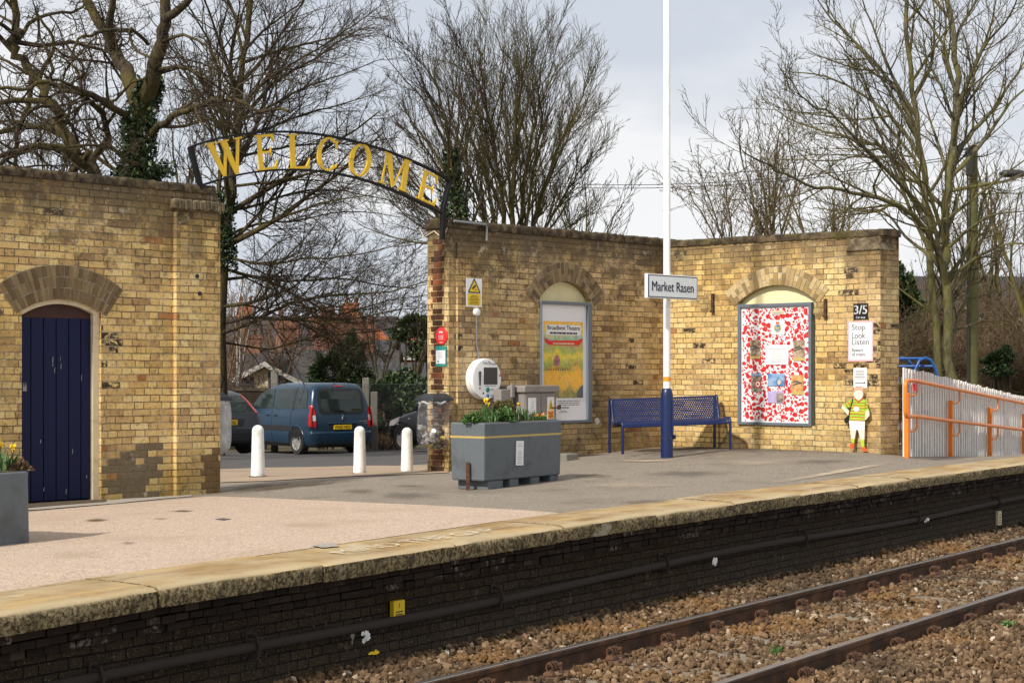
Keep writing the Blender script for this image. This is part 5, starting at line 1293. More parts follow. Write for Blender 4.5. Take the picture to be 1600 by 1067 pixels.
# perforated bench
g = G('perforated_blue_sheet'); u_, v_, _ = g.sep(g.uv())
pa_ = g.math('FRACT', g.math('MULTIPLY', u_, 30)); rowv = g.math('MULTIPLY', v_, 36); pb_ = g.math('FRACT', rowv)
ux = g.math('FRACT', g.math('ADD', g.math('MULTIPLY', u_, 30), g.math('MULTIPLY', g.math('MODULO', g.math('FLOOR', rowv), 2), .5)))
dd = g.math('ADD', g.math('POWER', g.math('SUBTRACT', ux, .5), 2), g.math('POWER', g.math('SUBTRACT', pb_, .5), 2))
tr = g.n('BsdfTransparent'); g.fin((.004, .015, .078), .38)
mx = g.n('MixShader', None, i0=g.math('GREATER_THAN', dd, .055), i1=tr.outputs[0], i2=g.bs.outputs[0]); g.nt.links.new(mx.outputs[0], g.out.inputs[0]); M['perf'] = g.mat
bx0, by0 = on_ground(973, 709.5)
t = thing('bench', (bx0, by0, gz(bx0, by0)), WALLROT, 'blue perforated metal bench in the corner of the brick walls', 'bench')
rx_, ry_ = on_ground(1141, 702)
BL_ = math.hypot(rx_-bx0, ry_-by0); z2 = gz(rx_, ry_)-gz(bx0, by0)
t.rotation_euler = (0, 0, math.atan2(ry_-by0, rx_-bx0))
prof = []
for a_ in np.linspace(R(180), R(90), 6): prof.append((.06+.06*math.cos(a_), .375+.06*math.sin(a_)))
prof += [(.2, .425), (.34, .395), (.40, .385), (.43, .40)]
prof += [(.455, .46), (.49, .57), (.515, .66)]
for a_ in np.linspace(R(160), R(20), 7): prof.append((.565+.045*math.cos(a_), .695+.04*math.sin(a_)))
def seg_len(p): return np.r_[0, np.cumsum([math.hypot(p[i+1][0]-p[i][0], p[i+1][1]-p[i][1]) for i in range(len(p)-1)])]
sl = seg_len(prof); V = []; nx = 2
for i, (q, z_) in enumerate(prof):
    V += [(.0, q, z_), (BL_, q, z_+z2)]
fs = [(2*i, 2*i+1, 2*i+3, 2*i+2) for i in range(len(prof)-1)]
o = np_mesh('seat_sheet', V, fs, M['perf'], t, smooth=True)
uvl = o.data.uv_layers.new(name='UVMap')
for p in o.data.polygons:
    for li in p.loop_indices:
        vi = o.data.loops[li].vertex_index; uvl.data[li].uv = (V[vi][0], sl[vi//2])
for xx, dz in ((0, 0), (BL_, z2)):
    mb = MB(); mb.tube([(xx, 0, dz-.03), (xx, 0, .3+dz)]+[(xx, q, z_+dz) for q, z_ in prof], .020, 10); mb.build('end_frame', M['bench_blue'], t, smooth=45)
    mb = MB(); q, z_ = prof[-1]; mb.tube([(xx, q, z_+dz), (xx, .615, .64+dz), (xx, .62, dz-.03)], .020, 10); mb.build('leg', M['bench_blue'], t, smooth=45)
mb = MB(); mb.tube([(0, .0, .37), (BL_, .0, .37+z2)], .016, 8); mb.tube([(0, .42, .375), (BL_, .42, .375+z2)], .016, 8); mb.tube([(0, .57, .725), (BL_, .57, .725+z2)], .016, 8); mb.build('cross_tube', M['bench_blue'], t, smooth=45)

# bollards
bp = None
for px, py, Y, lb in ((403, 745, 21.1, 'white bollard nearest the left brick wall'), (562, 740, 23.07, 'white bollard between the other two, in front of the blue van'), (636, 740, 23.7, 'white bollard beside the hanging rubbish bag')):
    x, y, z = at(px, py, Y); r_ = .078
    if bp is None:
        t = thing('bollard', (x, y, z), 0, lb, 'bollard', 'white bollards across the gap')
        MB().lathe([(.092, -.12), (.090, .0), (.074, .585)]+[(.074*math.cos(a_), .585+.074*math.sin(a_)) for a_ in np.linspace(.15, 1.5, 8)], 28).build('post', M['bollard_white'], t, smooth=40)
        MB().lathe([(.12, -.02), (.115, .012), (.09, .016)], 24).build('footing', M['patch'], t, smooth=40)
        bp = t
    else:
        t = dup(bp); t.location = (x, y, z); t['label'] = lb

# grey planter in the middle
ax, ay = at(757, 752, 17.6)[:2]
zA = EYE-(752-HY)/F*17.6
t = thing('planter', (ax, ay, zA), RAILROT, 'long grey planter with a gold stripe, of spring flowers, near the lamp post', 'planter')
PLN, PW, PH = 1.47, .46, .617
rise = .045
mb = MB(); b_ = [(0, 0), (PLN, 0), (PLN, PW), (0, PW)]
mb.zprism([(.012, .012), (PLN-.012, .012), (PLN-.012, PW-.012), (.012, PW-.012)], 0, PH, top=b_)
o = mb.build('box', M['planter_grey'], t, bevel=.015)
mb = MB(); mb.box(.03, PLN-.03, .03, PW-.03, PH-.02, PH+.004); mb.build('soil', M['soil'], t)
mb = MB(); mb.zprism([(-.0025+.005, -.0025+.005), (PLN-.0025, .0025), (PLN-.0025, PW-.0025), (.0025, PW-.0025)], PH*.735, PH*.77, top=[(-.001, -.001), (PLN+.001, -.001), (PLN+.001, PW+.001), (-.001, PW+.001)])
for v_ in range(len(mb.v)): pass
mb.build('gold_stripe', M['gold_stripe'], t)
mb = MB()
for q in (.10, .50, .90, 1.28): mb.box(q, q+.17 if q > .3 else q+.28, .03, PW-.03, -.10, -.002)
mb.build('foot_block', M['planter_grey'], t, bevel=.008)
mb = MB(); mb.box(.56, .70, -.0065, -.001, .165, .43); pn = mb.build('paper_notice', M['sign_white'], t); pn.rotation_euler = (0, R(2), 0)
mb = MB(); lines_of_print(mb, .575, .685, .185, .33, 7, -.008, 0, rg, .35); lines_of_print(mb, .58, .68, .37, .42, 2, -.008, 0, rg, .25); mb.build('print', M['faint_print'], pn)
x, y = on_ground(731, 766); o = MB().box(-.02, .02, -.012, .012, -.1, .30).build('stake', M['rust'], None, bevel=.003); o.location = (x, y, gz(x, y)); tag(o, 'short rusty iron stake standing in the tarmac before the grey planter', 'stake', kind='thing')

# planter at the left edge of the photograph, rounded end
lx, ly = -4.36, 12.5
t = thing('planter', (lx, ly, gz(lx, ly)-.01), R(57), 'grey rounded planter of spring flowers at the left edge, by the blue door', 'planter')
poly = []
for cx_, cy_, a0, a1 in ((.30, -.32, 0, 90), (-1.2, -.32, 90, 180), (-1.2, -.68, 180, 270), (.30, -.68, 270, 360)):
    for q in np.linspace(R(a0), R(a1), 9): poly.append((cx_+.16*math.cos(q), cy_+.32*math.sin(q)+.32))
inn = [(x_*.93-.03, (y_+.2)*.9-.2) for x_, y_ in poly]
mb = MB(); mb.zprism([(x_*1.0, y_) for x_, y_ in poly], 0, .56, top=[(x_*.985, y_*.985) for x_, y_ in poly]); mb.build('box', M['planter_grey'], t, smooth=40, bevel=.012)
mb = MB(); mb.zprism(inn, .55, .566); mb.build('soil', M['soil'], t)
LPT = t

# planting
def leaf_cloud(name, parent, mat, pts, sz, rng, nrm=None):
    n = len(pts); P_ = np.asarray(pts); rs2 = np.random.default_rng(rng)
    a = rs2.normal(size=(n, 3)); a /= np.linalg.norm(a, axis=1)[:, None]; b = rs2.normal(size=(n, 3)); b -= a*(a*b).sum(1)[:, None]; b /= np.linalg.norm(b, axis=1)[:, None]
    s = sz*rs2.uniform(.6, 1.3, n)[:, None]; c = np.cross(a, b)
    V = np.stack([P_-a*s, P_+b*s*.55+c*s*.12, P_+a*s, P_-b*s*.55+c*s*.12], 1).reshape(-1, 3)
    f = np.arange(n*4).reshape(-1, 4)
    return np_mesh(name, V, f, mat, parent, attr=rs2.random(n))
def shrub(name, loc, rx, ry, rz, n, sz, mat, label, seed, cat='shrub'):
    rs2 = np.random.default_rng(seed); d = rs2.normal(size=(n, 3)); d /= np.linalg.norm(d, axis=1)[:, None]; r_ = rs2.uniform(.75, 1.0, n)**.6*(1+.10*np.sin(d[:, 0]*5+seed)+.08*np.sin(d[:, 1]*7))
    p = d*r_[:, None]*np.array([rx, ry, rz]); p[:, 2] = np.abs(p[:, 2])*1.0
    t_ = thing(name, loc, 0, label, cat); leaf_cloud('foliage', t_, mat, p, sz, seed)
    mb = MB(); rr = random.Random(seed)
    for k in range(7): a_ = k*.9; mb.tube([(0, 0, -.02), (rx*.4*math.cos(a_), ry*.4*math.sin(a_), rz*.4), (rx*.8*math.cos(a_), ry*.8*math.sin(a_), rz*.75)], [.012, .008, .003], 5)
    mb.build('stem', M['twig_brown'], t_); return t_
MW = Matrix.Translation((ax, ay, zA)) @ Matrix.Rotation(RAILROT, 4, 'Z')
def pl(u, v, z=PH): return tuple(MW @ Vector((u, v, z)))
shrub('clipped_shrub', pl(.70, .26), .145, .14, .235, 2600, .014, M['shrubleaf'], 'round clipped bronze green shrub in the middle planter', 5)
shrub('leafy_plant', pl(.06, .2), .10, .12, .10, 260, .028, M['blade'], 'low leafy green plant at the left end of the middle planter', 6, 'plant')
shrub('leafy_plant', pl(.52, .12), .14, .10, .14, 420, .03, M['blade'], 'low leafy green plant before the clipped shrub in the planter', 7, 'plant')
def blades(parent, n, hgt, spread, seed, name='leaf_blade'):
    rr = random.Random(seed); mb = MB()
    for k in range(n):
        a_ = rr.uniform(0, 6.28); q = rr.uniform(0, spread); h_ = hgt*rr.uniform(.65, 1.1); ln = rr.uniform(.0, .12); w_ = rr.uniform(.006, .010)
        bx2, by2 = q*math.cos(a_), q*math.sin(a_); t1 = rr.uniform(0, 6.28); dx_, dy_ = math.cos(t1)*w_, math.sin(t1)*w_; la = rr.uniform(0, 6.28); lx2, ly2 = ln*math.cos(la), ln*math.sin(la); tn = rr.random()
        pts = [(0, 1), (.45, .95), (.8, .7), (1, .15)]; vs = []
        for f_, wd in pts: X_, Y_, Z_ = bx2+lx2*f_*f_, by2+ly2*f_*f_, h_*f_; vs += [(X_-dx_*wd, Y_-dy_*wd, Z_), (X_+dx_*wd, Y_+dy_*wd, Z_)]
        mb.add(vs, [(2*i, 2*i+1, 2*i+3, 2*i+2) for i in range(3)], 0, None, tn)
    return mb.build(name, M['blade'], parent)
def daffodil(loc, label, hgt, heads, seed, n=14, spread=.05):
    t_ = thing('daffodil', loc, 0, label, 'daffodil'); blades(t_, n, hgt*.82, spread, seed); rr = random.Random(seed)
    for k in range(heads):
        a_ = rr.uniform(0, 6.28); top = Vector((.03*math.cos(a_), .03*math.sin(a_), hgt*rr.uniform(.92, 1.05)))
        mb = MB(); mb.tube([(0, 0, 0), (top.x*.5, top.y*.5, top.z*.6), tuple(top)], .0035, 5); mb.build('stalk', M['blade'], t_)
        mb = MB(); fm = Matrix.Translation(top) @ Matrix.Rotation(R(rr.uniform(150, 250)), 4, 'Z') @ Matrix.Rotation(R(70), 4, 'Y')
        for j in range(6):
            b_ = j*math.pi/3; c_, s_ = math.cos(b_), math.sin(b_); vs = [(0, 0, 0), (.018*c_-.012*s_, .018*s_+.012*c_, .006), (.040*c_, .040*s_, .0+.003*(j % 2)), (.018*c_+.012*s_, .018*s_-.012*c_, .006)]; mb.add(vs, [(0, 1, 2, 3)], 0, fm, rr.random())
        mb.build('flower', M['petal'], t_)
        mb = MB(); mb.lathe([(.010, .0), (.012, .02), (.018, .03)], 10, M=fm); mb.build('trumpet', M['petal'], t_, smooth=50)
    return t_
daffodil(pl(.22, .16), 'daffodil with two open yellow flowers at the left of the middle planter', .225, 2, 1, 18, .05)
daffodil(pl(.46, .28), 'daffodil clump with one nodding flower left of the clipped shrub', .20, 1, 4, 26, .08)
daffodil(pl(.98, .2), 'daffodil clump with one small flower at the right of the clipped shrub', .185, 1, 9, 26, .09)
daffodil(pl(.40, .14), 'daffodil in bud in front of the two flowered one in the middle planter', .16, 0, 12, 20, .07)
daffodil(pl(1.12, .16), 'short flowerless daffodil clump towards the right end of the middle planter', .14, 0, 14, 26, .1)
t = thing('primrose', pl(1.30, .2), 0, 'small orange red flowers at the right end of the middle planter', 'flowers'); rr = random.Random(3)
leaf_cloud('leaf', t, M['blade'], [(rr.uniform(-.08, .08), rr.uniform(-.08, .08), rr.uniform(0, .04)) for _ in range(60)], .03, 2); leaf_cloud('petal', t, M['petal2'], [(rr.uniform(-.07, .07), rr.uniform(-.08, .08), rr.uniform(.03, .07)) for _ in range(50)], .018, 3)
ML = Matrix.Translation(LPT.location) @ Matrix.Rotation(R(57), 4, 'Z')
def pl2(u, v): return tuple(ML @ Vector((u, v, .565)))
daffodil(pl2(.31, -.52), 'yellow daffodil at the rounded end of the left edge planter', .17, 1, 21, 12, .04)
daffodil(pl2(.20, -.50), 'daffodil clump at the very left edge of the photograph', .2, 2, 22, 20, .07)
shrub('leafy_plant', pl2(.36, -.56), .08, .08, .07, 160, .025, M['brownleaf'], 'low dark plant beside the daffodil in the left edge planter', 8, 'plant')

for n_, s_, lb in ((-5.55, 11.15, 'small green weed growing in the ballast between the rails'), (-4.45, 13.0, 'small green weed in the ballast right of the farther rail')):
    x, y = P(n_, s_); rr = random.Random(int(s_*10)); t = thing('weed', (x, y, float(bedz(n_))), 0, lb, 'weed')
    leaf_cloud('leaf', t, M['blade'], [(rr.uniform(-.045, .045), rr.uniform(-.045, .045), rr.uniform(.01, .06)) for _ in range(40)], .018, 4)
# electrical cabinet behind the planter
cxp, cyp = on_long(806, .45)
t = thing('cabinet', (cxp, cyp, gz(*on_long(806, .45))), WALLROT, 'grey two door electrical cabinet behind the planter against the brick wall', 'cabinet')
hh = EYE-(602-HY)/F*cyp-t.location.z; w = .60
MB().box(-w/2, w/2, .0, .44, 0, hh-.09).build('body', M['cabinet_grey'], t, bevel=.008)
MB().prism([(-w/2-.035, hh-.09), (w/2+.035, hh-.09), (w/2+.035, hh-.015), (w/2, hh), (-w/2, hh), (-w/2-.035, hh-.015)], -.04, .46).build('lid', M['cabinet_grey'], t, bevel=.01)
for sg in (-1, 1):
    d_ = MB().box(min(sg*.004, sg*(w/2-.012)), max(sg*.004, sg*(w/2-.012)), -.016, -.001, .05, hh-.10).build('door', M['cabinet_grey'], t, bevel=.004)
    if sg < 0: nt_ = MB().box(-.24, -.10, -.020, -.0165, hh-.38, hh-.16).build('paper_notice', M['sign_white'], d_); mb = MB(); lines_of_print(mb, -.22, -.12, hh-.35, hh-.2, 6, -.0215, 0, rg, .3); mb.build('print', M['faint_print'], nt_)
    else:
        nt_ = MB().box(.115, .245, -.020, -.0165, hh-.445, hh-.155).build('hazard_sign', M['sign_white'], d_); mb = MB(); mb.flat([(.125, hh-.32), (.235, hh-.32), (.18, hh-.17)], -.0215, 0); mb.flat([(.122, hh-.437), (.238, hh-.437), (.238, hh-.335), (.122, hh-.335)], -.0215, 1)
        mb.flat([(.185, hh-.20), (.165, hh-.265), (.182, hh-.26), (.172, hh-.31), (.198, hh-.25), (.18, hh-.252)], -.0228, 2); lines_of_print(mb, .13, .23, hh-.43, hh-.345, 4, -.0228, 2, rg, .4); mb.build('hazard_symbol', [M['sign_yellow'], M['orange_band'], M['sign_black']], nt_)
mb = MB()
for q in range(9): mb.tube([(w/2-.14+q*.02, -.03, hh-.29-.012*math.sin(q*.4)), (w/2-.125+q*.02, -.036, hh-.292)], .008, 5)
mb.box(w/2-.0, w/2+.05, -.045, -.02, hh-.32, hh-.265); mb.build('chain', M['rust'], t)
MB().box(-w/2-.29, -w/2-.06, .14, .42, .0, hh-.05).build('side_box', M['cabinet_grey'], t, bevel=.01)
MB().box(-w/2-.13, -w/2-.07, .10, .14, hh-.16, hh+.02).build('latch', M['cabinet_grey'], t, bevel=.01)

# white picket fence down the ramp
fx0, fy0 = at(1409, 705, 22.0)[:2]; fx1, fy1 = 8.9, 28.6
fl = math.hypot(fx1-fx0, fy1-fy0)*2.4; frot = math.atan2(fy1-fy0, fx1-fx0)
fz = lambda u: EYE-(705-HY)/F*22.0-.045*min(u, 12)-.004*max(0, min(u, 12)-1)
t = thing('picket_fence', (fx0, fy0, 0), frot, 'white picket fence running down beside the platform ramp', 'fence')
mb = MB(); u = .02; rr = random.Random(31)
def ftop(u): return EYE-(573.5-HY)/F*22-.048*u
def top_at(u): return np.interp(u, [0, .25, 7.4, 12, 20], [1.296, 1.285, .80, .55, .4])
while u < fl:
    w_ = .062; q = rr.uniform(-.006, .006); lean = rr.uniform(-.006, .006); zt_ = top_at(u)+rr.uniform(-.012, .012)
    vs = [(u, -.022+q, fz(u)-.1), (u+w_, -.022+q, fz(u)-.1), (u+w_, q, fz(u)-.1), (u, q, fz(u)-.1), (u+lean, -.022+q, zt_), (u+w_+lean, -.022+q, zt_), (u+w_+lean, q, zt_), (u+lean, q, zt_)]
    mb.add(vs, [(0, 3, 2, 1), (4, 5, 6, 7), (0, 1, 5, 4), (1, 2, 6, 5), (2, 3, 7, 6), (3, 0, 4, 7)]); u += .128
mb.build('pickets', M['picket_white'], t)
mb = MB()
for off in (.22, .82):
    vs = []
    for u in (0, fl): z_ = top_at(u)-off; vs += [(u, .008, z_), (u, .055, z_), (u, .055, z_+.09), (u, .008, z_+.09)]
    mb.add(vs, [(0, 1, 5, 4), (1, 2, 6, 5), (2, 3, 7, 6), (3, 0, 4, 7)])
mb.build('fence_rail', M['picket_white'], t)
for u in np.arange(.6, fl, 2.4): MB().box(u-.05, u+.05, .057, .157, fz(u)-.3, top_at(u)-.05).build('post', M['picket_white'], t)
# orange handrail in front of it
ox_, oy_ = fx0-.035, fy0-.35
def hu_(px): r_ = (px-CX)/F; return (r_*oy_-ox_)/(math.cos(frot)-r_*math.sin(frot))
t = thing('handrail', (ox_, oy_, 0), frot, 'bright orange double tube handrail in front of the white picket fence', 'handrail')
def hz_(u, low): 
    a = 1.118 if not low else .648
    return a-.0*u if u < .42 else a-(u-.42)*(.062 if not low else .057)
u_end = 13
loop = [(.06, 0, .70)]+[(.0+.05*math.cos(a_)+.05-.0, 0, .698+.05*math.sin(a_)) for a_ in ()]
up_ = [(u_, 0, hz_(u_, False)) for u_ in (.08, .42, 1, 3, 6, u_end)]; lo_ = [(u_, 0, hz_(u_, True)) for u_ in (.08, .42, 1, 3, 6, u_end)]
bend = [(.08+.08*math.cos(a_), 0, 1.038+.08*math.sin(a_)) for a_ in np.linspace(R(100), R(180), 6)]+[(.08+.08*math.cos(a_), 0, .728+.08*math.sin(a_)) for a_ in np.linspace(R(180), R(260), 6)]
MB().tube(list(reversed(up_))+bend+lo_, .026, 10).build('rail', M['orange_paint'], t, smooth=50)
for k, u_ in enumerate((hu_(1424), hu_(1492), hu_(1553), hu_(1606))):
    mb = MB(); z_ = fz(u_); MB().box(u_-.032, u_+.032, .03, .09, gz(ox_+math.cos(frot)*u_, oy_+math.sin(frot)*u_)-.1 if k < 1 else z_-.12, hz_(u_, False)-.16).build('post', M['orange_paint'], t, bevel=.006)
    for low in (False, True):
        zz = hz_(u_+.25, low); MB().tube([(u_+.0, .03, zz-.19), (u_+.22, .02, zz-.19), (u_+.26, .0, zz-.15), (u_+.26, 0, zz)], .013, 8).build('bracket', M['orange_paint'], t, smooth=50)
MB().box(.40, .54, -.01, .02, .98, 1.08).build('fixing_plate', M['red_sign'], t)

# blue tube hoops beyond the fence
hx0, hy0 = at(1412, 592, 27)[:2]
t = thing('blue_hoops', (hx0, hy0, 0), R(8), 'blue tubular hoop frame showing over the top of the picket fence', 'hoop frame')
k_ = 27/F
def hoop(pts, dy, name='hoop'): MB().tube([((px-1412)*k_, dy, EYE-(py-HY)*k_) for px, py in pts], .026, 10).build(name, M['hoop_blue'], t, smooth=60)
hoop([(1404, 640), (1405, 585), (1410, 568), (1419, 559), (1428, 560), (1440, 575), (1448, 600), (1450, 640)], .3)
hoop([(1424, 640), (1428, 584), (1438, 563), (1447, 559), (1456, 562), (1462, 572), (1469, 592), (1470, 640)], 0)
MB().tube([((1414-1412)*k_, .3, EYE-(560-HY)*k_), ((1445-1412)*k_, 0, EYE-(560-HY)*k_)], .022, 8).tube([((1406-1412)*k_, .3, EYE-(572-HY)*k_), ((1460-1412)*k_, 0, EYE-(572-HY)*k_)], .022, 8).build('rung', M['hoop_blue'], t, smooth=60)
# ------------------------------------------------------------------ cars
class Car:
    def __init__(s, t, sl, paint):
        # sl rows: z, x rear, x front, half width, corner radius rear, corner radius front
        s.t = t; s.sl = np.array(sl, float); s.paint = paint
    def I(s, z, c): return float(np.interp(z, s.sl[:, 0], s.sl[:, c]))
    def body(s):
        rings = []; zs = []
        for a, b in zip(s.sl[:-1], s.sl[1:]):
            m = max(1, int((b[0]-a[0])/.06))
            for i in range(m): zs.append(a+(b-a)*i/m)
        zs.append(s.sl[-1])
        for z, xr, xf, w, rr, rf in zs:
            ring = []
            for cx, cy, r, a0 in ((xf, w, rf, 0), (xr, w, rr, 90), (xr, -w, rr, 180), (xf, -w, rf, 270)):
                ccx = cx-(r if cx == xf else -r); ccy = cy-math.copysign(min(r, .3), cy); ry = min(r, .3)
                for q in np.linspace(R(a0), R(a0+90), 7): ring.append((ccx+r*math.cos(q), ccy+ry*math.sin(q), z))
            rings.append(ring)
        k = len(rings[0]); v = [p for r in rings for p in r]; n = len(rings)
        f = [(i*k+j, i*k+(j+1) % k, (i+1)*k+(j+1) % k, (i+1)*k+j) for i in range(n-1) for j in range(k)]+[list(range(k-1, -1, -1)), list(range((n-1)*k, n*k))]
        return MB().add(v, f).build('body', s.paint, s.t, smooth=34)
    def _strip(s, poly):
        """slice a convex outline into level bands: rows of (lo, hi, z)"""
        zs = [p[1] for p in poly]; z0, z1 = min(zs), max(zs); lv = sorted(set(zs) | set(np.linspace(z0, z1, max(3, int((z1-z0)/.035)))) | {float(z) for z in s.sl[:, 0] if z0 < z < z1})
        rows = []
        for z in lv:
            xs = []
            for (xa, za), (xb, zb) in zip(poly, poly[1:]+poly[:1]):
                if min(za, zb)-1e-9 <= z <= max(za, zb)+1e-9: xs += [xa, xb] if abs(za-zb) < 1e-9 else [xa+(xb-xa)*(z-za)/(zb-za)]
            if xs: rows.append((min(xs), max(xs), z))
        return rows
    def side(s, name, poly, mat, sg=1, e=.008, th=.0, parent=None):
        """panel hugging the body side, outline in x,z"""
        rows = s._strip(list(poly)); mb = MB(); v = []
        for dep in (e, -.025):
            for lo, hi, z in rows: v += [(lo, sg*(s.I(z, 3)+dep), z), (hi, sg*(s.I(z, 3)+dep), z)]
        n = len(rows); f = [(2*i, 2*i+1, 2*i+3, 2*i+2) for i in range(n-1)]; k = 2*n
        f += [(2*i, 2*i+2, 2*i+2+k, 2*i+k) for i in range(n-1)]+[(2*i+1, 2*i+3, 2*i+3+k, 2*i+1+k) for i in range(n-1)]+[(0, 1, k+1, k), (k-2, k-1, 2*k-1, 2*k-2)]
        return mb.add(v, f).build(name, mat, parent or s.t)
    def rear(s, name, poly, mat, e=.008, parent=None, front=False):
        """panel hugging the rear (or nose), outline in y,z"""
        rows = s._strip(list(poly)); mb = MB(); c = 2 if front else 1; sgn = 1 if front else -1; m = 9; v = []
        for dep in (e, -.03):
            for lo, hi, z in rows:
                w, r = s.I(z, 3), s.I(z, 5 if front else 4); ry = min(r, .3)
                for q in np.linspace(lo, hi, m):
                    d = min(max(0, abs(q)-(w-ry))/ry, .985); v.append((s.I(z, c)+sgn*(dep-r*(1-math.sqrt(1-d*d))), q, z))
        n = len(rows); k = n*m; f = [(i*m+j, i*m+j+1, (i+1)*m+j+1, (i+1)*m+j) for i in range(n-1) for j in range(m-1)]
        f += [(i*m, (i+1)*m, (i+1)*m+k, i*m+k) for i in range(n-1)]+[(i*m+m-1, (i+1)*m+m-1, (i+1)*m+m-1+k, i*m+m-1+k) for i in range(n-1)]
        f += [(j, j+1, j+1+k, j+k) for j in range(m-1)]+[((n-1)*m+j, (n-1)*m+j+1, (n-1)*m+j+1+k, (n-1)*m+j+k) for j in range(m-1)]
        return mb.add(v, f).build(name, mat, parent or s.t)
    def wheel(s, x, sg, r, spokes=9, arch=True):
        y = s.I(.45, 3)
        M_ = Matrix.Translation((x, sg*(y-.105), r)) @ Matrix.Rotation(R(-90*sg), 4, 'X')
        ty = MB().lathe([(r*.62, -.10), (r*.93, -.10), (r, -.07), (r, .07), (r*.93, .105), (r*.66, .108), (r*.62, .09)], 36, M=M_).build('wheel', M['tyre'], s.t, smooth=40)
        MB().lathe([(r*.66, .095), (r*.63, .112), (r*.58, .085), (r*.10, .075), (r*.08, .095)], 36, M=M_).build('rim', M['alloy'], ty, smooth=40)
        mb = MB()
        for k in range(spokes):
            a = 2*math.pi*k/spokes; sm = M_ @ Matrix.Rotation(a, 4, 'Z'); mb.box(r*.10, r*.60, -r*.045, r*.045, .085, .108, 0, sm)
        mb.build('spoke', M['alloy'], ty, bevel=.006)
        mb = MB()
        for k in range(spokes):
            a = 2*math.pi*(k+.5)/spokes; sm = M_ @ Matrix.Rotation(a, 4, 'Z'); mb.zprism([(r*.2, -r*.03), (r*.55, -r*.12), (r*.55, r*.12), (r*.2, r*.03)], .08, .090, 0, sm)
        mb.build('rim_opening', M['trim_black'], ty)
        if arch:
            ra = r*1.22; zc = r+.02; n = 20
            a0 = math.asin((zc-.24)/ra)
            pts = [(x+ra*math.cos(a), zc+ra*math.sin(a)) for a in np.linspace(-a0, math.pi+a0, n)]
            s.side('wheel_arch', pts, M['sign_black'], sg, .004)
            lip = [(x+(ra+.012)*math.cos(a), sg*(s.I(zc+ra*math.sin(a), 3)-.004), zc+(ra+.012)*math.sin(a)) for a in np.linspace(-a0, math.pi+a0, n)]
            MB().tube(lip, .024, 6).build('arch_lip', s.paint, s.t, smooth=60)
def rrect(y0, y1, z0, z1, r, n=5, slope=0):
    out = []
    for cx, cz, a0 in ((y1-r, z1-r, 0), (y0+r, z1-r, 90), (y0+r, z0+r, 180), (y1-r, z0+r, 270)):
        for q in np.linspace(R(a0), R(a0+90), n): out.append((cx+r*math.cos(q), cz+r*math.sin(q)))
    return out
def plate_on(c, txt, z, yc=0, w=.52, h=.112, e=.02):
    x = c.I(z, 1)-e; mb = MB(); mb.box(x-.008, x+.02, yc-w/2, yc+w/2, z-h/2, z+h/2); p = mb.build('number_plate', M['plate_yellow'], c.t, bevel=.004)
    Mx = Matrix.Translation((x-.0095, yc, z)) @ Matrix.Rotation(R(-90), 4, 'Z'); mb = MB(); put_text(mb, txt, 0, 0, 0, w=w*.84, h=h*.64, M=Mx, bold=.002); mb.build('registration', M['sign_black'], p)
# blue van-like car
vr = (-4.20, 41.5); zv = EYE-(712.5-HY)/F*41.0
t = thing('parked_car', (*vr, zv), R(90+38), 'blue van-shaped car seen from behind in the middle of the car park', 'car', None)
c = Car(t, [(.20, .12, 4.15, .78, .2, .4), (.28, .03, 4.25, .86, .16, .5), (.42, .0, 4.36, .895, .16, .5), (.56, .0, 4.37, .905, .16, .5), (.60, .05, 4.34, .905, .16, .5), (.78, .055, 4.26, .905, .15, .5), (.98, .075, 4.0, .898, .14, .4), (1.06, .085, 3.62, .885, .14, .35),
            (1.10, .09, 3.34, .876, .14, .3), (1.4, .15, 2.88, .815, .13, .25), (1.62, .215, 2.52, .755, .13, .2), (1.72, .27, 2.25, .70, .14, .2), (1.775, .35, 2.05, .62, .16, .2), (1.80, .50, 1.85, .50, .2, .2)], M['van_blue'])
c.body()
c.rear('rear_window_surround', rrect(-.66, .66, 1.02, 1.66, .13), M['trim_black'], .006)
c.rear('rear_window', rrect(-.585, .585, 1.08, 1.60, .09), M['glass'], .012)
o = MB().box(-.02, .0, -.18, .22, -.012, .012).build('wiper', M['sign_black'], t); o.location = (c.I(1.1, 1)-.018, .12, 1.115); o.rotation_euler = (R(4), 0, 0)
o = MB().box(-.002, .0, -.13, .13, -.025, .025).build('window_sticker', M['shrubleaf'], t); o.location = (c.I(1.12, 1)-.016, -.42, 1.13)
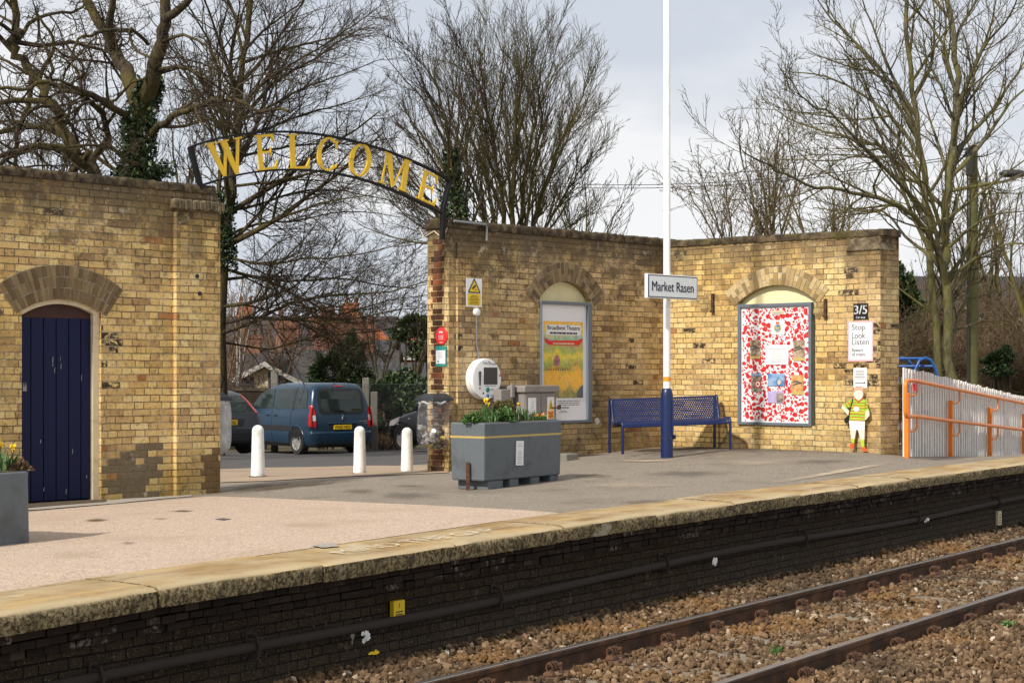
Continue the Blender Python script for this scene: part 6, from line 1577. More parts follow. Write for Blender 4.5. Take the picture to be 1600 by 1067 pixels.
for sg in (1, -1):
    pts = [(sg*.893, .70), (sg*.775, .70), (sg*.765, .86), (sg*.775, 1.0), (sg*.79, 1.14), (sg*.82, 1.25), (sg*.85, 1.25), (sg*.865, 1.1)]
    lt = c.rear('tail_light', pts, M['tail_red'], .018)
    c.rear('clear_lens', [(sg*.895, .86), (sg*.775, .86), (sg*.772, 1.0), (sg*.892, 1.0)], M['lamp_clear'], .022, lt)
    c.side('side_lens', [(.04, .72), (.20, .74), (.19, 1.0), (.14, 1.2), (.10, 1.2)], M['tail_red'], sg, .006, parent=lt)
    c.side('front_door_window', [(1.98, 1.16), (3.16, 1.13), (2.72, 1.5), (2.48, 1.63), (2.05, 1.66)], M['glass'], sg, .010)
    c.side('sliding_door_window', [(1.02, 1.16), (1.90, 1.14), (1.93, 1.65), (1.02, 1.67)], M['glass'], sg, .010)
    c.side('quarter_window', [(.34, 1.18), (.94, 1.16), (.94, 1.67), (.52, 1.65), (.40, 1.5)], M['glass'], sg, .010)
    c.side('window_pillar', [(.93, 1.13), (1.03, 1.13), (1.03, 1.68), (.93, 1.68)], M['trim_black'], sg, .012)
    c.side('rubbing_strip', [(.95, .60), (3.1, .60), (3.1, .72), (.95, .72)], M['trim_black'], sg, .014)
    c.side('sill', [(.96, .22), (3.05, .22), (3.05, .30), (.96, .30)], M['trim_black'], sg, .006)
    for q in (1.05, 2.0): c.side('door_seam', [(q, .32), (q+.012, .32), (q+.012, 1.13), (q, 1.13)], M['sign_black'], sg, .003)
    for q in (1.75, 2.12): MB().box(q, q+.16, sg*(c.I(.98, 3)), sg*(c.I(.98, 3)+.035), .965, .995).build('door_handle', M['van_blue'], t, bevel=.006)
    MB().zprism([(-.06, -.0), (.06, -.0), (.05, sg*.18), (-.04, sg*.18)], -.09, .09).build('wing_mirror', M['trim_black'], t, bevel=.03).location = (2.95, sg*.9, 1.16)
    c.wheel(.78, sg, .315); c.wheel(3.48, sg, .315)
c.rear('high_brake_light', rrect(-.12, .12, 1.705, 1.735, .012), M['tail_red'], .010)
o = MB().box(-.03, .01, -.42, .42, -.02, .02).build('tailgate_handle', M['van_blue'], t, bevel=.015); o.location = (c.I(.80, 1)-.005, 0, .795)
c.rear('tailgate_recess', rrect(-.40, .40, .63, .77, .03), M['trim_black'], .003)
plate_on(c, 'FV62 VEX', .70)
c.rear('lower_bumper', [(-.74, .22), (.74, .22), (.74, .31), (-.74, .31)], M['trim_black'], .012)
o = MB(); o.tube([(0, .03, .05), (-.004, -.01, .06), (0, -.035, .03), (0, .01, .0), (0, -.02, -.03), (0, .03, -.055)], .012, 6); o = o.build('emblem', M['chrome'], t, smooth=60); o.location = (c.I(.93, 1)-.014, 0, .945)
mb = MB(); Mx = Matrix.Translation((c.I(.86, 1)-.012, -.62, .83)) @ Matrix.Rotation(R(-90), 4, 'Z'); mb.add([tuple(Mx @ Vector(p)) for p in ((-.13, 0, 0), (.13, 0, 0), (.13, 0, .022), (-.13, 0, .022))], [(0, 1, 2, 3)]); mb.add([tuple(Mx @ Vector(p)) for p in ((0, 0, -.05), (.12, 0, -.05), (.12, 0, -.03), (0, 0, -.03))], [(0, 1, 2, 3)]); mb.build('badge', M['chrome'], t)
MB().tube([(1.5, .0, 1.79), (1.44, 0, 1.9), (1.2, 0, 2.1)], [.02, .008, .004], 6).build('aerial', M['trim_black'], t)
# grey hatchback behind the left wall
t = thing('parked_car', (-6.30, 37.4, EYE-(712-HY)/F*37.4), R(90+42), 'dark grey hatchback showing its rear beside the left brick wall', 'car')
c = Car(t, [(.20, .2, 4.0, .76, .2, .4), (.28, .06, 4.2, .86, .2, .5), (.45, .0, 4.3, .915, .22, .6), (.60, .0, 4.32, .92, .22, .6), (.64, .06, 4.28, .92, .2, .5), (.80, .10, 4.1, .915, .2, .5), (.93, .16, 3.5, .90, .2, .4), (.98, .20, 3.2, .885, .2, .3), (1.2, .42, 2.75, .80, .18, .25), (1.38, .64, 2.3, .70, .16, .2), (1.45, .85, 1.95, .6, .2, .2), (1.47, 1.1, 1.7, .5, .2, .2)], M['car_grey'])
c.body()
c.rear('rear_window', [(-.70, .985), (.70, .985), (.60, 1.34), (-.60, 1.34)], M['glass'], .010)
for sg in (1, -1):
    pts = [(sg*.86, .93), (sg*.75, .95), (sg*.62, 1.36), (sg*.655, 1.38), (sg*.72, 1.3)]; c.rear('tail_light', pts, M['tail_red'], .022)
    c.side('side_window', [(.62, 1.03), (2.9, 1.0), (2.3, 1.36), (.95, 1.37)], M['glass'], sg, .010); c.wheel(.75, sg, .315); c.wheel(3.4, sg, .315)
plate_on(c, 'FF05 HSL', .745, .06)
c.rear('lower_bumper', [(-.76, .22), (.76, .22), (.80, .34), (-.80, .34)], M['trim_black'], .01); c.rear('bumper_strip', [(-.84, .47), (.84, .47), (.84, .50), (-.84, .50)], M['trim_black'], .008)
c.rear('plate_recess', [(-.34, .66), (.44, .66), (.52, .83), (-.42, .83)], M['trim_black'], .003)
o = MB().lathe([(.05, 0), (.05, .012), (.03, .02)], 18, M=Matrix.Rotation(R(-90), 4, 'Y')).build('emblem', M['chrome'], t, smooth=40); o.location = (c.I(.90, 1)-.004, 0, .895)
# black car nosing in from the right
t = thing('parked_car', (.151, 38.02, -.646), R(130), 'black car parked behind the hanging rubbish bag', 'car')
c = Car(t, [(.18, .2, 3.9, .74, .2, .4), (.28, .06, 4.05, .83, .2, .5), (.45, .0, 4.1, .87, .22, .55), (.62, .0, 4.06, .875, .22, .6), (.74, .04, 3.9, .87, .2, .6), (.86, .08, 3.55, .865, .2, .5), (.95, .12, 3.1, .85, .2, .4), (1.0, .16, 2.9, .84, .2, .3), (1.25, .34, 2.3, .75, .18, .25), (1.42, .55, 1.85, .65, .16, .2), (1.49, .85, 1.5, .5, .2, .2)], M['car_black'])
c.body()
for sg in (1, -1):
    c.side('side_window', [(.7, 1.03), (2.75, 1.01), (2.15, 1.36), (.95, 1.40)], M['glass'], sg, .010); c.side('window_trim', [(.7, .995), (2.8, .985), (2.75, 1.008), (.7, 1.02)], M['chrome'], sg, .012)
    c.side('headlight', [(3.45, .64), (3.82, .60), (3.78, .72), (3.42, .83)], M['lamp_clear'], sg, .012)
    c.rear('headlight', [(sg*.83, .60), (sg*.5, .58), (sg*.52, .70), (sg*.84, .74)], M['lamp_clear'], .012, front=True)
    MB().zprism([(-.06, 0), (.06, 0), (.05, sg*.2), (-.05, sg*.2)], -.07, .07).build('wing_mirror', M['car_black'], t, bevel=.03).location = (2.55, sg*.85, 1.05)
    c.wheel(.72, sg, .31, 5); c.wheel(3.32, sg, .31, 5)
    c.side('side_repeater', [(3.0, .78), (3.06, .78), (3.06, .81), (3.0, .81)], M['lamp_clear'], sg, .01)
c.rear('windscreen', [(-.7, 1.0), (.7, 1.0), (.58, 1.4), (-.58, 1.4)], M['glass'], .012, front=True)
c.rear('grille', [(-.5, .35), (.5, .35), (.45, .52), (-.45, .52)], M['trim_black'], .012, front=True)

# ------------------------------------------------------------------ car park boundary
# chain link fence on concrete posts
ya, yb = (-13.0, 43.6), (3.2, 43.9)
flen = math.hypot(yb[0]-ya[0], yb[1]-ya[1]); fr = math.atan2(yb[1]-ya[1], yb[0]-ya[0])
t = thing('chain_link_fence', (*ya, 0), fr, 'chain link fence on concrete posts behind the parked cars', 'fence')
mb = MB()
for px, top in ((428, 577), (571, 590), (584, 612), (715, 590), (300, 580)):
    X = (px-CX)/F*43.7; u = (X-ya[0]); zg = gz(X, 43.7)
    MB().box(u-.09, u+.09, .05, .2, zg-.2, EYE-(top-HY)/F*43.7).build('post', M['concrete'], t, bevel=.02)
segs = []; h0, h1 = -.9, .95; pit = .075
V = []; Fq = []
def wire(a, b, r=.0016):
    d = np.array(b)-np.array(a); n1 = np.array((d[2], 0, -d[0])); n1 = n1/np.linalg.norm(n1)*r; k = len(V)
    for p in (np.array(a), np.array(b)):
        V.extend([p+n1, p+np.array((0, -r, 0)), p-n1])
    for j in range(3): Fq.append((k+j, k+(j+1) % 3, k+3+(j+1) % 3, k+3+j))
u = -2.0
while u < flen:
    wire((u, 0, h0), (u+1.85, 0, h1)); wire((u+1.85, .004, h0), (u, .004, h1)); u += pit
for z in (h0+.05, 0, h1): wire((0, -.004, z), (flen, -.004, z+.0001), .004)
np_mesh('mesh_wire', V, Fq, M['grey_plastic'], t)
# dark brick wall in front of the cream house
X0 = at(300, 600, 48)[0]; X1 = at(415, 600, 48)[0]
t = thing('garden_wall', (X0, 48, -1.2), 0, 'low dark brick wall below the cream gabled house', 'wall')
MB().box(0, X1-X0, 0, .25, 0, 1.93).build('brickwork', M['brick_dark'], t); MB().box(-.03, X1-X0+.03, -.04, .29, 1.93, 2.01).build('coping', M['coping'], t)

# ------------------------------------------------------------------ leaf masses
def leafmass(name, blobs, n, sz, mat, label, seed, cat='bush', stems=True):
    """blobs: (centre, (rx,ry,rz)); leaves crowd the outer shell of each lobe, with gaps"""
    rs2 = np.random.default_rng(seed); P_ = []; tot = sum(b[1][0]*b[1][2] for b in blobs)
    for cn, rd in blobs:
        m = int(n*rd[0]*rd[2]/tot); d = rs2.normal(size=(m, 3)); d /= np.linalg.norm(d, axis=1)[:, None]
        bump = 1+.22*np.sin(d[:, 0]*6+seed+cn[0])*np.sin(d[:, 2]*7+cn[2])+.12*np.sin(d[:, 1]*11+d[:, 0]*9)
        p = np.array(cn)+d*np.array(rd)*(rs2.uniform(.45, 1.05, m)**.5*bump)[:, None]; P_.append(p)
    P_ = np.concatenate(P_); c0 = np.mean([b[0] for b in blobs], 0); base = (c0[0], c0[1], gz(c0[0], c0[1]))
    t = thing(name, base, 0, label, cat); o = leaf_cloud('foliage', t, mat, P_-np.array(base), sz, seed)
    mb = MB(); rr = random.Random(seed)
    for cn, rd in blobs:
        for k in range(3):
            e = Vector((cn[0]-base[0]+rr.uniform(-.4, .4)*rd[0], cn[1]-base[1]+rr.uniform(-.3, .3)*rd[1], cn[2]-base[2]+rd[2]*.3)); q = Vector((cn[0]-base[0]+rr.uniform(-.1, .1), cn[1]-base[1], -.1)); mb.tube([q, (q+e)/2+Vector((rr.uniform(-.2, .2), 0, 0)), e], [.05, .035, .015], 5)
    mb.build('stem', M['twig_dark'], t); return t
def at3(px, py, Y): return at(px, py, Y)
def blob(px, py, Y, rpx, rpy, ry=None): k = Y/F; return (at(px, py, Y), (rpx*k, ry or rpx*k*.8, rpy*k))
leafmass('ivy_hedge', [blob(600, 640, 45.5, 34, 48, .7), blob(640, 650, 45.5, 34, 46, .7), blob(675, 640, 45.5, 36, 52, .7), blob(625, 605, 46, 34, 28, .7), blob(715, 640, 45.5, 36, 55, .7)], 26000, .062, M['ivy'], 'dark green ivy hedge behind the chain link fence beside the pier', 3, 'hedge')
leafmass('evergreen_bush', [blob(515, 585, 47, 30, 34), blob(545, 565, 47, 26, 42), blob(560, 600, 47, 26, 32), blob(540, 620, 47, 40, 28), blob(500, 606, 47, 26, 24)], 15000, .062, M['ivy'], 'dark evergreen bush above the roof of the blue van-shaped car', 5)
leafmass('ivy_bush', [blob(648, 508, 50, 26, 16), blob(630, 520, 50, 20, 12), blob(690, 520, 50, 34, 26), blob(668, 545, 50, 30, 18)], 8000, .07, M['ivy'], 'ivy clad branches beside the pier at the red round sign', 6)
leafmass('evergreen_bush', [blob(1414, 490, 40, 24, 60), blob(1420, 540, 40, 20, 36), blob(1400, 460, 40, 18, 50)], 7000, .062, M['ivy'], 'dark evergreen bush at the corner behind the end pier', 9)
leafmass('evergreen_bush', [blob(1553, 565, 34, 16, 13), blob(1570, 556, 34, 14, 16), blob(1560, 580, 34, 22, 9)], 2600, .045, M['ivy'], 'small dark evergreen shrub in the brown thicket above the picket fence', 10)

# ------------------------------------------------------------------ far houses
def house(name, X, Y, zb, w, d, he, hr, rot, wall, roof, label, chim=(), ridge='x'):
    t = thing(name, (X, Y, zb), rot, label, 'house')
    MB().box(-w/2, w/2, 0, d, 0, he).build('wall', M[wall], t)
    mb = MB(); o_ = .3
    if ridge == 'x':
        mb.add([(-w/2-o_, -o_, he-.12), (w/2+o_, -o_, he-.12), (w/2+o_, d/2, hr), (-w/2-o_, d/2, hr), (-w/2-o_, d+o_, he-.12), (w/2+o_, d+o_, he-.12)], [(0, 1, 2, 3), (3, 2, 5, 4)])
        mb.add([(-w/2-o_, -o_, he-.24), (w/2+o_, -o_, he-.24), (w/2+o_, -o_, he-.12), (-w/2-o_, -o_, he-.12)], [(0, 1, 2, 3)])
        r_ = mb.build('roof', M[roof], t); mb = MB()
        for sg in (-1, 1): mb.add([(sg*w/2, 0, he-.2), (sg*w/2, d, he-.2), (sg*w/2, d/2, hr-.25)], [(0, 1, 2)])
        mb.build('gable', M[wall], t); MB().box(-w/2-o_, w/2+o_, -o_-.06, -o_-.002, he-.30, he-.14).build('gutter', M['barge_white'], r_)
    else:
        mb.add([(-w/2-o_, -o_, he-.2), (0, -o_, hr), (0, d+o_, hr), (-w/2-o_, d+o_, he-.2), (w/2+o_, -o_, he-.2), (w/2+o_, d+o_, he-.2)], [(0, 1, 2, 3), (1, 4, 5, 2)])
        r_ = mb.build('roof', M[roof], t); MB().prism([(-w/2, he-.01), (w/2, he-.01), (0, hr-.22)], 0, .2).build('gable', M[wall], t)
        mb = MB()
        for sg in (-1, 1): mb.prism([(sg*(w/2+o_), he-.34), (sg*(w/2+o_), he-.16), (0, hr+.03), (0, hr-.17)], -o_-.05, -o_-.004)
        mb.build('bargeboard', M['barge_white'], r_)
    for cx_, cy_, cw, ch in chim:
        mb = MB(); mb.box(cx_-cw/2, cx_+cw/2, cy_-.35, cy_+.35, hr-.8, hr+ch); mb.box(cx_-cw/2-.06, cx_+cw/2+.06, cy_-.41, cy_+.41, hr+ch, hr+ch+.15)
        k = mb.build('chimney', M['orange_brick'] if 'dormers' in label else M['far_brick'], r_)
        for q in np.linspace(-cw*.3, cw*.3, max(1, int(cw/.5))): MB().lathe([(.14, 0), (.11, .45)], 10, M=Matrix.Translation((cx_+q, cy_, hr+ch+.15))).build('chimney_pot', M['far_brick'], k)
    return t, r_
def win(t, x, z, w, h, y=0.0, fm='barge_white'):
    f = MB().box(x-w/2, x+w/2, y-.04, y-.002, z-h/2, z+h/2).build('window', M[fm], t)
    mb = MB(); mb.box(x-w/2+.08, x-.03, y-.06, y-.042, z-h/2+.08, z+h/2-.08); mb.box(x+.03, x+w/2-.08, y-.06, y-.042, z-h/2+.08, z+h/2-.08); mb.build('pane', M['glass'], f)
X, Y, _ = at(415, 600, 62); k = 62/F
t, r_ = house('house', X, Y, -1.5, 3.6, 7, 1.5+EYE-20*k, 1.5+EYE+19*k, 0, 'render_cream', 'slate_brown', 'cream rendered house with a gable and dark windows left of the blue car', ridge='y')
win(t, -.85, 1.9, .85, 1.4, fm='slate'); win(t, .55, 2.45, .9, 1.7, fm='slate')
X, Y, _ = at(470, 590, 68); k = 68/F
t, r_ = house('house', X, Y, -1.5, 7.2, 7, 1.5+EYE-5*k, 1.5+EYE+40*k, 0, 'render_cream', 'slate_brown', 'house with a long brown tiled roof behind the cream gabled one', ((2.2, 3.4, 1.1, .9), (-2.6, 3.4, .9, .5)))
X, Y, _ = at(375, 560, 80); k = 80/F
house('house', X, Y, -1.5, 11, 8, 1.5+EYE+3*k, 1.5+EYE+62*k, 0, 'far_brick', 'slate_brown', 'house with a large dark slate roof just right of the left wall', ((3.4, 4, 1.0, .8),))
X, Y, _ = at(548, 560, 74); k = 74/F
t, r_ = house('house', X, Y, -1.5, 3.3, 6, 1.5+EYE-8*k, 1.5+EYE+44*k, R(28), 'far_brick', 'tile_dark', 'red brick house with a tall chimney stack above the evergreen bush', ((.0, 2.2, 1.5, 1.3), (-1.2, 5.0, .8, .9)), ridge='x')
X, Y, _ = at(505, 560, 96); k = 96/F
house('house', X, Y, -1.5, 7.5, 8, 1.5+EYE+24*k, 1.5+EYE+56*k, 0, 'far_brick', 'slate', 'distant slate roofed house with orange brick chimneys in the gap', ((-2.6, 4, 1.4, 1.2), (1.5, 4, 1.2, 1.0)))
X, Y, _ = at(616, 540, 104); k = 104/F
t, r_ = house('house', X, Y, -1.5, 7.0, 9, 1.5+EYE+30*k, 1.5+EYE+72*k, 0, 'orange_brick', 'slate', 'slate roofed house with two bright orange brick dormers', ())
for dx_ in (-1.1, 1.75):
    dm = MB().box(dx_-.75, dx_+.75, -.2, 2, 1.5+EYE+20*k, 1.5+EYE+50*k).prism([(dx_-1.0, 1.5+EYE+49*k), (dx_+1.0, 1.5+EYE+49*k), (dx_, 1.5+EYE+72*k)], -.3, 3).build('dormer', M['orange_brick'], t)
    win(dm, dx_, 1.5+EYE+38*k, .95, .8, -.2)
X, Y, _ = at(628, 580, 60); k = 60/F
house('house', X, Y, -1.5, 5.2, 6, 1.5+EYE-6*k, 1.5+EYE+20*k, R(-8), 'far_brick', 'slate', 'low slate roofed building half buried in the ivy hedge')
X, Y, _ = at(1545, 520, 70); k = 70/F
t, r_ = house('house', X, Y, -1.5, 6.4, 7, 1.5+EYE+14*k-.3, 1.5+EYE+60*k-.5, R(6), 'far_brick', 'slate', 'brick house with a grey slate roof behind the picket fence'); win(t, .8, 2.0, 1.0, 1.2); win(t, -1.5, 2.0, .9, 1.2)
X, Y, _ = at(1540, 470, 90); k = 90/F
t, r_ = house('house', X, Y, -1.5, 13, 8, 1.5+EYE+92*k, 1.5+EYE+160*k, R(3), 'orange_brick', 'slate', 'tall orange brick house with a dark slate roof farther back on the right', ())
X, Y, _ = at(450, 540, 130)
house('house', X, Y, -1.5, 16, 9, 5.2, 7.4, 0, 'far_brick', 'slate_brown', 'long brown roof on the skyline left of the orange dormers', ((-4, 4.5, 1.2, 1.0), (4.5, 4.5, 1.2, .9)))

# ------------------------------------------------------------------ poles and wires
X, Y, _ = at(1521, 600, 34); k = 34/F
t = thing('utility_pole', (X, Y, -.8), 0, 'mossy wooden utility pole with a black box near its top on the right', 'pole')
MB().lathe([(.115, -.3), (.11, 1), (.085, .8+EYE+(HY-228)*k)], 14).build('shaft', M['pole_wood'], t, smooth=50)
MB().box(-.19, -.06, -.22, -.08, .8+EYE+(HY-276)*k, .8+EYE+(HY-232)*k).build('junction_box', M['dark_plastic'], t, bevel=.02)
MB().tube([(-.15, -.12, .2), (-.15, -.12, .8+EYE+(HY-270)*k)], .022, 6).build('cable', M['dark_plastic'], t)
ptop = Vector((X, Y, EYE+(HY-240)*k))
for i, (ex, ey, lb) in enumerate(((930, 264, 'upper overhead wire crossing the sky behind the white post'), (930, 270, 'lower overhead wire crossing the sky behind the white post'))):
    e = Vector(at(ex-250, ey+2, 52)); pts = [ptop.lerp(e, f)+Vector((0, 0, -.55*4*f*(1-f)-i*.05*(1-f))) for f in np.linspace(0, 1, 24)]
    o = MB().tube(pts, .009, 5).build('overhead_wire', M['dark_plastic']); tag(o, lb, 'wire', kind='thing')
X, Y, _ = at(1640, 300, 36); k = 36/F
t = thing('street_lamp', (X, Y, -.8), 0, 'dark street lamp head reaching in among the branches at the right edge', 'street lamp')
MB().lathe([(.09, 0), (.06, .8+EYE+(HY-262)*k)], 12).build('post', M['dark_plastic'], t, smooth=50)
zt_ = .8+EYE+(HY-270)*k; MB().tube([(0, 0, zt_), (-.3, 0, zt_+.08), (-.55, 0, zt_)], .03, 8).build('arm', M['dark_plastic'], t, smooth=50)
mb = MB(); mb.lathe([(.04, -.28), (.13, -.2), (.15, 0), (.12, .2), (.03, .3)], 16, M=Matrix.Translation((-.8, 0, zt_-.02)) @ Matrix.Rotation(R(90), 4, 'Y') @ Matrix.Scale(.6, 4, (1, 0, 0))); mb.build('lamp_head', M['dark_plastic'], t, smooth=50)
# ------------------------------------------------------------------ bare trees
DENS = (1.45, 1.5, 1.5); LREF = (3.2, 1.5, .7)
class Tree:
    def __init__(s, seed, **kw):
        s.r = random.Random(seed); s.lines = []; s.p = dict(wig=.18, up=.05, droop=0, ang=(30, 60), n=(9, 7, 5), ratio=(.6, .55, .5), sm=1.0, start=.25, minr=.0055)
        s.p.update(kw)
    def path(s, pts, rs):
        s.lines.append(([tuple(p) for p in pts], list(rs)))
    def limb(s, pts, r0, r1, lvl=0, sub=3):
        """smoothed hand-placed limb that then sprouts on its own"""
        pts = [Vector(p) for p in pts]; out = []
        for i in range(len(pts)-1):
            a, b = pts[max(i-1, 0)], pts[i]; c, d = pts[i+1], pts[min(i+2, len(pts)-1)]
            for k in range(sub):
                t = k/sub; out.append(.5*((2*b)+(c-a)*t+(2*a-5*b+4*c-d)*t*t+(3*b-a-3*c+d)*t**3))
        out.append(pts[-1]); L = sum((out[i+1]-out[i]).length for i in range(len(out)-1)); w = L*.006*s.p['wig']/.18
        for i in range(1, len(out)-1): out[i] = out[i]+Vector((s.r.uniform(-w, w), s.r.uniform(-w, w), s.r.uniform(-w, w)))
        rs = [r0+(r1-r0)*(i/(len(out)-1))**.8 for i in range(len(out))]
        s.path(out, rs); s.sprout(out, rs, L, lvl); return out
    def sprout(s, pts, rs, L, lvl, dens=1.0, start=None):
        p = s.p
        if lvl >= len(p['n']): return
        n = int(p['n'][lvl]*s.r.uniform(.8, 1.25)*dens*s.p['sm']*DENS[min(lvl, 2)]*min(1.25, .12+.88*L/LREF[min(lvl, 2)])+.5)
        if n < 1: return
        st = p['start'] if start is None else start; m = len(pts)-1
        for k in range(n):
            f = st+(1-st)*((k+s.r.random())/n); i = min(int(f*m), m-1); q = f*m-i
            pos = pts[i].lerp(pts[i+1], q); d = (pts[i+1]-pts[i]).normalized(); r = rs[i]+(rs[i+1]-rs[i])*q
            a = R(s.r.uniform(*p['ang'])); ax = d.orthogonal().normalized(); ax.rotate(Matrix.Rotation(s.r.uniform(0, 2*math.pi), 3, d)); nd = d.copy(); nd.rotate(Matrix.Rotation(a, 3, ax))
            l = L*p['ratio'][lvl]*s.r.uniform(.55, 1.2)*(1.15-.65*f)
            if l < .12: l = .12
            s.grow(pos, nd, l, max(p['minr'], min(r*.62, l*.017+.003)), lvl+1)
        # leader tip
    def grow(s, pos, d, L, r, lvl):
        p = s.p; n = (8, 6, 5, 4, 3)[min(lvl, 4)]; pts = [pos.copy()]; rs = [r]; d = d.copy()
        for i in range(n):
            d = d+Vector((s.r.gauss(0, p['wig']), s.r.gauss(0, p['wig']), s.r.gauss(0, p['wig'])+p['up']-p['droop']*(i/n)*.5)); d.normalize()
            pts.append(pts[-1]+d*(L/n)); rs.append(max(p['minr']*.6, r*(1-.8*(i+1)/n)))
        s.path(pts, rs); s.sprout(pts, rs, L, lvl, start=.15)
    def count(s): return len(s.lines)
    def build(s, name, base, label, cat, bark, twig, split=.03, group=None, extra=None):
        t = thing(name, base, 0, label, cat, group); b = np.array(base)
        for nm, sel, mat in (('trunk', lambda r: r[0] >= split, bark), ('crown', lambda r: r[0] < split, twig)):
            groups = {}
            for pts, rs in s.lines:
                if not sel(rs): continue
                k = 10 if rs[0] > .12 else (7 if rs[0] > .05 else (5 if rs[0] > .018 else 3))
                groups.setdefault((len(pts), k), []).append((pts, rs))
            Vs = []; Fs = []; off = 0
            for (n, k), ls in groups.items():
                A = np.array([l[0] for l in ls], float)-b; Rr = np.array([l[1] for l in ls], float); N = len(ls)
                T = np.empty_like(A); T[:, 1:-1] = A[:, 2:]-A[:, :-2]; T[:, 0] = A[:, 1]-A[:, 0]; T[:, -1] = A[:, -1]-A[:, -2]; T /= np.linalg.norm(T, axis=2)[..., None]+1e-9
                m = T.mean(1); ref = np.where(np.abs(m[:, 2:3]) < .75, np.array([[0, 0, 1.]]), np.array([[1., 0, 0]]))[:, None]
                u = ref-T*(T*ref).sum(2)[..., None]; u /= np.linalg.norm(u, axis=2)[..., None]+1e-9; w = np.cross(T, u)
                a = 2*np.pi*np.arange(k)/k
                V = A[:, :, None]+(u[:, :, None]*np.cos(a)[None, None, :, None]+w[:, :, None]*np.sin(a)[None, None, :, None])*Rr[:, :, None, None]
                i = np.arange(n-1)[:, None]; j = np.arange(k)[None]
                f = np.stack([i*k+j, i*k+(j+1) % k, (i+1)*k+(j+1) % k, (i+1)*k+j], -1).reshape(-1, 4)
                Fs.append((f[None]+(np.arange(N)*n*k)[:, None, None]).reshape(-1, 4)+off); Vs.append(V.reshape(-1, 3)); off += N*n*k
            if Vs: np_mesh(nm, np.concatenate(Vs), np.concatenate(Fs), mat, t, smooth=True)
        return t
def gy(px, Y):
    return HY+(EYE-gz((px-CX)/F*Y, Y)+.1)*F/Y
def A3(Y, jit=0, rr=None):
    return lambda px, py, dy=0: Vector(at(px, py, Y+dy))
def ivy_on(parent, pts, n, rad, seed, base, sz=.05):
    rs2 = np.random.default_rng(seed); P_ = []
    for (a, b, ra) in pts:
        m = int(n/len(pts)); f = rs2.random(m)[:, None]; c = np.array(a)*(1-f)+np.array(b)*f; th = rs2.uniform(0, 6.28, m); q = ra*rs2.uniform(.7, 1.25, m)
        P_.append(c+np.stack([np.cos(th)*q, np.sin(th)*q, rs2.normal(0, .06, m)], 1))
    return leaf_cloud('ivy', parent, M['ivy'], np.concatenate(P_)-np.array(base), sz, seed)

# 1: the old gnarled tree behind the left wall
q = A3(30); T = Tree(11, sm=.85, wig=.32, up=.02, droop=.06, ang=(35, 75), n=(10, 7, 5), ratio=(.5, .52, .5), minr=.006)
T.limb([q(211, gy(211, 30)), q(214, 420), q(216, 280), q(219, 205), q(222, 160)], .23, .17, 3)
T.limb([q(222, 165), q(238, 120, -.4), q(252, 62, -.7), q(258, 20, -.9), q(262, -60, -1)], .165, .08)
T.limb([q(218, 168), q(202, 122, .5), q(180, 85, .9), q(165, 48, 1.1), q(140, 10, 1.2), q(110, -50, 1.2)], .165, .07)
T.limb([q(258, 30, -.9), q(282, 12, -1.3), q(308, -15, -1.6), (q(340, -70, -1.8))], .09, .04)
T.limb([q(176, 80, .9), q(172, 40, .5), q(176, 0, .2), q(180, -60, 0)], .09, .05)
T.limb([q(206, 186), q(180, 170, -.6), q(145, 150, -1.2), q(110, 138, -1.6), q(74, 129, -2.0), q(30, 140, -2.2), q(-20, 135, -2.4)], .075, .025)
T.limb([q(238, 212), q(258, 192, -.8), q(282, 178, -1.4), q(310, 164, -1.9), q(340, 156, -2.2), q(372, 161, -2.5), q(410, 172, -2.8), q(455, 176, -3.0)], .075, .022)
T.limb([q(240, 190), q(275, 200, .8), q(310, 188, 1.4), q(350, 194, 1.8), q(385, 215, 2.0)], .045, .014)
T.limb([q(222, 262), q(195, 248, -1), q(170, 232, -1.5), q(135, 225, -1.9), q(100, 232, -2.2)], .05, .018)
T.limb([q(202, 120, .5), q(176, 106, -.4), q(160, 108, -.9), q(148, 48, -1.3)] if False else [q(205, 50, .3), q(160, 50, -.6), q(145, 55, -.9), q(122, 62, -1.2), q(114, 80, -1.3), q(116, 110, -1.4), q(128, 120, -1.4)], .04, .016)
T.limb([q(232, 70, -.4), q(206, 46, -.8), q(205, 62, -.8), q(215, 80, -1), q(236, 90, -1.2)], .038, .02)
T.limb([q(246, 110, -.5), q(280, 104, -1), q(310, 118, -1.3), q(338, 130, -1.5)], .04, .012)
T.limb([q(250, 66, -.7), q(285, 55, -1.2), q(320, 70, -1.6), q(345, 100, -1.8)], .04, .012)
b_ = tuple(q(211, gy(211, 30))); o = T.build('old_tree', b_, 'large gnarled mossy tree forking above the left brick wall, ivy on its trunk', 'tree', M['bark_dark'], M['twig_dark'])
ivy_on(o, [(q(214, 330), q(216, 262), .34), (q(216, 262), q(218, 170), .27), (q(225, 165), q(236, 130), .2), (q(190, 290), q(240, 262), .35)], 5200, .3, 5, b_)
# 1b: second stem leaning left
q = A3(31); T = Tree(12, sm=.85, wig=.32, up=.02, droop=.05, ang=(35, 75), n=(10, 7, 5), ratio=(.5, .52, .5), minr=.006)
T.limb([q(196, gy(196, 31)), q(186, 480), q(174, 360), q(150, 262), q(122, 238), q(98, 206), q(82, 165), q(62, 124), q(38, 96), q(22, 66), q(30, 30), (q(26, -60))], .15, .07)
T.limb([q(62, 126), q(72, 100, -.4), q(85, 70, -.8), q(70, 40, -1), q(58, 22, -1.1)], .05, .02)
T.limb([q(136, 262), q(105, 240, -.6), q(75, 231, -1), q(40, 232, -1.4), q(0, 243, -1.8), q(-50, 240, -2)], .085, .04)
T.limb([q(26, 66), q(45, 40, .6), q(80, 22, 1), q(128, 14, 1.3), q(150, -20, 1.5)], .05, .02)
T.limb([q(28, 60), q(5, 40, -.5), q(-30, 30, -.8)], .05, .03)
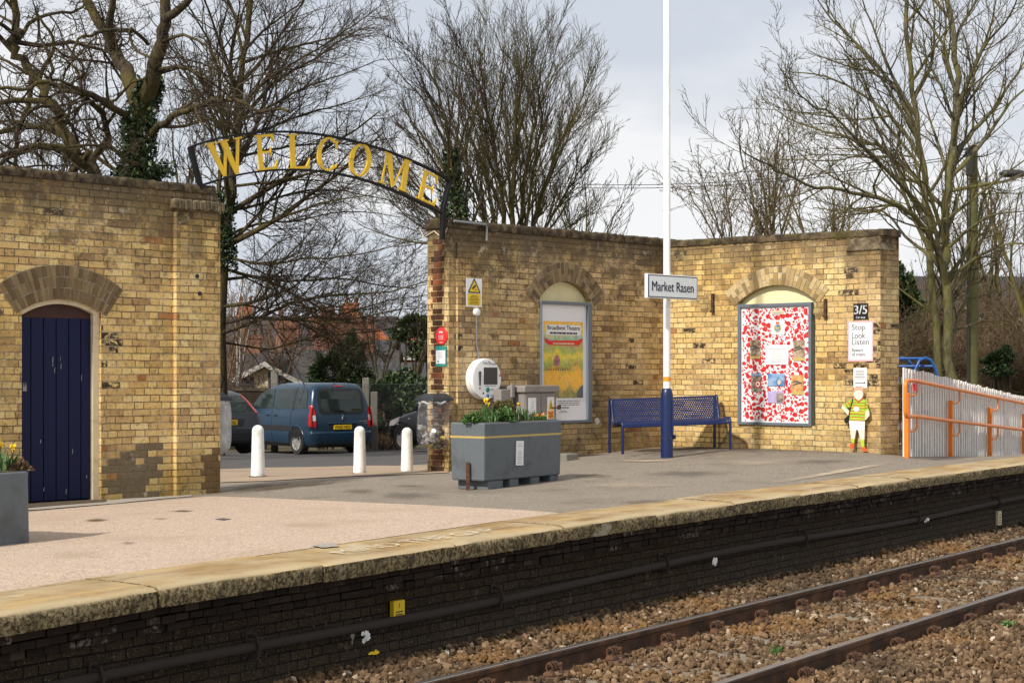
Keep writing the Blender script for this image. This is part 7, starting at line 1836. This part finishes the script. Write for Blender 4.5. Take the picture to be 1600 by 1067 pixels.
T.limb([q(82, 165), q(50, 172, -.8), q(20, 200, -1.1), q(-10, 205, -1.3)], .04, .015)
T.limb([q(98, 206), q(110, 170, .6), q(98, 140, 1), q(112, 100, 1.2), q(150, 60, 1.4)], .04, .014)
T.limb([q(100, 210), q(60, 200, .8), q(25, 180, 1), q(0, 150, 1)], .035, .014)
T.build('leaning_tree', tuple(q(196, gy(196, 31))), 'dark leaning tree at the far left above the wall with contorted branches', 'tree', M['bark_dark'], M['twig_dark'])
# 2: spreading tree behind the arch
q = A3(37); T = Tree(23, sm=.7, wig=.13, up=.045, ang=(22, 52), n=(14, 10, 6), ratio=(.44, .5, .5), minr=.0052, start=.12)
T.limb([q(341, gy(341, 37)), q(348, 420), q(352, 385), q(360, 300), q(368, 240), q(374, 180), q(378, 120), q(388, 30), q(392, -60)], .15, .05)
for i, (pts, r0) in enumerate((
    ([(376, 172), (400, 140), (440, 110), (490, 80), (540, 50), (590, 12)], .045), ([(372, 190), (420, 168), (470, 140), (530, 118), (600, 92)], .045), ([(370, 220), (420, 200), (480, 178), (545, 160), (610, 140)], .045),
    ([(382, 80), (410, 50), (450, 20), (500, -20)], .04), ([(384, 60), (372, 30), (350, 0), (335, -40)], .04), ([(366, 250), (420, 235), (490, 225), (560, 225), (625, 215)], .04),
    ([(362, 290), (420, 285), (500, 268), (570, 262), (630, 268)], .04), ([(356, 330), (400, 322), (470, 300), (540, 300), (640, 320)], .045), ([(352, 370), (400, 350), (460, 345), (540, 330), (630, 340)], .04),
    ([(350, 400), (400, 412), (470, 406), (560, 398), (660, 372)], .045), ([(348, 440), (390, 432), (450, 440), (530, 436), (620, 450), (690, 440)], .045), ([(346, 480), (400, 470), (450, 452), (480, 430), (505, 405)], .05),
    ([(346, 505), (400, 496), (455, 500), (520, 505), (590, 490), (660, 480)], .05), ([(350, 420), (420, 440), (480, 470), (530, 492), (600, 470), (680, 460)], .045), ([(346, 520), (400, 500), (450, 475), (520, 462), (610, 455), (690, 430)], .055), 
    ([(366, 260), (340, 220), (320, 180), (300, 150)], .03), ([(360, 300), (335, 285), (310, 270), (285, 262)], .03), ([(376, 150), (350, 120), (340, 80), (345, 40)], .035), ([(372, 200), (350, 170), (330, 150), (312, 110)], .03), ([(348, 535), (420, 545), (500, 525), (570, 520), (650, 505)], .03))):
    dy = ((i*37) % 11-5)*.45; T.limb([q(x, y, dy*j*.35) for j, (x, y) in enumerate(pts)], r0, .008, 0, 4)
b_ = tuple(q(341, gy(341, 37))); o = T.build('spreading_tree', b_, 'tall bare tree with long drooping branches spreading behind the WELCOME arch', 'tree', M['bark_dark'], M['twig_dark'])
ivy_on(o, [(q(346, 390), q(354, 300), .22), (q(350, 420), q(346, 360), .26)], 1600, .2, 6, b_)
# 3: many-stemmed tree behind the middle wall
q = A3(40); T = Tree(31, sm=.78, wig=.085, up=.07, ang=(15, 34), n=(15, 8, 5), ratio=(.27, .5, .5), minr=.0052, start=.38)
for i, (pts, r0) in enumerate((
    ([(790, 420), (786, 330), (775, 250), (760, 170), (742, 120), (728, 82)], .10), ([(800, 420), (802, 300), (806, 200), (815, 135), (828, 62)], .11), ([(810, 420), (818, 300), (832, 210), (850, 150), (872, 104)], .10),
    ([(780, 420), (755, 330), (730, 250), (708, 190), (690, 130)], .085), ([(820, 420), (842, 320), (868, 240), (886, 200), (905, 172)], .08), ([(770, 420), (735, 360), (700, 290), (665, 230), (640, 190)], .07),
    ([(825, 420), (855, 350), (885, 300), (908, 265), (928, 238)], .065), ([(830, 420), (866, 370), (900, 348), (932, 325)], .05), ([(805, 420), (795, 300), (790, 200), (780, 130), (788, 88)], .07), ([(815, 420), (830, 280), (845, 200), (842, 130), (850, 88)], .06),
    ([(785, 420), (768, 320), (745, 240), (722, 170), (700, 118)], .06), ([(822, 420), (850, 300), (885, 220), (908, 160), (915, 120)], .05), ([(768, 430), (720, 390), (670, 360), (625, 330), (600, 290)], .05), ([(772, 430), (725, 370), (680, 320), (640, 290), (610, 250)], .045))):
    dy = ((i*29) % 13-6)*.30; p0 = 800+(pts[0][0]-800)*.55; pts = [(p0, gy(p0, 40))]+[((p0+pts[0][0])/2, 540)]+pts; T.limb([q(x, y, dy*max(0, j-2)*.5) for j, (x, y) in enumerate(pts)], r0, .010, 0, 4)
b_ = tuple(q(800, gy(800, 40))); T.build('stemmed_tree', b_, 'many stemmed bare tree fanning up behind the middle of the brick wall', 'tree', M['bark_mid'], M['bark_mid'])
q = A3(34); T = Tree(33, sm=.7, wig=.11, up=.06, ang=(18, 42), n=(14, 8, 5), ratio=(.42, .5, .5), minr=.006)
T.limb([q(712, gy(712, 34)), q(712, 600), q(712, 420), q(710, 320), q(705, 240), q(690, 160), q(668, 100)], .11, .012)
T.limb([q(709, 300), q(680, 240), q(650, 200), q(625, 160)], .05, .01); T.limb([q(708, 280), q(730, 220, .5), q(745, 160, .8), q(752, 110, 1)], .05, .01); T.limb([q(710, 340), q(670, 320), q(630, 300), q(590, 270)], .035, .008); T.limb([q(711, 380), q(660, 380, .5), q(610, 370, .8), q(560, 350, 1)], .035, .008)
b_ = tuple(q(712, gy(712, 34))); o = T.build('ivy_tree', b_, 'slim bare tree with a thick ivy clad trunk behind the right end of the arch', 'tree', M['bark_dark'], M['twig_dark'])
ivy_on(o, [(q(712, 400), q(710, 300), .26), (q(710, 300), q(704, 235), .13)], 2400, .2, 7, b_)
# 4: big sycamore at the right
q = A3(30); T = Tree(41, sm=.72, wig=.13, up=.07, ang=(25, 52), n=(11, 7, 5), ratio=(.42, .5, .5), minr=.0055, start=.22)
T.limb([q(1493, gy(1493, 30)), q(1492, 640), q(1482, 560), q(1478, 470), q(1476, 400), q(1478, 320), q(1488, 240), q(1497, 150), q(1490, 60), q(1470, -50)], .112, .045, 0)
T.limb([q(1472, gy(1472, 30)), q(1470, 640), q(1464, 540), q(1455, 450), q(1449, 350), q(1442, 260), q(1432, 200), q(1426, 140), q(1418, 40), q(1408, -60)], .088, .036, 0)
for i, (pts, r0) in enumerate((
    ([(1478, 420), (1440, 350), (1390, 315), (1330, 300), (1260, 288), (1200, 258), (1160, 236)], .062), ([(1474, 380), (1430, 320), (1390, 240), (1340, 220), (1290, 205), (1240, 190), (1208, 168)], .055), ([(1440, 250), (1400, 190), (1350, 150), (1290, 120), (1230, 112)], .045),
    ([(1436, 220), (1400, 140), (1350, 80), (1300, 30), (1270, -10)], .05), ([(1430, 180), (1395, 120), (1370, 60), (1340, -20)], .045), ([(1447, 330), (1400, 280), (1360, 240), (1300, 180), (1262, 160), (1215, 100)], .045), ([(1428, 150), (1455, 100), (1460, 40), (1456, -30)], .05),
    ([(1486, 250), (1520, 205), (1560, 160), (1600, 100), (1640, 60)], .06), ([(1482, 280), (1530, 230), (1580, 160), (1630, 120)], .055), ([(1480, 300), (1530, 290), (1580, 280), (1640, 250)], .045), ([(1494, 170), (1520, 110), (1545, 50), (1560, -20)], .05), ([(1490, 230), (1502, 160), (1535, 80), (1580, 20), (1600, -30)], .045),
    ([(1497, 150), (1475, 90), (1478, 30), (1465, -30)], .045), ([(1452, 400), (1415, 370), (1380, 330), (1330, 330), (1270, 325)], .035), ([(1460, 490), (1430, 470), (1405, 450), (1380, 420)], .03), ([(1480, 440), (1530, 400), (1580, 380), (1640, 390)], .04), ([(1478, 390), (1540, 340), (1600, 330)], .04), ([(1445, 300), (1405, 250), (1350, 245), (1300, 250), (1220, 250)], .035))):
    dy = ((i*31) % 11-5)*.33; T.limb([q(x, y, dy*j*.4) for j, (x, y) in enumerate(pts)], r0, .009, 0, 4)
T.build('mossy_tree', tuple(q(1482, gy(1482, 30))), 'large green barked tree with two trunks spreading over the right of the scene', 'tree', M['bark_green'], M['bark_mid'])
# smaller trees behind
def auto_tree(name, px, pybase, pytop, Y, seed, label, spread=.35, r0=.09, nst=3, bk='bark_mid', tw='twig_brown', sm=.42, up=.07, lean=0):
    q = A3(Y); rr = random.Random(seed); T = Tree(seed, wig=.11, up=up, ang=(20, 48), n=(11, 7, 4), ratio=(.33, .5, .5), minr=Y*.00022, sm=sm, start=.34)
    H = pybase-pytop
    for k in range(nst):
        a = rr.uniform(-1, 1)*spread+lean; dy = rr.uniform(-1, 1)*spread*H*Y/F*.6
        x_ = px+rr.uniform(-4, 4)*(nst > 1); T.limb([q(x_, gy(x_, Y)), q(x_, pybase), q(px+a*H*.22, pybase-H*.35, dy*.25), q(px+a*H*.6, pybase-H*.68, dy*.6), q(px+a*H*.95, pytop+rr.uniform(0, .18)*H*(k > 0), dy)], r0*rr.uniform(.7, 1.1), Y*.0003, 0, 4)
    return T.build(name, tuple(q(px, gy(px, Y))), label, 'tree', M[bk], M[tw], group=None)
auto_tree('young_tree', 1205, 470, 225, 50, 51, 'small bare tree showing above the wall to the left of the big mossy tree', .42, .085, 6)
auto_tree('young_tree', 1150, 470, 285, 56, 52, 'faint low bare tree just right of the white post above the wall', .45, .07, 5)
auto_tree('young_tree', 1300, 520, 270, 46, 53, 'bare tree behind the right end of the brick wall', .5, .08, 6)
auto_tree('young_tree', 1570, 620, 240, 44, 54, 'bare tree right of the utility pole with upright stems', .32, .10, 6)
auto_tree('young_tree', 1625, 640, 200, 40, 55, 'bare tree half cut off by the right edge of the photograph', .35, .12, 4)
auto_tree('young_tree', 1430, 620, 330, 44, 56, 'slim bare tree between the end pier and the mossy trunks', .45, .07, 6)
auto_tree('young_tree', 1535, 620, 300, 52, 57, 'thin bare tree directly behind the utility pole', .3, .08, 5)
auto_tree('birch_sapling', 372, 640, 470, 52, 58, 'pale birch sapling in front of the slate roofs beside the left wall', .25, .06, 3, 'birch', 'twig_red', .4)
auto_tree('young_tree', 352, 640, 430, 58, 59, 'russet twigged tree at the left side of the gap', .5, .07, 5, 'twig_red', 'twig_red')
auto_tree('young_tree', 440, 640, 455, 62, 60, 'russet twigged tree rising over the cream house', .5, .07, 5, 'twig_red', 'twig_red')
auto_tree('young_tree', 530, 640, 440, 56, 61, 'bare tree behind the evergreen bush in the gap', .45, .06, 3, 'twig_red', 'twig_brown', .3)
auto_tree('young_tree', 640, 640, 400, 48, 62, 'bare tree rising from the ivy hedge beside the pier', .45, .06, 3, 'bark_dark', 'twig_dark', .35)
auto_tree('young_tree', 590, 640, 450, 60, 63, 'bare tree in front of the orange dormers', .5, .06, 4, 'bark_dark', 'twig_dark', .35)
auto_tree('young_tree', 70, 420, 170, 44, 64, 'distant bare tree low behind the far left of the wall', .5, .08, 5, 'bark_dark', 'twig_dark')
auto_tree('young_tree', 290, 480, 170, 42, 65, 'bare tree filling the space left of the arch', .5, .08, 5, 'bark_dark', 'twig_dark')
auto_tree('young_tree', 920, 480, 290, 55, 66, 'low bare tree at the right skirt of the many stemmed tree', .4, .07, 4, 'bark_mid', 'twig_dark')
# brown thicket behind the picket fence: bushes one by one
def twig_bush(px, py, rpx, rpy, Y, seed, label, n=90, mat='twig_brown', name='bare_bush'):
    q = A3(Y); k = Y/F; rr = random.Random(seed); T = Tree(seed, wig=.22, up=.03, ang=(25, 65), n=(0, 6, 4), ratio=(.5, .48, .45), minr=Y*.00017)
    b = q(px, gy(px, Y)-6); rpy = (gy(px, Y)-6-(py-rpy*.75))/1.75
    for i in range(n):
        a = rr.uniform(0, 6.28); el = rr.uniform(.25, 1.4); d = Vector((math.cos(a)*math.cos(el)*rpx/rpy, math.sin(a)*math.cos(el)*.7, math.sin(el))); st = b+Vector((rr.uniform(-.5, .5)*rpx*k, rr.uniform(-.4, .4)*rpx*k, rr.uniform(0, .5)*rpy*k))
        T.grow(st, d.normalized(), rpy*k*rr.uniform(.9, 1.7), .012, 1)
    t = T.build(name, tuple(b), label, 'bush', M[mat], M[mat], split=.5)
    rs2 = np.random.default_rng(seed); m = int(n*10); p = rs2.normal(size=(m, 3))*np.array([rpx*k*.5, rpx*k*.35, rpy*k*.5])+np.array((0, 0, rpy*k*.9)); leaf_cloud('dead_leaf', t, M['brownleaf'], p, .035, seed); return t
for i, (px, py, rx, ry, Y, mt, lb) in enumerate((
    (1430, 560, 34, 60, 36, 'twig_brown', 'brown bare bush behind the blue hoops'), (1475, 570, 40, 55, 37, 'twig_red', 'russet bare bush at the foot of the mossy trunks'), (1530, 580, 40, 60, 38, 'twig_brown', 'brown bare bush at the foot of the utility pole'),
    (1575, 585, 42, 62, 36, 'twig_red', 'russet bare bush above the middle of the picket fence'), (1618, 590, 45, 65, 35, 'twig_brown', 'brown bare bush at the right edge above the fence'), (1550, 540, 50, 60, 44, 'twig_red', 'taller russet bush farther back behind the utility pole'), (1600, 520, 46, 60, 43, 'twig_brown', 'taller brown bush farther back at the right edge'), (1440, 520, 40, 60, 45, 'twig_brown', 'taller brown bush farther back beside the end pier'),
    (600, 690, 40, 16, 45.0, 'twig_red', 'scrubby brush at the foot of the chain link fence'), (370, 600, 46, 36, 50, 'twig_red', 'russet brush over the low dark brick wall'), (1495, 500, 44, 56, 48, 'twig_red', 'russet bush between the mossy trunks and the far house'))):
    twig_bush(px, py, rx, ry, Y, 200+i, lb, 45 if px == 370 else 110, mt)
# far woodland strip on the skyline
tf = Tree(77, wig=.12, up=.08, ang=(20, 45), n=(8, 5), ratio=(.4, .45), minr=.02); rr = random.Random(4)
for k in range(46):
    px = rr.choice((rr.uniform(-60, 700), rr.uniform(1380, 1700))); Y = rr.uniform(150, 175); q = A3(Y); tp = rr.uniform(445, 505)
    tf.limb([q(px, 600), q(px+rr.uniform(-4, 4), 550), q(px+rr.uniform(-10, 10), tp)], .14, .02, 0, 3)
o = tf.build('distant_woodland', (0, 160, -1.3), 'line of bare woodland on the skyline behind the houses', 'woodland', M['twig_red'], M['twig_red'], split=9); o['kind'] = 'stuff'
for ch in kids(o): ch['kind'] = 'stuff'

# ------------------------------------------------------------------ camera, sky, sun
cam = bpy.data.cameras.new('camera'); co = bpy.data.objects.new('camera', cam); COL.objects.link(co); sc.camera = co
co.location = (0, 0, EYE); co.rotation_euler = (R(90), 0, 0); cam.sensor_width = 36; cam.lens = F/1600*36; cam.shift_y = (HY-533.5)/1600; cam.clip_start = .1; cam.clip_end = 3000
sd = Vector((-.645, -.764, 0)).normalized(); EL = R(40)
sv = Vector((sd.x*math.cos(EL), sd.y*math.cos(EL), math.sin(EL)))
sun = bpy.data.lights.new('sun', 'SUN'); so = bpy.data.objects.new('sun', sun); COL.objects.link(so); sun.energy = 4.2; sun.angle = R(3.5); sun.color = (1, .95, .87)
so.rotation_euler = (-sv).to_track_quat('-Z', 'Y').to_euler(); so.location = (-20, -30, 40)
w = bpy.data.worlds.new('World'); sc.world = w; w.use_nodes = True; nt = w.node_tree; nt.nodes.clear()
out = nt.nodes.new('ShaderNodeOutputWorld'); bg = nt.nodes.new('ShaderNodeBackground'); nt.links.new(bg.outputs[0], out.inputs[0]); bg.inputs[1].default_value = .1
sky = nt.nodes.new('ShaderNodeTexSky'); sky.sky_type = 'NISHITA'; sky.sun_disc = False; sky.sun_elevation = EL; sky.sun_rotation = math.atan2(sv.x, sv.y)
tc = nt.nodes.new('ShaderNodeTexCoord'); mp = nt.nodes.new('ShaderNodeMapping'); mp.inputs['Scale'].default_value = (1, 1, 2.6); nt.links.new(tc.outputs['Generated'], mp.inputs[0])
def nz(scale, det, loc):
    n = nt.nodes.new('ShaderNodeTexNoise'); n.inputs['Scale'].default_value = scale; n.inputs['Detail'].default_value = det; n.inputs['Roughness'].default_value = .5
    m = nt.nodes.new('ShaderNodeMapping'); m.inputs['Location'].default_value = loc; nt.links.new(mp.outputs[0], m.inputs[0]); nt.links.new(m.outputs[0], n.inputs['Vector']); return n.outputs[0]
def rampw(f, stops):
    r = nt.nodes.new('ShaderNodeValToRGB'); e = r.color_ramp.elements
    e[0].position, e[0].color = stops[0][0], (*stops[0][1], 1); e[1].position, e[1].color = stops[1][0], (*stops[1][1], 1)
    for p, c_ in stops[2:]: x = e.new(p); x.color = (*c_, 1)
    nt.links.new(f, r.inputs[0]); return r.outputs[0]
cl = rampw(nz(4.2, 6, (2.2, .4, .3)), [(.38, (.60, .64, .71)), (.49, (.71, .73, .775)), (.58, (.86, .86, .87))])
sc_ = nt.nodes.new('ShaderNodeVectorMath'); sc_.operation = 'SCALE'; sc_.inputs['Scale'].default_value = 10.0; nt.links.new(cl, sc_.inputs[0])
mx = nt.nodes.new('ShaderNodeMix'); mx.data_type = 'RGBA'; mx.inputs[0].default_value = .93; nt.links.new(sky.outputs[0], mx.inputs[6]); nt.links.new(sc_.outputs[0], mx.inputs[7]); nt.links.new(mx.outputs[2], bg.inputs[0])
sc.view_settings.view_transform = 'Standard'; sc.view_settings.look = 'None'; sc.view_settings.exposure = 0.15; sc.view_settings.gamma = 1
sc.cycles.max_bounces = 6; sc.cycles.transparent_max_bounces = 12; sc.cycles.use_denoising = True
